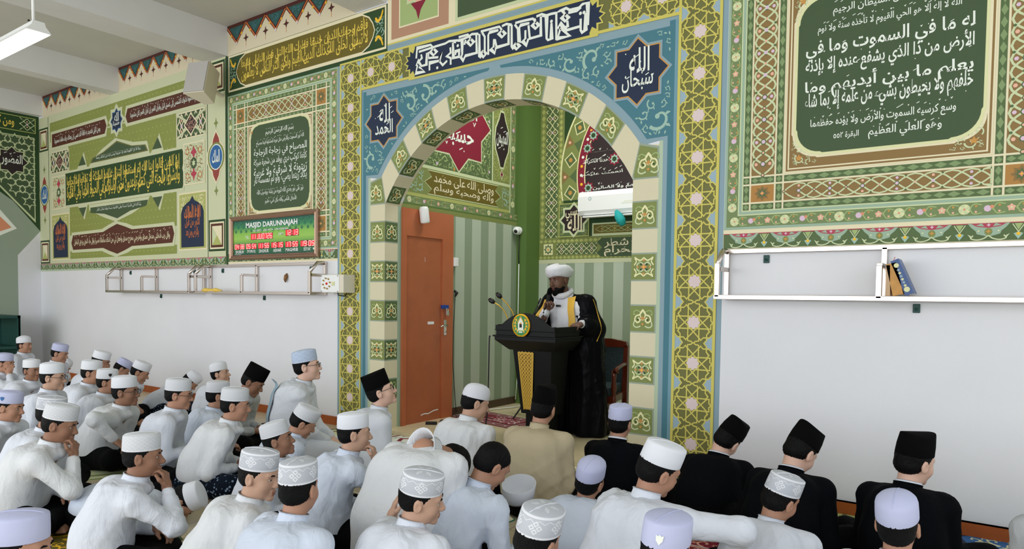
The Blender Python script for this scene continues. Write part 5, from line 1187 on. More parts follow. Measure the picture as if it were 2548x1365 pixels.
def nets(f, lo, h):
    s = f < 0; n = np.array(f.shape)
    c = np.zeros(n-1, np.uint8)
    for i in (0, 1):
        for j in (0, 1):
            for k in (0, 1): c += s[i:n[0]-1+i, j:n[1]-1+j, k:n[2]-1+k]
    act = (c > 0) & (c < 8); ids = np.argwhere(act)
    idx = np.full(n-1, -1, np.int32); idx[act] = np.arange(len(ids))
    pos = np.zeros((len(ids), 3)); w = np.zeros(len(ids))
    cor = [np.array((i, j, k)) for i in (0, 1) for j in (0, 1) for k in (0, 1)]
    val = [f[ids[:, 0]+o[0], ids[:, 1]+o[1], ids[:, 2]+o[2]] for o in cor]
    for a in range(8):
        for b in range(a+1, 8):
            if np.abs(cor[a]-cor[b]).sum() != 1: continue
            m = (val[a] < 0) != (val[b] < 0)
            t = val[a][m]/(val[a][m]-val[b][m]); pos[m] += cor[a]+t[:, None]*(cor[b]-cor[a]); w[m] += 1
    V = lo+h*(ids+pos/w[:, None]); Q = []
    for d in range(3):
        u, v = [(1, 2), (2, 0), (0, 1)][d]
        sl0 = [slice(None)]*3; sl1 = [slice(None)]*3; sl0[d] = slice(0, -1); sl1[d] = slice(1, None)
        for e in (u, v): sl0[e] = slice(1, -1); sl1[e] = slice(1, -1)
        a, b = s[tuple(sl0)], s[tuple(sl1)]; off = np.array([0 if e == d else 1 for e in range(3)])
        for flip, m in ((False, a & ~b), (True, ~a & b)):
            g = np.argwhere(m)+off; eu = np.eye(3, dtype=int)[u]; ev = np.eye(3, dtype=int)[v]
            cc = [idx[tuple((g-o).T)] for o in (eu*0, eu, eu+ev, ev)]
            q = np.stack(cc, 1); Q.append(q[:, ::-1] if flip else q)
    Q = np.concatenate(Q)[:, ::-1]
    return V, Q[(Q >= 0).all(1)]
def vnorm(V, Q):
    N = np.zeros_like(V); a = np.cross(V[Q[:, 2]]-V[Q[:, 0]], V[Q[:, 3]]-V[Q[:, 1]])
    for i in range(4): np.add.at(N, Q[:, i], a)
    return N/np.maximum(np.linalg.norm(N, axis=1, keepdims=True), 1e-9)
def folds(V, Q, amp, seed, sc_=1.0):
    rd = np.random.RandomState(seed); N = vnorm(V, Q); o = np.zeros(len(V))
    for fr, a in ((20, 1.0), (36, .7), (60, .35)):
        for _ in range(2):
            d = unit(rd.normal(size=3)*V3(1, 1, .45))*fr/sc_; d2 = unit(rd.normal(size=3))*fr*.45/sc_
            o += a*(.35-1.5*(1-np.abs(np.sin(V @ d+1.3*np.sin(V @ d2+rd.rand()*6)+rd.rand()*6)))**2.2)*.5
    env = .45+.55*np.sin(V @ (unit(rd.normal(size=3))*7)+rd.rand()*6)
    return V+N*(o*amp*env)[:, None]

def fabric(name, hexc, k=1.0, rough=.85, bump=.38, bscale=8, fine=350, sheen=.0):
    m = mat(name, hexc, rough=rough, k=k, spec=.06 if int(hexc[1:3], 16) < 40 else .2); nt = m.node_tree; b = nt.nodes['Principled BSDF']
    tc = nt.nodes.new('ShaderNodeTexCoord'); h = None
    n1 = nt.nodes.new('ShaderNodeTexNoise'); n1.inputs['Scale'].default_value = bscale; n1.inputs['Detail'].default_value = 3; n1.inputs['Distortion'].default_value = 1.2
    mp = nt.nodes.new('ShaderNodeMapping'); mp.inputs['Scale'].default_value = (1.4, 1.4, .7)
    nt.links.new(tc.outputs['Object'], mp.inputs[0]); nt.links.new(mp.outputs[0], n1.inputs['Vector'])
    n2 = nt.nodes.new('ShaderNodeTexNoise'); n2.inputs['Scale'].default_value = fine; nt.links.new(tc.outputs['Object'], n2.inputs['Vector'])
    b1 = nt.nodes.new('ShaderNodeBump'); b1.inputs['Strength'].default_value = bump; b1.inputs['Distance'].default_value = .035
    b2 = nt.nodes.new('ShaderNodeBump'); b2.inputs['Strength'].default_value = .12; b2.inputs['Distance'].default_value = .004
    nt.links.new(n1.outputs['Fac'], b1.inputs['Height']); nt.links.new(n2.outputs['Fac'], b2.inputs['Height'])
    nt.links.new(b1.outputs[0], b2.inputs['Normal']); nt.links.new(b2.outputs[0], b.inputs['Normal'])
    return m
fabric('shirt_white', '#d8dde7'); fabric('shirt_cool', '#cfd8e8'); fabric('shirt_warm', '#dadde1'); fabric('thobe', '#d6dbe3', bump=.25); fabric('linen_beige', '#b9ac90', bump=.2)
fabric('suit_black', '#080a0e', k=1, bump=.15); fabric('trouser_black', '#090a0c', k=1); fabric('sarong', '#1b2632', k=1); fabric('robe_black', '#0d0d11', k=1, rough=.35, bump=.2); fabric('grey_shirt', '#b8bcc0')
m = MATS['sarong']; nt = m.node_tree; b = nt.nodes['Principled BSDF']; tc = nt.nodes.new('ShaderNodeTexCoord'); vo = nt.nodes.new('ShaderNodeTexVoronoi'); vo.inputs['Scale'].default_value = 38; rp = nt.nodes.new('ShaderNodeValToRGB')
rp.color_ramp.elements[0].position = .25; rp.color_ramp.elements[0].color = lin('#7d90a8')+[1]; rp.color_ramp.elements[1].position = .32; rp.color_ramp.elements[1].color = lin('#121a26')+[1]
nt.links.new(tc.outputs['Object'], vo.inputs['Vector']); nt.links.new(vo.outputs['Distance'], rp.inputs[0]); nt.links.new(rp.outputs[0], b.inputs['Base Color'])
for n_, c_ in (('skin_a', '#b0836b'), ('skin_b', '#926a54'), ('skin_c', '#c19a83'), ('skin_d', '#d8b09c'), ('skin_dark', '#6e4d3e')): mat(n_, c_, rough=.5, k=1.0, spec=.35)
mat('lip', '#9c6a58', rough=.45, k=1); mat('lip_dark', '#6b3c38', rough=.45, k=1); mat('hair', '#060607', rough=.6, k=1, bump=.3, bscale=160, spec=.15); mat('eye_white', '#b5aca4', rough=.2, k=1); mat('iris', '#1a0f0a', rough=.15, k=1)
fabric('cap_white', '#e4e7ee', fine=500, bump=.05); fabric('cap_lavender', '#bfc3e2', fine=500, bump=.05); fabric('cap_knit', '#d9dbe2', fine=240, bump=.1); mat('peci_black', '#060607', rough=.95, k=1, spec=.1); fabric('cap_skyblue', '#b4c6e0', bump=.05); fabric('turban_white', '#e3e4ea', bump=.3)
def lace(name, c1, c2, su, sv):
    m = mat(name, c1, rough=.85, k=1, spec=.2); nt = m.node_tree; b = nt.nodes['Principled BSDF']
    tc = nt.nodes.new('ShaderNodeTexCoord'); mp = nt.nodes.new('ShaderNodeMapping'); mp.inputs['Scale'].default_value = (su, sv, 1)
    sp = nt.nodes.new('ShaderNodeSeparateXYZ'); nt.links.new(tc.outputs['UV'], mp.inputs[0]); nt.links.new(mp.outputs[0], sp.inputs[0])
    def M(op, a, b_=None, c=None):
        q = nt.nodes.new('ShaderNodeMath'); q.operation = op
        for i, x in enumerate((a, b_, c)):
            if x is None: continue
            if isinstance(x, (int, float)): q.inputs[i].default_value = x
            else: nt.links.new(x, q.inputs[i])
        return q.outputs[0]
    u, v = sp.outputs['X'], sp.outputs['Y']
    pp = M('PINGPONG', u, .5); qq = M('PINGPONG', v, .5); sm = M('ADD', pp, qq)           # diamonds
    d1 = M('ABSOLUTE', M('SUBTRACT', sm, .5)); ln = M('LESS_THAN', d1, .075)
    r1 = M('ABSOLUTE', M('SUBTRACT', sm, .22)); ln = M('MAXIMUM', ln, M('LESS_THAN', r1, .045)); r2 = M('ABSOLUTE', M('SUBTRACT', sm, .80)); ln = M('MAXIMUM', ln, M('LESS_THAN', r2, .05))
    sp2 = nt.nodes.new('ShaderNodeSeparateXYZ'); nt.links.new(tc.outputs['UV'], sp2.inputs[0]); vv = sp2.outputs['Y']
    bd = M('MAXIMUM', M('LESS_THAN', vv, .05), M('COMPARE', vv, .60, .022)); ln = M('MAXIMUM', ln, bd)
    mx = nt.nodes.new('ShaderNodeMix'); mx.data_type = 'RGBA'; mx.inputs[6].default_value = lin(c1)+[1]; mx.inputs[7].default_value = lin(c2)+[1]
    nt.links.new(ln, mx.inputs[0]); nt.links.new(mx.outputs[2], b.inputs['Base Color'])
lace('cap_lace', '#c3c6ce', '#dfe2e9', 9, 4); lace('cap_lace2', '#c4c7cd', '#e2e4e9', 20, 8); lace('cap_checks', '#a9bcd8', '#c9d4e6', 9, 5)

def motif_lace(name, c1, c2):
    m = mat(name, c1, rough=.85, k=1, spec=.2); nt = m.node_tree; b = nt.nodes['Principled BSDF']
    tc = nt.nodes.new('ShaderNodeTexCoord'); sp = nt.nodes.new('ShaderNodeSeparateXYZ'); nt.links.new(tc.outputs['UV'], sp.inputs[0]); u, v = sp.outputs['X'], sp.outputs['Y']
    def M(op, a, b_=None, c=None):
        q = nt.nodes.new('ShaderNodeMath'); q.operation = op
        for i, x in enumerate((a, b_, c)):
            if x is None: continue
            if isinstance(x, (int, float)): q.inputs[i].default_value = x
            else: nt.links.new(x, q.inputs[i])
        return q.outputs[0]
    def motif(cells, vc, size, shift):
        x = M('MULTIPLY', M('SUBTRACT', M('FRACT', M('ADD', M('MULTIPLY', u, cells), shift)), .5), .60/cells); y = M('MULTIPLY', M('SUBTRACT', v, vc), .19)
        a_ = M('ABSOLUTE', M('DIVIDE', M('ADD', x, y), size)); b2 = M('ABSOLUTE', M('DIVIDE', M('SUBTRACT', x, y), size))
        m_ = M('MAXIMUM', M('ABSOLUTE', M('SUBTRACT', a_, .5)), M('ABSOLUTE', M('SUBTRACT', b2, .5)))
        return M('MULTIPLY', M('LESS_THAN', m_, .40), M('GREATER_THAN', m_, .20))
    ln = M('MAXIMUM', motif(6, .26, .034, 0), motif(6, .80, .028, .5))
    zz = M('SUBTRACT', v, M('ADD', .36, M('MULTIPLY', M('PINGPONG', M('MULTIPLY', u, 14), .5), .14))); ln = M('MAXIMUM', ln, M('LESS_THAN', M('ABSOLUTE', zz), .008))
    ln = M('MAXIMUM', ln, M('MAXIMUM', M('LESS_THAN', v, .055), M('COMPARE', v, .50, .028)))
    mx = nt.nodes.new('ShaderNodeMix'); mx.data_type = 'RGBA'; mx.inputs[6].default_value = lin(c1)+[1]; mx.inputs[7].default_value = lin(c2)+[1]
    nt.links.new(ln, mx.inputs[0]); nt.links.new(mx.outputs[2], b.inputs['Base Color'])
motif_lace('cap_motif', '#bfc3cb', '#e4e6ec')

def cap(kind, s, rd):
    """cap mesh in head coordinates: rim at z=.05, fitted over the skull"""
    n = 44; V = []; UV = []; rx, ry = .0838, .1040; peci = kind == 'peci'; knit = kind == 'knit'
    if peci: prof = [(.985, .0), (1.0, .004), (1.0, .05), (.985, .098), (.975, .103)]+[(t, .104) for t in (.9, .7, .45, .2, 0)]
    elif knit: prof = [(.985, -.005), (1.0, 0), (1.0, .02), (.97, .045), (.90, .065), (.78, .082), (.58, .095), (.3, .102), (0, .104)]
    elif kind == 'dome': prof = [(.985, 0), (1.0, .003), (1.0, .035), (.985, .068), (.94, .082), (.82, .094), (.5, .108), (.2, .114), (0, .115)]
    else: prof = [(.985, 0), (1.0, .003), (.995, .042), (.975, .080), (.957, .088), (.90, .092), (.75, .097), (.4, .103), (0, .105)]
    tot = 0; L = [0]
    for a, b_ in zip(prof, prof[1:]): tot += math.hypot((b_[0]-a[0])*.09, b_[1]-a[1]); L.append(tot)
    for (r, z), l in zip(prof, L):
        for i in range(n+1):
            t = 2*PI*i/n; x, y = rx*r*math.sin(t), ry*r*math.cos(t)
            if peci:
                e = 1+.0*t; zz = z+(.020*(1-(x/rx)**2) if z > .1 else .020*(1-(x/rx)**2)*(z/.104)) - (.0)
                x *= 1-.22*max(0, z/.104)**2
            else: zz = z
            V.append((x, y-.010, zz+.048+.10*(y)*.45)); UV.append((i/n, l/tot))
    m = n+1; Q = [(i*m+k, i*m+k+1, (i+1)*m+k+1, (i+1)*m+k) for i in range(len(prof)-1) for k in range(n)]
    return np.array(V)*s, [q[::-1] for q in Q], UV
def hand(sd, wr, d, nrm, side, s, curl=(.5, .6), spread=.05):
    """palm, four jointed fingers and a thumb"""
    d = unit(d); nrm = unit(nrm-d*(nrm @ d)); ac = np.cross(d, nrm)*side
    R = np.stack([ac, d, nrm], 1)
    sd.ell(wr+d*.045*s, (.038*s, .052*s, .016*s), .015, R=R); sd.cone(wr-d*.03*s, wr+d*.02*s, .026*s, .028*s, .012)
    for i, (o, l) in enumerate(((.030, .072), (.010, .082), (-.010, .076), (-.029, .06))):
        b = wr+d*(.082-.004*abs(i-1))*s+ac*o*s; a1 = curl[0]*(1+.08*i); a2 = a1+curl[1]
        d0 = unit(d+ac*(o*spread*20))
        e1 = d0*math.cos(a1)+nrm*math.sin(a1); e2 = d0*math.cos(a2)+nrm*math.sin(a2); a3 = a2+curl[1]*.7; e3 = d0*math.cos(a3)+nrm*math.sin(a3)
        p1 = b+e1*l*.45*s; p2 = p1+e2*l*.32*s; p3 = p2+e3*l*.25*s
        sd.chain([b-d*.015*s, b, p1, p2, p3], [.0095*s, .0098*s, .0092*s, .0085*s, .0072*s], .004)
    t0 = wr+d*.022*s+ac*.030*s; t1 = t0+unit(d*.75+ac*.65+nrm*.35)*.04*s; t2 = t1+unit(d*.9+ac*.15+nrm*.45)*.034*s
    sd.chain([wr+d*.01*s+ac*.012*s, t0, t1, t2], [.017*s, .0135*s, .0112*s, .0088*s], .008)
def eul(yaw, pitch, roll):
    """head axes: yaw to the right, pitch downwards, roll towards the right shoulder"""
    c, s_ = math.cos(yaw), math.sin(yaw); Rz = np.array([[c, s_, 0], [-s_, c, 0], [0, 0, 1]])
    c, s_ = math.cos(-pitch), math.sin(-pitch); Rx = np.array([[1, 0, 0], [0, c, -s_], [0, s_, c]])
    c, s_ = math.cos(roll), math.sin(roll); Ry = np.array([[c, 0, s_], [0, 1, 0], [-s_, 0, c]])
    return Rz @ Rx @ Ry
def ik(S, T, l1, l2, pole):
    v = T-S; L = np.linalg.norm(v); f = max(1.0, L/((l1+l2)*.985)); l1 *= f; l2 *= f
    if L < abs(l1-l2)+.02: L = abs(l1-l2)+.02
    a = (l1*l1-l2*l2+L*L)/(2*L); hgt = math.sqrt(max(l1*l1-a*a, 0)); u = v/np.linalg.norm(v); p = unit(pole-u*(pole @ u))
    return S+u*a+p*hgt
def join(parts):
    V = []; Q = []; M = []; o = 0
    for v, q, m_ in parts: V.append(v); Q.append(q+o); M.append(m_ if hasattr(m_, '__len__') else np.full(len(q), m_)); o += len(v)
    return np.concatenate(V), np.concatenate(Q), np.concatenate(M)
def head_parts(root, R, Ho, NB, s, skin, lip, rd, hairy=True, hairlen=1.0, glasses=False, beard=0, face=True, res=.0046, chest=None):
    """returns head-and-neck mesh pieces and adds hair, eyes, brows, glasses and beard to root"""
    inv = R.T; nb = inv @ (NB-Ho)/s; fv = rd.uniform(-1, 1, 6)
    h = Sdf()
    h.ell((0, -.012, .035), (.076, .097, .088), .03).ell((0, .030, -.005), (.063, .062, .084), .03).ell((0, .028, -.062), (.053+.003*fv[0], .058, .052), .03).ell((0, .076, -.097), (.022, .020, .019), .02)
    h.ell((.038, .053, -.028), (.028, .03, .032), .02).ell((-.038, .053, -.028), (.028, .03, .032), .02)
    h.cone((-.036, .078, .030), (.036, .078, .030), .011, .011, .02)
    for q in (-1, 1): h.ell((q*.031, .102, .008), (.019, .017, .012), .012, 1)
    h.cone((0, .086, .014), (0, (.110+.003*fv[1]), -.026), .0095, .0135, .012)
    for q in (-1, 1): h.ell((q*.0115, .100, -.031), (.010, .012, .009), .006)
    h.ell((0, .091, -.060), (.023, .013, .0075), .006).ell((0, .089, -.073), (.019, .013, .008), .006)
    for q in (-1, 1):
        h.ell((q*.079, -.010, -.002), (.011, .021, .034), .006).ell((q*.090, -.006, .002), (.007, .012, .021), .004, 1)
    h.cone((0, -.022, -.05), nb+V3(0, 0, .0), .052, .058, .03).cone(nb, nb+(inv @ V3(0, -.012, -.05)), .056, .050, .02)
    V, Q = h.mesh(res/s); C = V[Q].mean(1)
    mi = np.where((np.abs(C[:, 0]) < .021) & (C[:, 2] < -.0545) & (C[:, 2] > -.079) & (C[:, 1] > .0945), 1, 0)
    X = lambda v: (np.asarray(v)*s) @ R.T+Ho
    pieces = [(X(V), Q, mi)]
    if hairy:
        g = Sdf(); hl = hairlen
        g.ell((0, -.014, .036), (.0795, .100, .092), .02).ell((0, -.045, -.012), (.068, .062, .052), .02)
        g.cut((0, .035, -.02), (0, 1, -.45)).cut((0, .035, -.022-.05*(hl-1)), (0, .40, -1))
        for q in (-1, 1): g.ell((q*.088, -.004, -.012), (.022, .024, .032), .008, 1)
        v, q_ = g.mesh(.0048/s); N = vnorm(v, q_); v = v+N*(.0016*np.sin(v[:, :1]*330+2*np.sin(v[:, 2:]*90))*np.sin(v[:, 1:2]*290))
        link('hair', npmesh('hair', X(v), q_), 'hair', root)
    if face:
        for q in (-1, 1):
            mb = MB(); mb.lathe([(0, -.0125), (.008, -.0098), (.0125, 0), (.0098, .008), (.0075, .0103)], n=14, m=0); mb.lathe([(.0075, .0103), (0, .0128)], n=14, m=1)
            vv = np.array(mb.V); vv = np.stack([vv[:, 0]*1.2+q*.031, vv[:, 2]+.0768, -vv[:, 1]*.5+.007], 1)
            me = npmesh('eye', X(vv), mb.F, mb.M); link('eye', me, ['eye_white', 'iris'], root)
            mb = MB(); mb.tube([(q*.013, .0965, .027), (q*.030, .0955, .032), (q*.049, .080, .027)], [.0032, .0042, .0022], n=6)
            link('eyebrow', npmesh('eyebrow', X(mb.V), mb.F), 'hair', root)
    if beard:
        b_ = Sdf(); t = beard
        b_.ell((0, .030, -.066), (.056+t, .062+t, .052+t), .02).ell((0, .075, -.102), (.024+t, .022+t, .022+t*1.6), .02).cone((-.022, .098, -.050), (.022, .098, -.050), .006+t*.3, None, .01)
        for q in (-1, 1) if beard > .004 else (): b_.cone((q*.063, .01, .0), (q*.060, .02, -.05), .012+t*.4, .016+t*.4, .02)
        b_.ell((0, .112, -.066), (.022, .028, .013), .006, 1); b_.cut((0, .06, -.042), (0, -.25, 1)); b_.ell((0, .07, -.02), (.047, .06, .036), .012, 1)
        v, q_ = b_.mesh(.005/s); N = vnorm(v, q_); v = v+N*(.0014*np.sin(v[:, :1]*400+v[:, 2:]*300)*np.sin(v[:, 1:2]*350)); link('beard', npmesh('beard', X(v), q_), 'hair', root)
    if glasses:
        mb = MB()
        for q in (-1, 1):
            mb.tube([(q*.033+.023*math.cos(a), .106, .006+.018*math.sin(a)) for a in np.linspace(0, 2*PI, 17)], .0018, n=6); mb.tube([(q*.056, .104, .012), (q*.080, .07, .014), (q*.084, .0, .016), (q*.083, -.02, .004)], .0018, n=6)
        mb.tube([(-.010, .108, .012), (0, .110, .015), (.010, .108, .012)], .0016, n=6)
        link('glasses', npmesh('glasses', X(mb.V), mb.F), 'black_plastic', root)
    return pieces, X

CAPMAT = {'lav': ('round', 'cap_lavender'), 'white': ('round', 'cap_white'), 'dome': ('dome', 'cap_white'), 'lavdome': ('dome', 'cap_lavender'), 'lace': ('round', 'cap_motif'), 'lace2': ('round', 'cap_lace2'), 'knit': ('knit', 'cap_knit'), 'peci': ('peci', 'peci_black'), 'checks': ('round', 'cap_checks')}
PEOPLE = {}
NP = [0]
def person(key, px, py, zc, label, phi=20, lean=.16, side=0, hy=0, hp=8, hr=0, s=.90, capk='white', top='shirt_white', low='trouser_black', arms=('lap', 'lap'), skin='skin_a',
           glasses=False, beard=0, kneel=False, wide=1.1, slouch=1.3, group=None, sit=True, twist=0, hairlen=1.0, feet=True, badge=None, hair=True, nb=False):
    lean *= .68; s *= .95; zc = 1.4-(1.4-zc)*(1.08 if not nb else 1.0)
    cs = 1.12 if nb else 1.0
    NP[0] += 1; rd = np.random.RandomState(100+NP[0]); ph = math.radians(phi)
    Q = on(px, py, 2, zc); R = eul(math.radians(hy), math.radians(hp), math.radians(hr))
    Hz = R @ V3(0, 0, 1); offs = -Hz*.088*s                     # cap centre -> ear level
    nbv = (R @ V3(0, -.045, -.15)*.5+V3(0, -.045, -.15)*.5)*s
    tot = offs+nbv                                             # cap centre -> neck base
    f = V3(math.sin(ph), math.cos(ph), 0); r = V3(math.cos(ph), -math.sin(ph), 0)
    if nb: Q = Q-r*tot[0]-f*tot[1]-V3(0, 0, tot[2]); zc = Q[2]
    ql = V3(side, lean, 0)-tot; ql[2] = zc
    loc = (Q[0]-r[0]*ql[0]-f[0]*ql[1], Q[1]-r[1]*ql[0]-f[1]*ql[1], 0)
    root = empty('person', loc, label, 'person', group or 'congregation seated on the floor', rz=-ph); PEOPLE[key] = root
    Ho = ql+offs; NB = ql+tot
    if nb: Ho = Ho+V3(0, .11, -.12)
    PZ = .26 if kneel else .115*s
    P0 = V3(0, 0, PZ); up = NB-P0
    Wm = P0+up*.36+V3(0, -.05*slouch*s, 0); C1 = P0+up*.76+V3(0, -.045*slouch*s, 0)
    sx = V3(1, 0, 0); tw = math.radians(twist); sx = V3(math.cos(tw), -math.sin(tw), 0)
    sw = .172*s*wide; tilt = math.atan2(side, up[2]); sx = unit(sx+V3(0, 0, -math.sin(tilt)*.8))
    Sh = [NB+sx*q*sw+V3(0, .0, -.052*s) for q in (-1, 1)]
    shirt = Sdf(); b = .065*s*wide; rr = .108*s*wide; suit = top == 'suit_black'
    for q in (-1, 1):
        o = sx*q*b
        shirt.cone(P0+o*1.15+V3(0, -.0, .0), Wm+o*1.1, rr*1.16, rr*1.12, .07).cone(Wm+o*1.1, C1+o*1.15, rr*1.12, rr*1.06, .07).cone(C1+o*1.1, Sh[(q+1)//2]*.8+NB*.2+V3(0, -.02, -.04*s), rr*.95, .062*s, .06)
        shirt.cone(NB+V3(0, -.01, -.025*s)+sx*q*.03*s, Sh[(q+1)//2], .056*s, (.068 if suit else .062)*s, .035)
    shirt.ell(P0+V3(0, -.01, .05), (.19*s*wide, .155*s, .12*s), .06).ell(NB+V3(0, .018, -.04*s), (.088*s, .088*s, .05*s), .03)
    # legs
    HR = Sdf(); feetp = Sdf()
    if kneel:
        kn = [V3(q*.12*s, .40*s, .09) for q in (-1, 1)]
        low_ = Sdf()
        for q, k in zip((-1, 1), kn):
            low_.cone(V3(q*.09*s, 0, .22), k, .105*s, .085*s, .05).cone(k-V3(0, 0, .02), V3(q*.10*s, -.06, .06), .065*s, .06*s, .05)
        low_.ell(V3(0, -.02, .2), (.20*s*wide, .17*s, .15*s), .06).ell(V3(0, .16, .10), (.2*s, .26*s, .09*s), .06); low_.cut((0, 0, .008), (0, 0, -1), .004)
        for q in (-1, 1): feetp.cone(V3(q*.08, -.16, .035), V3(q*.05, -.26, .03), .035*s, .022*s)
    else:
        kn = [V3(q*.34*s, .27*s, .125*s) for q in (-1, 1)]; an = [V3(-q*.06*s, (.33-.05*q)*s, .06) for q in (-1, 1)]
        low_ = Sdf()
        for q, k, a in zip((-1, 1), kn, an):
            low_.cone(V3(q*.09*s, .02, .105*s), k, .108*s, .078*s, .05).cone(k, a, .075*s, .052*s, .05)
            fd = V3(-q*.12*s, -.02, -.015)
            feetp.cone(a, a+fd*.3, .033*s, .036*s, .02).cone(a+fd*.3+V3(0, 0, -.005), a+fd*1.15, .034*s, .022*s, .02)
            for t in range(4): feetp.cone(a+fd*1.1+V3(0, -.02+.013*t, -.005), a+fd*1.3+V3(0, -.022+.014*t, -.01), .010*s, .008*s, .005)
        low_.ell(V3(0, -.03, .10*s), (.21*s*wide, .175*s, .125*s), .06).ell(V3(0, .18*s, .07*s), (.25*s, .20*s, .06*s), .06); low_.cut((0, 0, .008), (0, 0, -1), .004); feetp.cut((0, 0, .008), (0, 0, -1), .004)
    # arms
    hands = Sdf(); core = Sdf(); hm = R
    for i, q in enumerate((-1, 1)):
        S = Sh[i]+V3(0, .005, -.012*s); pose = arms[i]; pole = V3(q*.42, -.5, -.7)
        hn = V3(0, 0, 1); curl = (.5, .6)
        if pose == 'lap': T = V3(q*.075*s, .27*s, .205*s); hd = V3(-q*.6, .7, -.25); hn = V3(-q*.2, -.2, -1)
        elif pose == 'knee': T = V3(q*.24*s, .25*s, .245*s); hd = V3(q*.3, 1, -.3); hn = V3(0, 0, -1)
        elif pose == 'fwd': T = V3(q*.15*s, .40*s, .20*s); hd = V3(-q*.5, .9, -.2); hn = V3(0, -.2, -1)
        elif pose == 'out': T = V3(q*.36*s, .30*s, .30*s); hd = V3(q*.2, 1, -.5); hn = V3(0, 0, -1); pole = V3(q, -.1, .4)
        elif pose == 'chin': T = Ho+hm @ (V3(q*.028, .140, -.185)*s); hd = hm @ V3(-q*.15, -.15, 1); hn = hm @ V3(-q*.25, -1, 0); curl = (.75, .9); pole = V3(q*.55, .35, -.8)
        elif pose == 'face': T = Ho+hm @ (V3(q*.075, .105, -.125)*s); hd = hm @ V3(-q*.2, .0, 1); hn = hm @ V3(-q*.9, -.4, 0); curl = (.15, .2); pole = V3(q*.55, .35, -.8)
        elif pose == 'pen': T = V3(q*.05*s, .30*s, .32*s); hd = V3(-q*.3, .6, .2); hn = V3(0, .1, -1); curl = (.9, .8)
        elif pose == 'wave': T = NB+V3(q*.33*s, .10, -.06*s); hd = V3(-q*.05, .25, 1); hn = V3(-q*.5, .8, 0); curl = (.3, .35); pole = V3(q*.7, .1, -.8)
        else: T = V3(q*.30*s, -.14*s, .09); hd = V3(q*.2, -.6, -.3); hn = V3(0, 0, -1); pole = V3(q*.3, -1, .3); curl = (.1, .1)
        E = ik(S, T, .275*s, .245*s, pole); wd = unit(T-E)
        sr = 1.06 if suit else 1.0
        shirt.cone(S, E, .067*s*sr, .056*s*sr, .04).cone(E, T-wd*.02, .056*s*sr, .041*s, .03); core.cone(S, E, .04*s, .036*s, .03).cone(E, T, .036*s, .026*s, .03)
        hands.cone(T-wd*.06*s, T, .029*s, .025*s, .012); hand(hands, T+wd*.012*s, unit(hd), hn, q, s, curl)
    core.cone(P0, NB-V3(0, 0, .05), .09*s, .04*s, .05).cone(Sh[0], Sh[1], .05*s, .05*s, .05)
    near = np.linalg.norm(Q-CAM) < 3.6
    if suit: shirt.ell(NB+V3(0, -.03, -.05*s), (.17*s, .085*s, .06*s), .04)
    shirt.cut((0, 0, .115*s if not kneel else .2), (0, 0, -1), .02)
    V, Fq = shirt.mesh(.0105 if near else .013); V = folds(V, Fq, (.005 if suit else .011)*s, 7*NP[0])
    shirt_o = link({'suit_black': 'suit_jacket', 'thobe': 'robe'}.get(top, 'shirt'), npmesh('shirt', V, Fq), top, root)
    V, Fq = low_.mesh(.014); V = folds(V, Fq, .006, 9*NP[0]); V[:, 2] = np.maximum(V[:, 2], .0075)
    link('sarong' if low == 'sarong' else 'trousers', npmesh('trousers', V, Fq), low, root)
    pieces, X = head_parts(root, R, Ho, NB, s, skin, 'lip', rd, glasses=glasses, beard=beard, hairlen=hairlen, hairy=hair)
    pieces += [(*hands.mesh(.0042*max(s, .9)), 0), (*core.mesh(.02), 0)]
    if feet: pieces.append((*feetp.mesh(.007), 0))
    V, Fq, M_ = join(pieces); link('body', npmesh('body', V, Fq, M_), [skin, 'lip'], root)
    # collar band standing on the neck base
    nd = unit((Ho+R @ V3(0, -.02, -.06)*s)-NB); a = unit(np.cross(nd, V3(0, 1, .2))); b2 = np.cross(nd, a); Mx = Matrix(((a[0], -b2[0], nd[0], 0), (a[1], -b2[1], nd[1], 0), (a[2], -b2[2], nd[2], 0), (0, 0, 0, 1)))
    mb = MB(); k = s*cs*(1.04 if top != 'thobe' else 1.0)
    pr = [(.066, .046), (.0615, .052), (.062, .044), (.068, .0), (.082, -.028), (.088, -.03)] if not suit else [(.070, .040), (.0655, .044), (.068, .03), (.078, -.01), (.105, -.035)]
    mb.lathe([(x*k, z*k) for x, z in pr[::-1]], M=Mx, n=26, sy=1.08); link('collar', npmesh('collar', np.array(mb.V)+NB, mb.F[:-2]), top, shirt_o)
    if suit:
        mb = MB(); mb.lathe([(.070*k, .0), (.064*k, .048), (.060*k, .054), (.058*k, .04)], M=Mx, n=24, sy=1.06); o = link('shirt_collar', npmesh('shirt_collar', np.array(mb.V)+NB, mb.F[:-2]), 'shirt_white', root)
    if capk:
        kd, mn = CAPMAT[capk]; v, q_, uv = cap(kd, 1, rd)
        cap_o = link('cap', npmesh('cap', X(v), q_, uv=uv), mn, root)
        if kd in ('round', 'dome') and capk not in ('checks',):
            ys = np.linspace(-.092, .092, 11); zr = [v[(len(v)//45-1-i)*45] for i in range(len(v)//45)]
            rr = [abs(q[1]+.010) for q in zr]; zz = [q[2]-.048-.045*(q[1]+.010) for q in zr]
            mb = MB(); mb.tube([(0, y-.010, float(np.interp(abs(y), rr, zz))+.048+.045*y+.0008) for y in ys], .0020, n=6)
            link('cap_seam', npmesh('cap_seam', X(mb.V), mb.F), mn if mn in ('cap_white', 'cap_lavender') else 'cap_white', cap_o)
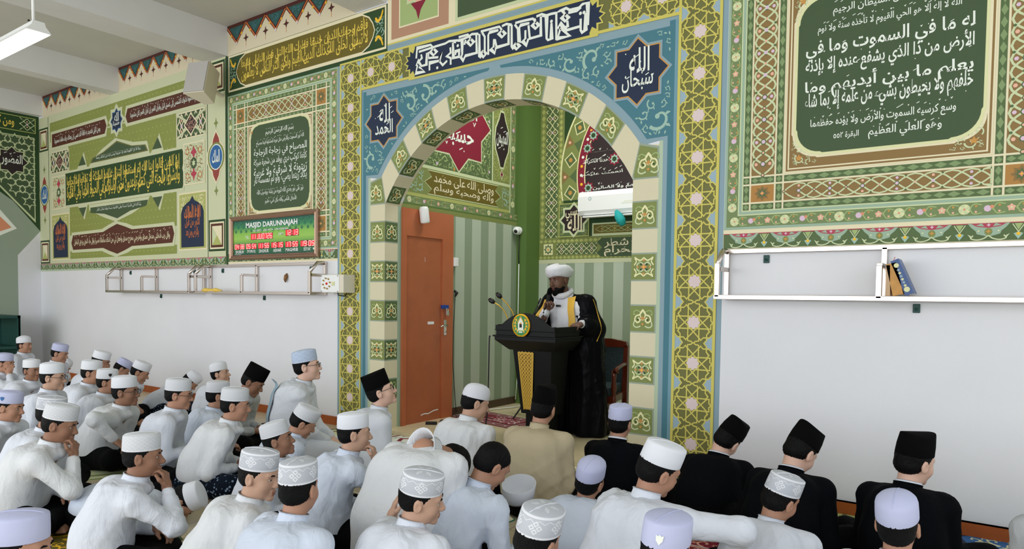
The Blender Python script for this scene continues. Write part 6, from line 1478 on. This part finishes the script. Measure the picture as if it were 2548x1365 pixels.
        if badge:
            bx, bm_ = badge; t = math.radians(bx); vv = []
            for (u, w_) in [(-.5, .5), (-.2, .42), (0, .6), (.2, .42), (.5, .5), (.42, -.1), (0, -.55), (-.42, -.1)]:
                aa = t+u*.030/.095; vv.append((.0868*math.sin(aa), -.010+.108*math.cos(aa), .088+w_*.033+.045*.108*math.cos(aa)))
            link('cap_badge', npmesh('cap_badge', X(vv), [list(range(8))], smooth=False), bm_, cap_o)
    return root
# ---- the congregation, row by row (cap centre in the frame, height of the cap centre, looks, pose)
LFT = 'students in white seated on the left'
person('A', 60, 846, .78, 'boy in white with plain dome cap sitting upright farthest back by the green cabinet', phi=52, lean=.05, hp=-2, capk='dome')
person('B', 14, 889, .70, 'student with lavender cap at the left picture edge resting his cheek on his hand', phi=50, lean=.15, hp=5, capk='lav', arms=('lap', 'face'))
person('C', 80, 905, .70, 'boy with white cap in the back left, face turned towards the aisle', phi=62, lean=.22, hy=12, hp=2, capk='white', skin='skin_b')
person('D', 152, 865, 0.78, 'boy with pale lavender cap near the back wall looking down to the right', phi=48, lean=.16, hp=14, capk='lav')
person('E', 132, 917, 0.82, 'student with tall white cap and glasses in front of the boy with lavender cap', phi=46, lean=.16, hp=2, capk='white', glasses=True, skin='skin_c')
person('F', 166, 901, 0.54, 'student bowed low in knit cap between the two boys by the back wall', phi=52, lean=.34, hp=40, capk='knit')
person('G', 256, 884, .76, 'student with white cap covering his face with one hand near the back wall', phi=45, lean=.2, hp=18, capk='white', arms=('lap', 'face'), skin='skin_b')
person('H', 231, 909, 0.73, 'larger student with broad white cap seated in front of the boy hiding his face', phi=46, lean=.2, hp=6, capk='white', s=.95)
person('I', 313, 905, 0.60, 'bowed student with lavender cap seen from behind near the back wall', phi=22, lean=.30, hp=36, capk='lav')
person('J', 356, 911, 0.68, 'student in white leaning far forward with tilted white cap, arm on his knee', phi=40, lean=.32, hp=26, capk='white', arms=('lap', 'out'))
person('K', 270, 931, .72, 'student with white cap bearing a small dark mark, behind the student in glasses', phi=44, lean=.16, hp=4, capk='white', badge=(60, 'black_plastic'))
person('L', 312, 951, .73, 'student in dark glasses and big white cap, arm stretched onto his knee', phi=50, lean=.24, hp=0, capk='white', glasses=True, s=.97, arms=('lap', 'out'), top='shirt_warm', skin='skin_b')
person('M', 486, 939, 0.51, 'student bent double with round white cap, dark patterned sarong', phi=45, lean=.40, hp=50, capk='dome', low='sarong')
person('N', 447, 958, 0.78, 'student with cream patterned cap and glasses, elbows on his lap', phi=44, lean=.16, hp=6, capk='lace2', glasses=True, arms=('lap', 'pen'))
person('O', 545, 913, .70, 'boy in round white cap looking up, back row beside the man in black peci', phi=55, lean=.10, hp=-10, capk='dome', skin='skin_c')
person('P', 640, 931, .74, 'thin dark-skinned man in black peci looking down, seated against the white wall', phi=55, lean=.22, hp=30, capk='peci', s=1.0, skin='skin_b', top='grey_shirt')
person('Q', 545, 963, 0.70, 'student seen from behind with patterned cap in front of the boy looking up', phi=28, lean=.16, hp=4, capk='lace2', top='shirt_cool')
person('R', 588, 982, .74, 'student with lace cap and broad back, leaning right, blue batik sarong', phi=42, lean=.26, hp=6, capk='lace2', low='sarong', top='shirt_warm', s=.95)
person('T', 28, 989, 0.68, 'student at the left edge with lavender cap bearing a small blue badge', phi=52, lean=.2, hp=8, capk='lav', badge=(95, 'paint_blue'))
person('U1', 133, 1004, 0.71, 'student with lace cap half hidden behind the boy touching his lips', phi=42, lean=.2, hp=8, capk='lace')
person('U2', 157, 1026, 0.74, 'barefoot boy with lace cap touching his lips, black trousers, left side', phi=44, lean=.26, hp=14, capk='lace2', arms=('lap', 'chin'), top='shirt_warm', skin='skin_b', s=.93)
person('V', 357, 1100, .70, 'boy in white shirt with creamy cap holding fingers to his mouth, lower left', phi=30, lean=.20, hy=8, hp=2, capk='lace2', arms=('lap', 'chin'), skin='skin_b')
person('W', 486, 1236, .26, 'student lying bent to the floor beside the boy holding fingers to his mouth', phi=50, lean=.58, hp=72, hr=0, capk='white', top='shirt_cool')
person('X', 52, 1313, .72, 'student in the bottom left corner with large lavender cap and orange badge', phi=48, lean=.16, hp=2, capk='lav', badge=(112, 'paint_orange'))
person('Y', 650, 1145, .71, 'student with white lace cap turning his face to the right, lower middle left', phi=36, lean=.24, hy=30, hp=8, capk='lace', top='shirt_warm', skin='skin_c')
person('Z', 685, 1068, .66, 'small boy in knit lace cap looking up at the speaker', phi=50, lean=.12, hp=-14, capk='lace2', s=.85, skin='skin_b')
person('AA', 768, 1028, .64, 'student with bowed head and lace cap right in front of the scarf man', phi=32, lean=.24, hp=30, hr=14, capk='lace2', top='shirt_cool')
person('BB', 745, 1172, 0.74, 'student seen straight from behind with lace cap, lower middle left', phi=2, lean=.12, hy=-22, hp=2, capk='lace', top='shirt_cool')
person('CC', 882, 1047, 0.74, 'boy in bluish shirt and plain white cap resting his chin on his hand', phi=27, lean=.18, hy=12, hp=0, capk='white', top='shirt_cool', arms=('lap', 'chin'), skin='skin_c')
person('S', 760, 887, .93, 'stout man in white robe, pale blue checked cap, glasses and scarf, kneeling tall', phi=48, lean=.06, hp=-8, capk='checks', s=1.03, wide=1.22, kneel=True, top='thobe', low='thobe', glasses=True, skin='skin_d', feet=False)
person('DD', 938, 950, .80, 'man in white robe, black peci and glasses looking up, by the arch jamb', phi=36, lean=.05, hy=10, hp=-20, capk='peci', s=1.0, wide=1.1, top='thobe', low='thobe', glasses=True, skin='skin_d')
person('EE', 1190, 975, .78, 'man in white shirt and white knit cap, back turned, left of the lectern', phi=8, lean=.10, hy=26, hp=16, capk='knit', s=1.0, wide=1.12, top='shirt_warm', skin='skin_c')
person('FF', 1055, 1120, .62, 'student in cream shirt bent forward so that only his back and collar show', phi=4, lean=.26, hp=120, capk=None, top='shirt_warm', s=1.05, wide=1.25, nb=True, hairlen=1.9)
person('GG', 1056, 1200, 0.70, 'student with lace cap glancing right, one hand raised behind, bottom middle', phi=10, lean=.16, hy=40, hp=10, hr=10, capk='lace', arms=('wave', 'lap'), skin='skin_c')
person('HH', 1246, 1124, .68, 'bareheaded student with black hair bowed over a book on his lap', phi=22, lean=.26, hp=36, hr=8, capk=None, top='shirt_cool', arms=('lap', 'fwd'), s=.98)
person('II', 1357, 986, .80, 'man in beige shirt and black peci seen from behind, in front of the lectern', phi=-6, lean=.08, hy=-6, hp=4, hr=8, capk='peci', s=1.0, wide=1.12, top='linen_beige')
person('JJ', 1350, 1292, 0.70, 'student with tall lace cap at the bottom edge, right of centre', phi=5, lean=.14, hy=0, hp=4, hr=14, capk='lace')
person('KK', 1473, 1166, 0.58, 'student with pale lavender dome cap tipped right, back turned', phi=-4, lean=.18, hy=6, hp=-12, hr=16, capk='lavdome', top='shirt_cool', wide=1.1)
person('LL', 1545, 1025, 0.70, 'youth in black suit with lavender cap in front of the armchair', phi=-8, lean=.06, hy=4, hp=0, hr=4, capk='lav', top='suit_black', s=.95, wide=.98)
person('MM', 1655, 1130, 0.76, 'student with smooth white cap turning right, arm stretched on his knee', phi=8, lean=.20, hy=26, hp=18, hr=12, capk='white', arms=('lap', 'out'), s=1.0)
person('NN', 1828, 1070, 0.63, 'man in black suit and peci with head tilted far to the right', phi=-2, lean=.26, hy=8, hp=26, hr=26, capk='peci', top='suit_black', s=1.0, wide=.98, skin='skin_d')
person('OO', 1664, 1317, 0.74, 'student at the bottom edge with big lavender cap and white ring badge', phi=6, lean=.14, hy=2, hp=2, hr=6, capk='lav', badge=(160, 'paint_txt'), skin='skin_c')
person('PP', 2008, 1094, 0.68, 'man in black suit bowed forward, rounded black peci, middle of three suits', phi=2, lean=.28, hy=22, hp=34, hr=6, capk='peci', top='suit_black', s=1.02, wide=.98, skin='skin_d')
person('QQ', 1956, 1206, 0.63, 'student with lace cap bowed right in front of the bowed black suit', phi=4, lean=.18, hy=22, hp=16, hr=12, capk='lace', skin='skin_a')
person('RR', 2282, 1112, .72, 'man in black suit and peci with pale face turned right, rightmost suit', phi=4, lean=.10, hy=34, hp=6, hr=4, capk='peci', top='suit_black', s=1.0, wide=.98, skin='skin_d')
person('SS', 2232, 1262, 0.70, 'student with lavender dome cap in front of the rightmost black suit', phi=-2, lean=.14, hy=4, hp=-12, hr=-2, capk='lavdome')
person('TT', 2690, 1165, .76, 'person in grey-white shirt at the right picture edge, mostly cut off', phi=-10, lean=.12, hp=6, capk='white', top='grey_shirt', arms=('lap', 'lap'), s=1.0)

# scarf of the kneeling man: pale blue cloth over shoulder and back
from mathutils.bvhtree import BVHTree
def drape(root, srcname, path, width, thick=.006, off=.008, n=9, direc=None, wob=.004, base=None):
    """ribbon laid onto a mesh of root: path points are dropped along direc onto the surface"""
    src = [c for c in root.children if c.data and c.name.split('.')[0] in srcname]
    bv = []
    for c in src: bv.append(BVHTree.FromPolygons([v.co for v in c.data.vertices], [p.vertices for p in c.data.polygons]))
    P = [V3(*p) for p in smooth3(path, 6)]; Vt = []; m_ = n
    for i, p in enumerate(P):
        t = unit(P[min(i+1, len(P)-1)]-P[max(i-1, 0)]); d = unit(direc(p) if callable(direc) else direc); a = unit(np.cross(t, d))
        wd = width[0]+(width[1]-width[0])*i/(len(P)-1) if isinstance(width, tuple) else width
        for j in range(m_):
            o = p+a*wd*(j/(m_-1)-.5); st = Vector(o-d*.6); best = None
            for b in bv:
                h = b.ray_cast(st, Vector(d), 1.4)
                if h[0] is not None and (best is None or h[3] < best[1]): best = (h[0], h[3])
            q = (V3(*best[0]) if best else o)-d*(off+wob*math.sin(j*2.2+i*.5)); Vt.append(q)
    L_ = len(P); F_ = [(i*m_+j, i*m_+j+1, (i+1)*m_+j+1, (i+1)*m_+j) for i in range(L_-1) for j in range(m_-1)]
    Vt = np.array(Vt).reshape(L_, m_, 3)
    for _ in range(3):
        Vt[1:-1] = (Vt[:-2]+2*Vt[1:-1]+Vt[2:])/4
    return npmesh('ribbon', Vt.reshape(-1, 3), F_), Vt
def smooth3(pts, n=6):
    P = [V3(*p) for p in pts]; P = [2*P[0]-P[1]]+P+[2*P[-1]-P[-2]]; out = []
    for i in range(1, len(P)-2):
        for k in range(n):
            t = k/n; a, b, c, d = P[i-1:i+3]; out.append(.5*((2*b)+(c-a)*t+(2*a-5*b+4*c-d)*t*t+(3*b-a-3*c+d)*t**3))
    return out+[P[-2]]
fabric('scarf_blue', '#8ea6b4', bump=.4)
R_ = PEOPLE['S']
me, _ = drape(R_, ('robe',), [(.10, -.16, .72), (.12, -.20, .60), (.12, -.22, .45), (.11, -.22, .30), (.09, -.22, .16)], (.07, .16), direc=V3(0, 1, -.05), off=.02)
link('scarf', me, 'scarf_blue', R_)

# ---- the speaker: tall man in white turban and robe with a gold-edged black cloak
def speaker():
    ph = math.radians(176); loc = V3(-3.52, 1.05, .04)
    f = V3(math.sin(ph), math.cos(ph), 0); r = V3(math.cos(ph), -math.sin(ph), 0)
    root = empty('person', loc, 'speaker in white turban and gold-edged black cloak holding a microphone at the lectern', 'person', None, rz=-ph)
    PEOPLE['SPK'] = root
    L = lambda w_: V3((w_-loc) @ r, (w_-loc) @ f, w_[2]-loc[2])
    s = 1.1; Ho = L(on(1392, 699, 1, 1.0)); R = eul(math.radians(14), math.radians(6), math.radians(4))
    NB = Ho+(R @ V3(0, -.045, -.15)*.5+V3(-.02, -.04, -.15)*.5)
    shz = NB[2]-.06
    Sh = [V3(-.20+NB[0]*.5, -.01, shz-.015), V3(.20+NB[0]*.5, -.01, shz)]
    wrR = L(on(1357, 777, 1, .80)); hdR = unit(L(on(1368, 733, 1, .82))-wrR); wrL = L(on(1447, 806, 1, .86)); 
    inner = Sdf()
    for q in (-1, 1):
        inner.cone(V3(q*.08, 0, 1.0), V3(q*.09+NB[0]*.4, .0, shz-.10), .145, .125, .06).cone(V3(q*.09, 0, 1.0), V3(q*.08, -.03, .08), .12, .10, .06)
    inner.cone(NB+V3(-.06, 0, -.03), NB+V3(.06, 0, -.03), .07, .07, .04)
    ER = ik(Sh[1], wrR, .30, .26, V3(.6, -.1, -1)); EL = ik(Sh[0], wrL, .27, .24, V3(-.22, -1, -.3))
    inner.cone(ER, wrR, .058, .045, .03).cone(EL, wrL, .05, .04, .03)
    V, Q = inner.mesh(.012); V = folds(V, Q, .008, 5); V[:, 2] = np.maximum(V[:, 2], .02); link('robe', npmesh('robe', V, Q), 'turban_white', root)
    out = Sdf()
    for q in (-1, 1):
        out.cone(V3(q*.12+NB[0]*.4, -.03, shz-.12), V3(q*.13, -.02, .85), .145, .17, .06).cone(V3(q*.13, -.02, .85), V3(q*.19, -.01, .06), .17, .19, .08)
        out.cone(NB+V3(q*.08, -.03, -.045), Sh[(q+1)//2], .065, .085, .04)
    out.cone(Sh[1], ER, .095, .10, .04).cone(ER, ER+(wrR-ER)*.45, .10, .105, .04); out.cone(Sh[0], EL, .085, .09, .04).cone(EL, EL+(wrL-EL)*.6, .09, .095, .04)
    out.cone(EL, EL+V3(.02, .05, -.30), .08, .06, .06).cone(ER, ER+V3(0, .02, -.30), .09, .06, .06)
    out.ell((NB[0]+.02, .24, shz-.22), (.135, .23, .36), .02, 1); out.ell((NB[0], .10, NB[2]+.06), (.085, .16, .14), .02, 1)
    V, Q = out.mesh(.0125)
    a = np.arctan2(V[:, 0], V[:, 1]+.02); w_ = np.clip((1.15-V[:, 2])/1.0, 0, 1); N = vnorm(V, Q)
    V = V+N*(.016*np.sin(a*11+1.5*np.sin(V[:, 2]*3))*w_)[:, None]; V = folds(V, Q, .010, 3); V[:, 2] = np.maximum(V[:, 2], .012)
    link('cloak', npmesh('cloak', V, Q), 'robe_black', root)
    hands = Sdf(); hands.cone(wrR-hdR*.06, wrR, .031, .027, .012); hand(hands, wrR+hdR*.01, hdR, V3(-.9, .35, .1), 1, 1.02, (.85, 1.0))
    hands.cone(EL+(wrL-EL)*.7, wrL, .033, .028, .012); hand(hands, wrL, V3(.15, 1, -.12), V3(.25, 0, -1), -1, 1.05, (.35, .75))
    pieces, X = head_parts(root, R, Ho, NB, s, 'skin_dark', 'lip_dark', np.random.RandomState(3), hairy=False, beard=.005, res=.004)
    core = Sdf(); core.cone(V3(0, 0, .9), NB, .09, .06, .05).cone(Sh[0], Sh[1], .05, .05, .05).cone(Sh[0], EL, .04, .035).cone(EL, wrL, .035, .028).cone(Sh[1], ER, .04, .035).cone(ER, wrR, .035, .028)
    for q in (-1, 1): core.cone(V3(q*.09, 0, .9), V3(q*.10, 0, .05), .085, .045, .04)
    pieces += [(*hands.mesh(.004), 0), (*core.mesh(.02), 0)]
    V, Fq, M_ = join(pieces); link('body', npmesh('body', V, Fq, M_), ['skin_dark', 'lip_dark'], root)
    # turban: wound cloth with diagonal folds
    n = 72; prof = [(.86, .036), (.97, .036), (1.10, .048), (1.22, .070), (1.26, .094), (1.20, .118), (1.02, .136), (.74, .146), (.36, .151), (0, .151)]
    TV = []; 
    for (rr, z) in prof:
        for k in range(n):
            t = 2*PI*k/n; e = 1+.022*math.sin(3*t+z*95)+.012*math.sin(7*t-z*140)
            TV.append((.094*rr*e*math.sin(t), .112*rr*e*math.cos(t)-.012, z-.004+.012*math.cos(t)+.004*math.sin(3*t+z*95)))
    TQ = [(i*n+k, i*n+(k+1) % n, (i+1)*n+(k+1) % n, (i+1)*n+k)[::-1] for i in range(len(prof)-1) for k in range(n)]+[tuple(range(n))]
    link('turban', npmesh('turban', X(TV), TQ), 'turban_white', root)
    # cloth ends, gold edging, embroidery, microphone clip
    fw = V3(0, -1, 0)
    xr = NB[0]
    me, _ = drape(root, ('robe', 'cloak'), [(xr-.05, .1, NB[2]-.045), (xr-.08, .1, shz-.10), (xr-.09, .1, shz-.28), (xr-.07, .1, shz-.42)], (.13, .16), direc=fw, off=.014); link('scarf', me, 'turban_white', root)
    mb = MB(); mb.tube([tuple(NB+V3(.082*math.cos(a), .012+.086*math.sin(a), .030-.035*math.sin(a))) for a in np.linspace(0, 2*PI, 26)], .030, n=10); link('neck_shawl', npmesh('neck_shawl', np.array(mb.V), mb.F), 'turban_white', root)
    me, g = drape(root, ('robe', 'cloak'), [(xr-.13, .1, shz+.05), (xr-.165, .1, shz-.10), (xr-.185, .1, shz-.24), (xr-.18, .1, shz-.40)], .075, direc=fw, off=.026); mat('gold_trim', '#d9ac3f', rough=.5, k=1.1); link('gold_trim', me, 'gold_trim', root)
    me, g = drape(root, ('robe', 'cloak'), [(xr+.140, .1, shz+.02), (xr+.155, .1, shz-.12), (xr+.16, .1, shz-.22)], .03, direc=fw, off=.016); link('gold_trim', me, 'gold_trim', root)
    me, g = drape(root, ('cloak',), [(-.19, 0, shz+.03), (-.24, 0, shz-.10), (-.27, 0, shz-.26), (-.20, 0, shz-.38)], .010, direc=V3(.75, -.66, 0), off=.006, n=3); link('gold_piping', me, 'gold_trim', root)
    me, g = drape(root, ('robe', 'cloak', 'scarf'), [(xr-.03, .1, shz-.385), (xr-.125, .1, shz-.385)], .085, direc=fw, off=.016); link('embroidered_end', me, 'paint_lat', root)
    mb = MB()
    for k in range(3):
        q = V3(*g[len(g)//2]).reshape(-1, 3) if False else g[3+k*4 if 3+k*4 < len(g) else -2][4]; mb.tube([q+V3(-.012, .004, -.012), q+V3(0, .005, .012), q+V3(.012, .004, -.01)], .0035, n=5)
    link('embroidery', npmesh('embroidery', np.array(mb.V), mb.F), 'paint_ruby', root)
    c_ = NB+V3(-.02, .145, -.10); MB().box(-.024, .024, -.008, .008, -.010, .010, bev=.003).build('clip_microphone', ['black_plastic'], root, tuple(c_))
    # hand microphone, held: a thing of its own
    m0 = loc+r*(wrR+hdR*.02)[0]+f*(wrR+hdR*.02)[1]+V3(0, 0, (wrR+hdR*.02)[2]); hw = on(1371, 722, 1, .86)
    d_ = unit(hw-m0); p0 = m0-d_*.03+f*.028; mic = empty('microphone', tuple(p0), 'black handheld microphone in the hand of the speaker', 'microphone')
    e = hw+f*.02-p0; e = e/.19
    MB().tube([e*0, e*.10, e*.16], [.012, .013, .018], n=14).build('handle', ['black_plastic'], mic)
    MB().tube([e*.155, e*.17, e*.195, e*.213], [.018, .026, .025, .010], n=16).build('mesh_head', ['peci_black'], mic)
    MB().tube(smooth3([e*.0, e*-.04+V3(0, 0, -.01), e*-.05+V3(.01, -.02, -.10), e*-.05+V3(.03, -.02, -.16)], 4), .004, n=6).build('cable', ['black_wire'], mic)
speaker()
# ================================================================== prayer mats and small things on the floor
def rug(px, py, w_, l_, rz, cols, label, style=0, z=.0):
    c = on(px, py, 2, 0); base, border, motif, fr = cols
    R = empty('prayer_mat', (c[0], c[1], z), label, 'prayer mat', 'prayer mats on the floor', rz=math.radians(rz))
    MB().box(-w_/2, w_/2, -l_/2, l_/2, .0005, .004).build('mat_body', ['paint_'+base], R)
    Q = Paint((0, 0, .0041), (1, 0, 0), (0, 1, 0), (0, 0, 1)); Q.STEP = .0003
    Q.frame(-w_/2, -l_/2, w_/2, l_/2, [(.03, border), (.012, motif), (.05, base), (.012, motif)], 1)
    W_, L_ = w_/2-.11, l_/2-.11
    rd = random.Random(px)
    for sx_ in (-1, 1):
        for k in range(int(l_/.09)): Q.poly(starpoly(sx_*(w_/2-.067), -l_/2+.06+.09*k, .022, .010, 4), motif if k % 2 else border, 2)
    for sy_ in (-1, 1):
        for k in range(int(w_/.09)): Q.poly(starpoly(-w_/2+.07+.09*k, sy_*(l_/2-.067), .022, .010, 4), motif if k % 2 else border, 2)
    Q.poly([(-W_, -L_), (W_, -L_), (W_, L_*.35), (W_*.6, L_*.62), (0, L_*.95), (-W_*.6, L_*.62), (-W_, L_*.35)], border, 2); Q.poly([(-W_*.85, -L_*.93), (W_*.85, -L_*.93), (W_*.85, L_*.30), (W_*.5, L_*.52), (0, L_*.8), (-W_*.5, L_*.52), (-W_*.85, L_*.30)], base, 3)
    Q.scrolls(lambda a, b, mg: abs(a) < W_*.8-mg and -L_*.9+mg < b < L_*.35-mg, (-W_, -L_, W_, L_), motif, 4, r0=.07, n=26, seed=px)
    Q.build('woven_pattern', R)
    for sy_ in (-1, 1):
        Q = Paint((0, 0, .003), (1, 0, 0), (0, 1, 0), (0, 0, 1))
        for k in range(int(w_/.014)):
            u = -w_/2+.007+.014*k; Q.stroke([(u, sy_*l_/2), (u+rd.uniform(-.006, .006), sy_*(l_/2+.05))], .007, fr, 1)
        Q.build('fringe', R)
RUGS = [(150, 1345, .70, 1.15, -20, ('oldgold', 'plate', 'amber', 'sand'), 'green and gold prayer mat at the bottom left beside the bare foot'),
 (270, 1165, .70, 1.1, -25, ('lat', 'vgreen', 'flow', 'sand'), 'pale green prayer mat with light leaves, left of the boy with creamy cap'),
 (200, 1118, .55, .8, -25, ('plate', 'skyblue', 'txt', 'sand'), 'dark green mat with pale blue edge behind the lips-touching boy'),
 (505, 1212, .65, .9, -20, ('crimson', 'plate', 'rose', 'sand'), 'red prayer mat right of the student lying bent to the floor'),
 (655, 1090, .65, .9, -15, ('orange', 'maroon', 'amber', 'sand'), 'orange prayer mat in front of the thin man in peci'),
 (830, 1085, .65, 1.0, -10, ('flow', 'maroon', 'lat', 'sand'), 'cream prayer mat in front of the kneeling scarf man'),
 (890, 1322, .66, .85, 5, ('emerald', 'plate', 'scroll', 'txt'), 'emerald prayer mat with white fringe at the bottom, left of centre'),
 (1050, 1106, .70, 1.0, 78, ('txt', 'ruby', 'lgrey', 'txt'), 'white and red fringed mat by the niche step'),
 (1445, 1150, .6, .9, 0, ('lat', 'olive', 'sand', 'sand'), 'pale olive mat between the beige shirt and the lavender cap'),
 (1835, 1262, .68, 1.0, 3, ('pink', 'ruby', 'rose', 'txt'), 'pink and white prayer mat in front of the tilted head suit'),
 (1800, 1345, .66, .6, 3, ('ruby', 'pink', 'rose', 'txt'), 'dark red prayer mat at the bottom right of the outstretched arm'),
 (2165, 1296, .55, .75, 3, ('grn2', 'dgreen', 'lime2', 'sand'), 'bright green prayer mat between the two right suits'),
 (2480, 1352, .62, .6, 20, ('blue', 'navy', 'flow', 'sand'), 'blue mat by the skirting at the right edge')]
mat('paint_emerald', '#0f6b4c', rough=.8)
for r_ in RUGS: rug(*r_)
c = on(1236, 1052, 2, .04)
rug(1236, 1052, .55, 1.0, 80, ('ruby', 'maroon', 'pink', 'txt'), 'dark red fringed rug on the niche floor left of the lectern', z=.0405)
# book and cap beside the bareheaded reader
B = empty('open_book', (0, 0, 0), 'small open book with green cover in the lap of the bareheaded reader', 'book'); p = on(1232, 1290, 2, .24); B.location = tuple(p); B.rotation_euler = (.25, 0, -.5)
MB().box(-.10, .10, -.07, .07, -.004, 0).build('cover', ['paint_emerald'], B); mb = MB(); mb.add([(-.095, -.065, .001), (0, -.065, .012), (0, .065, .012), (-.095, .065, .001)], [(0, 1, 2, 3)]); mb.add([(0, -.065, .012), (.095, -.065, .001), (.095, .065, .001), (0, .065, .012)], [(0, 1, 2, 3)]); mb.build('pages', ['page'], B)
p = on(1290, 1240, 2, .30)
mb = MB(); mb.lathe([(0, 0), (.07, .004), (.082, .02), (.088, .095), (.085, .097), (.078, .02), (.0, .010)], n=36, sy=1.2)
o = mb.build('skullcap', ['cap_white'], None, tuple(p)); o.rotation_euler = (.25, .2, 0); tag(o, 'white cap turned upside down beside the bareheaded reader', 'cap')
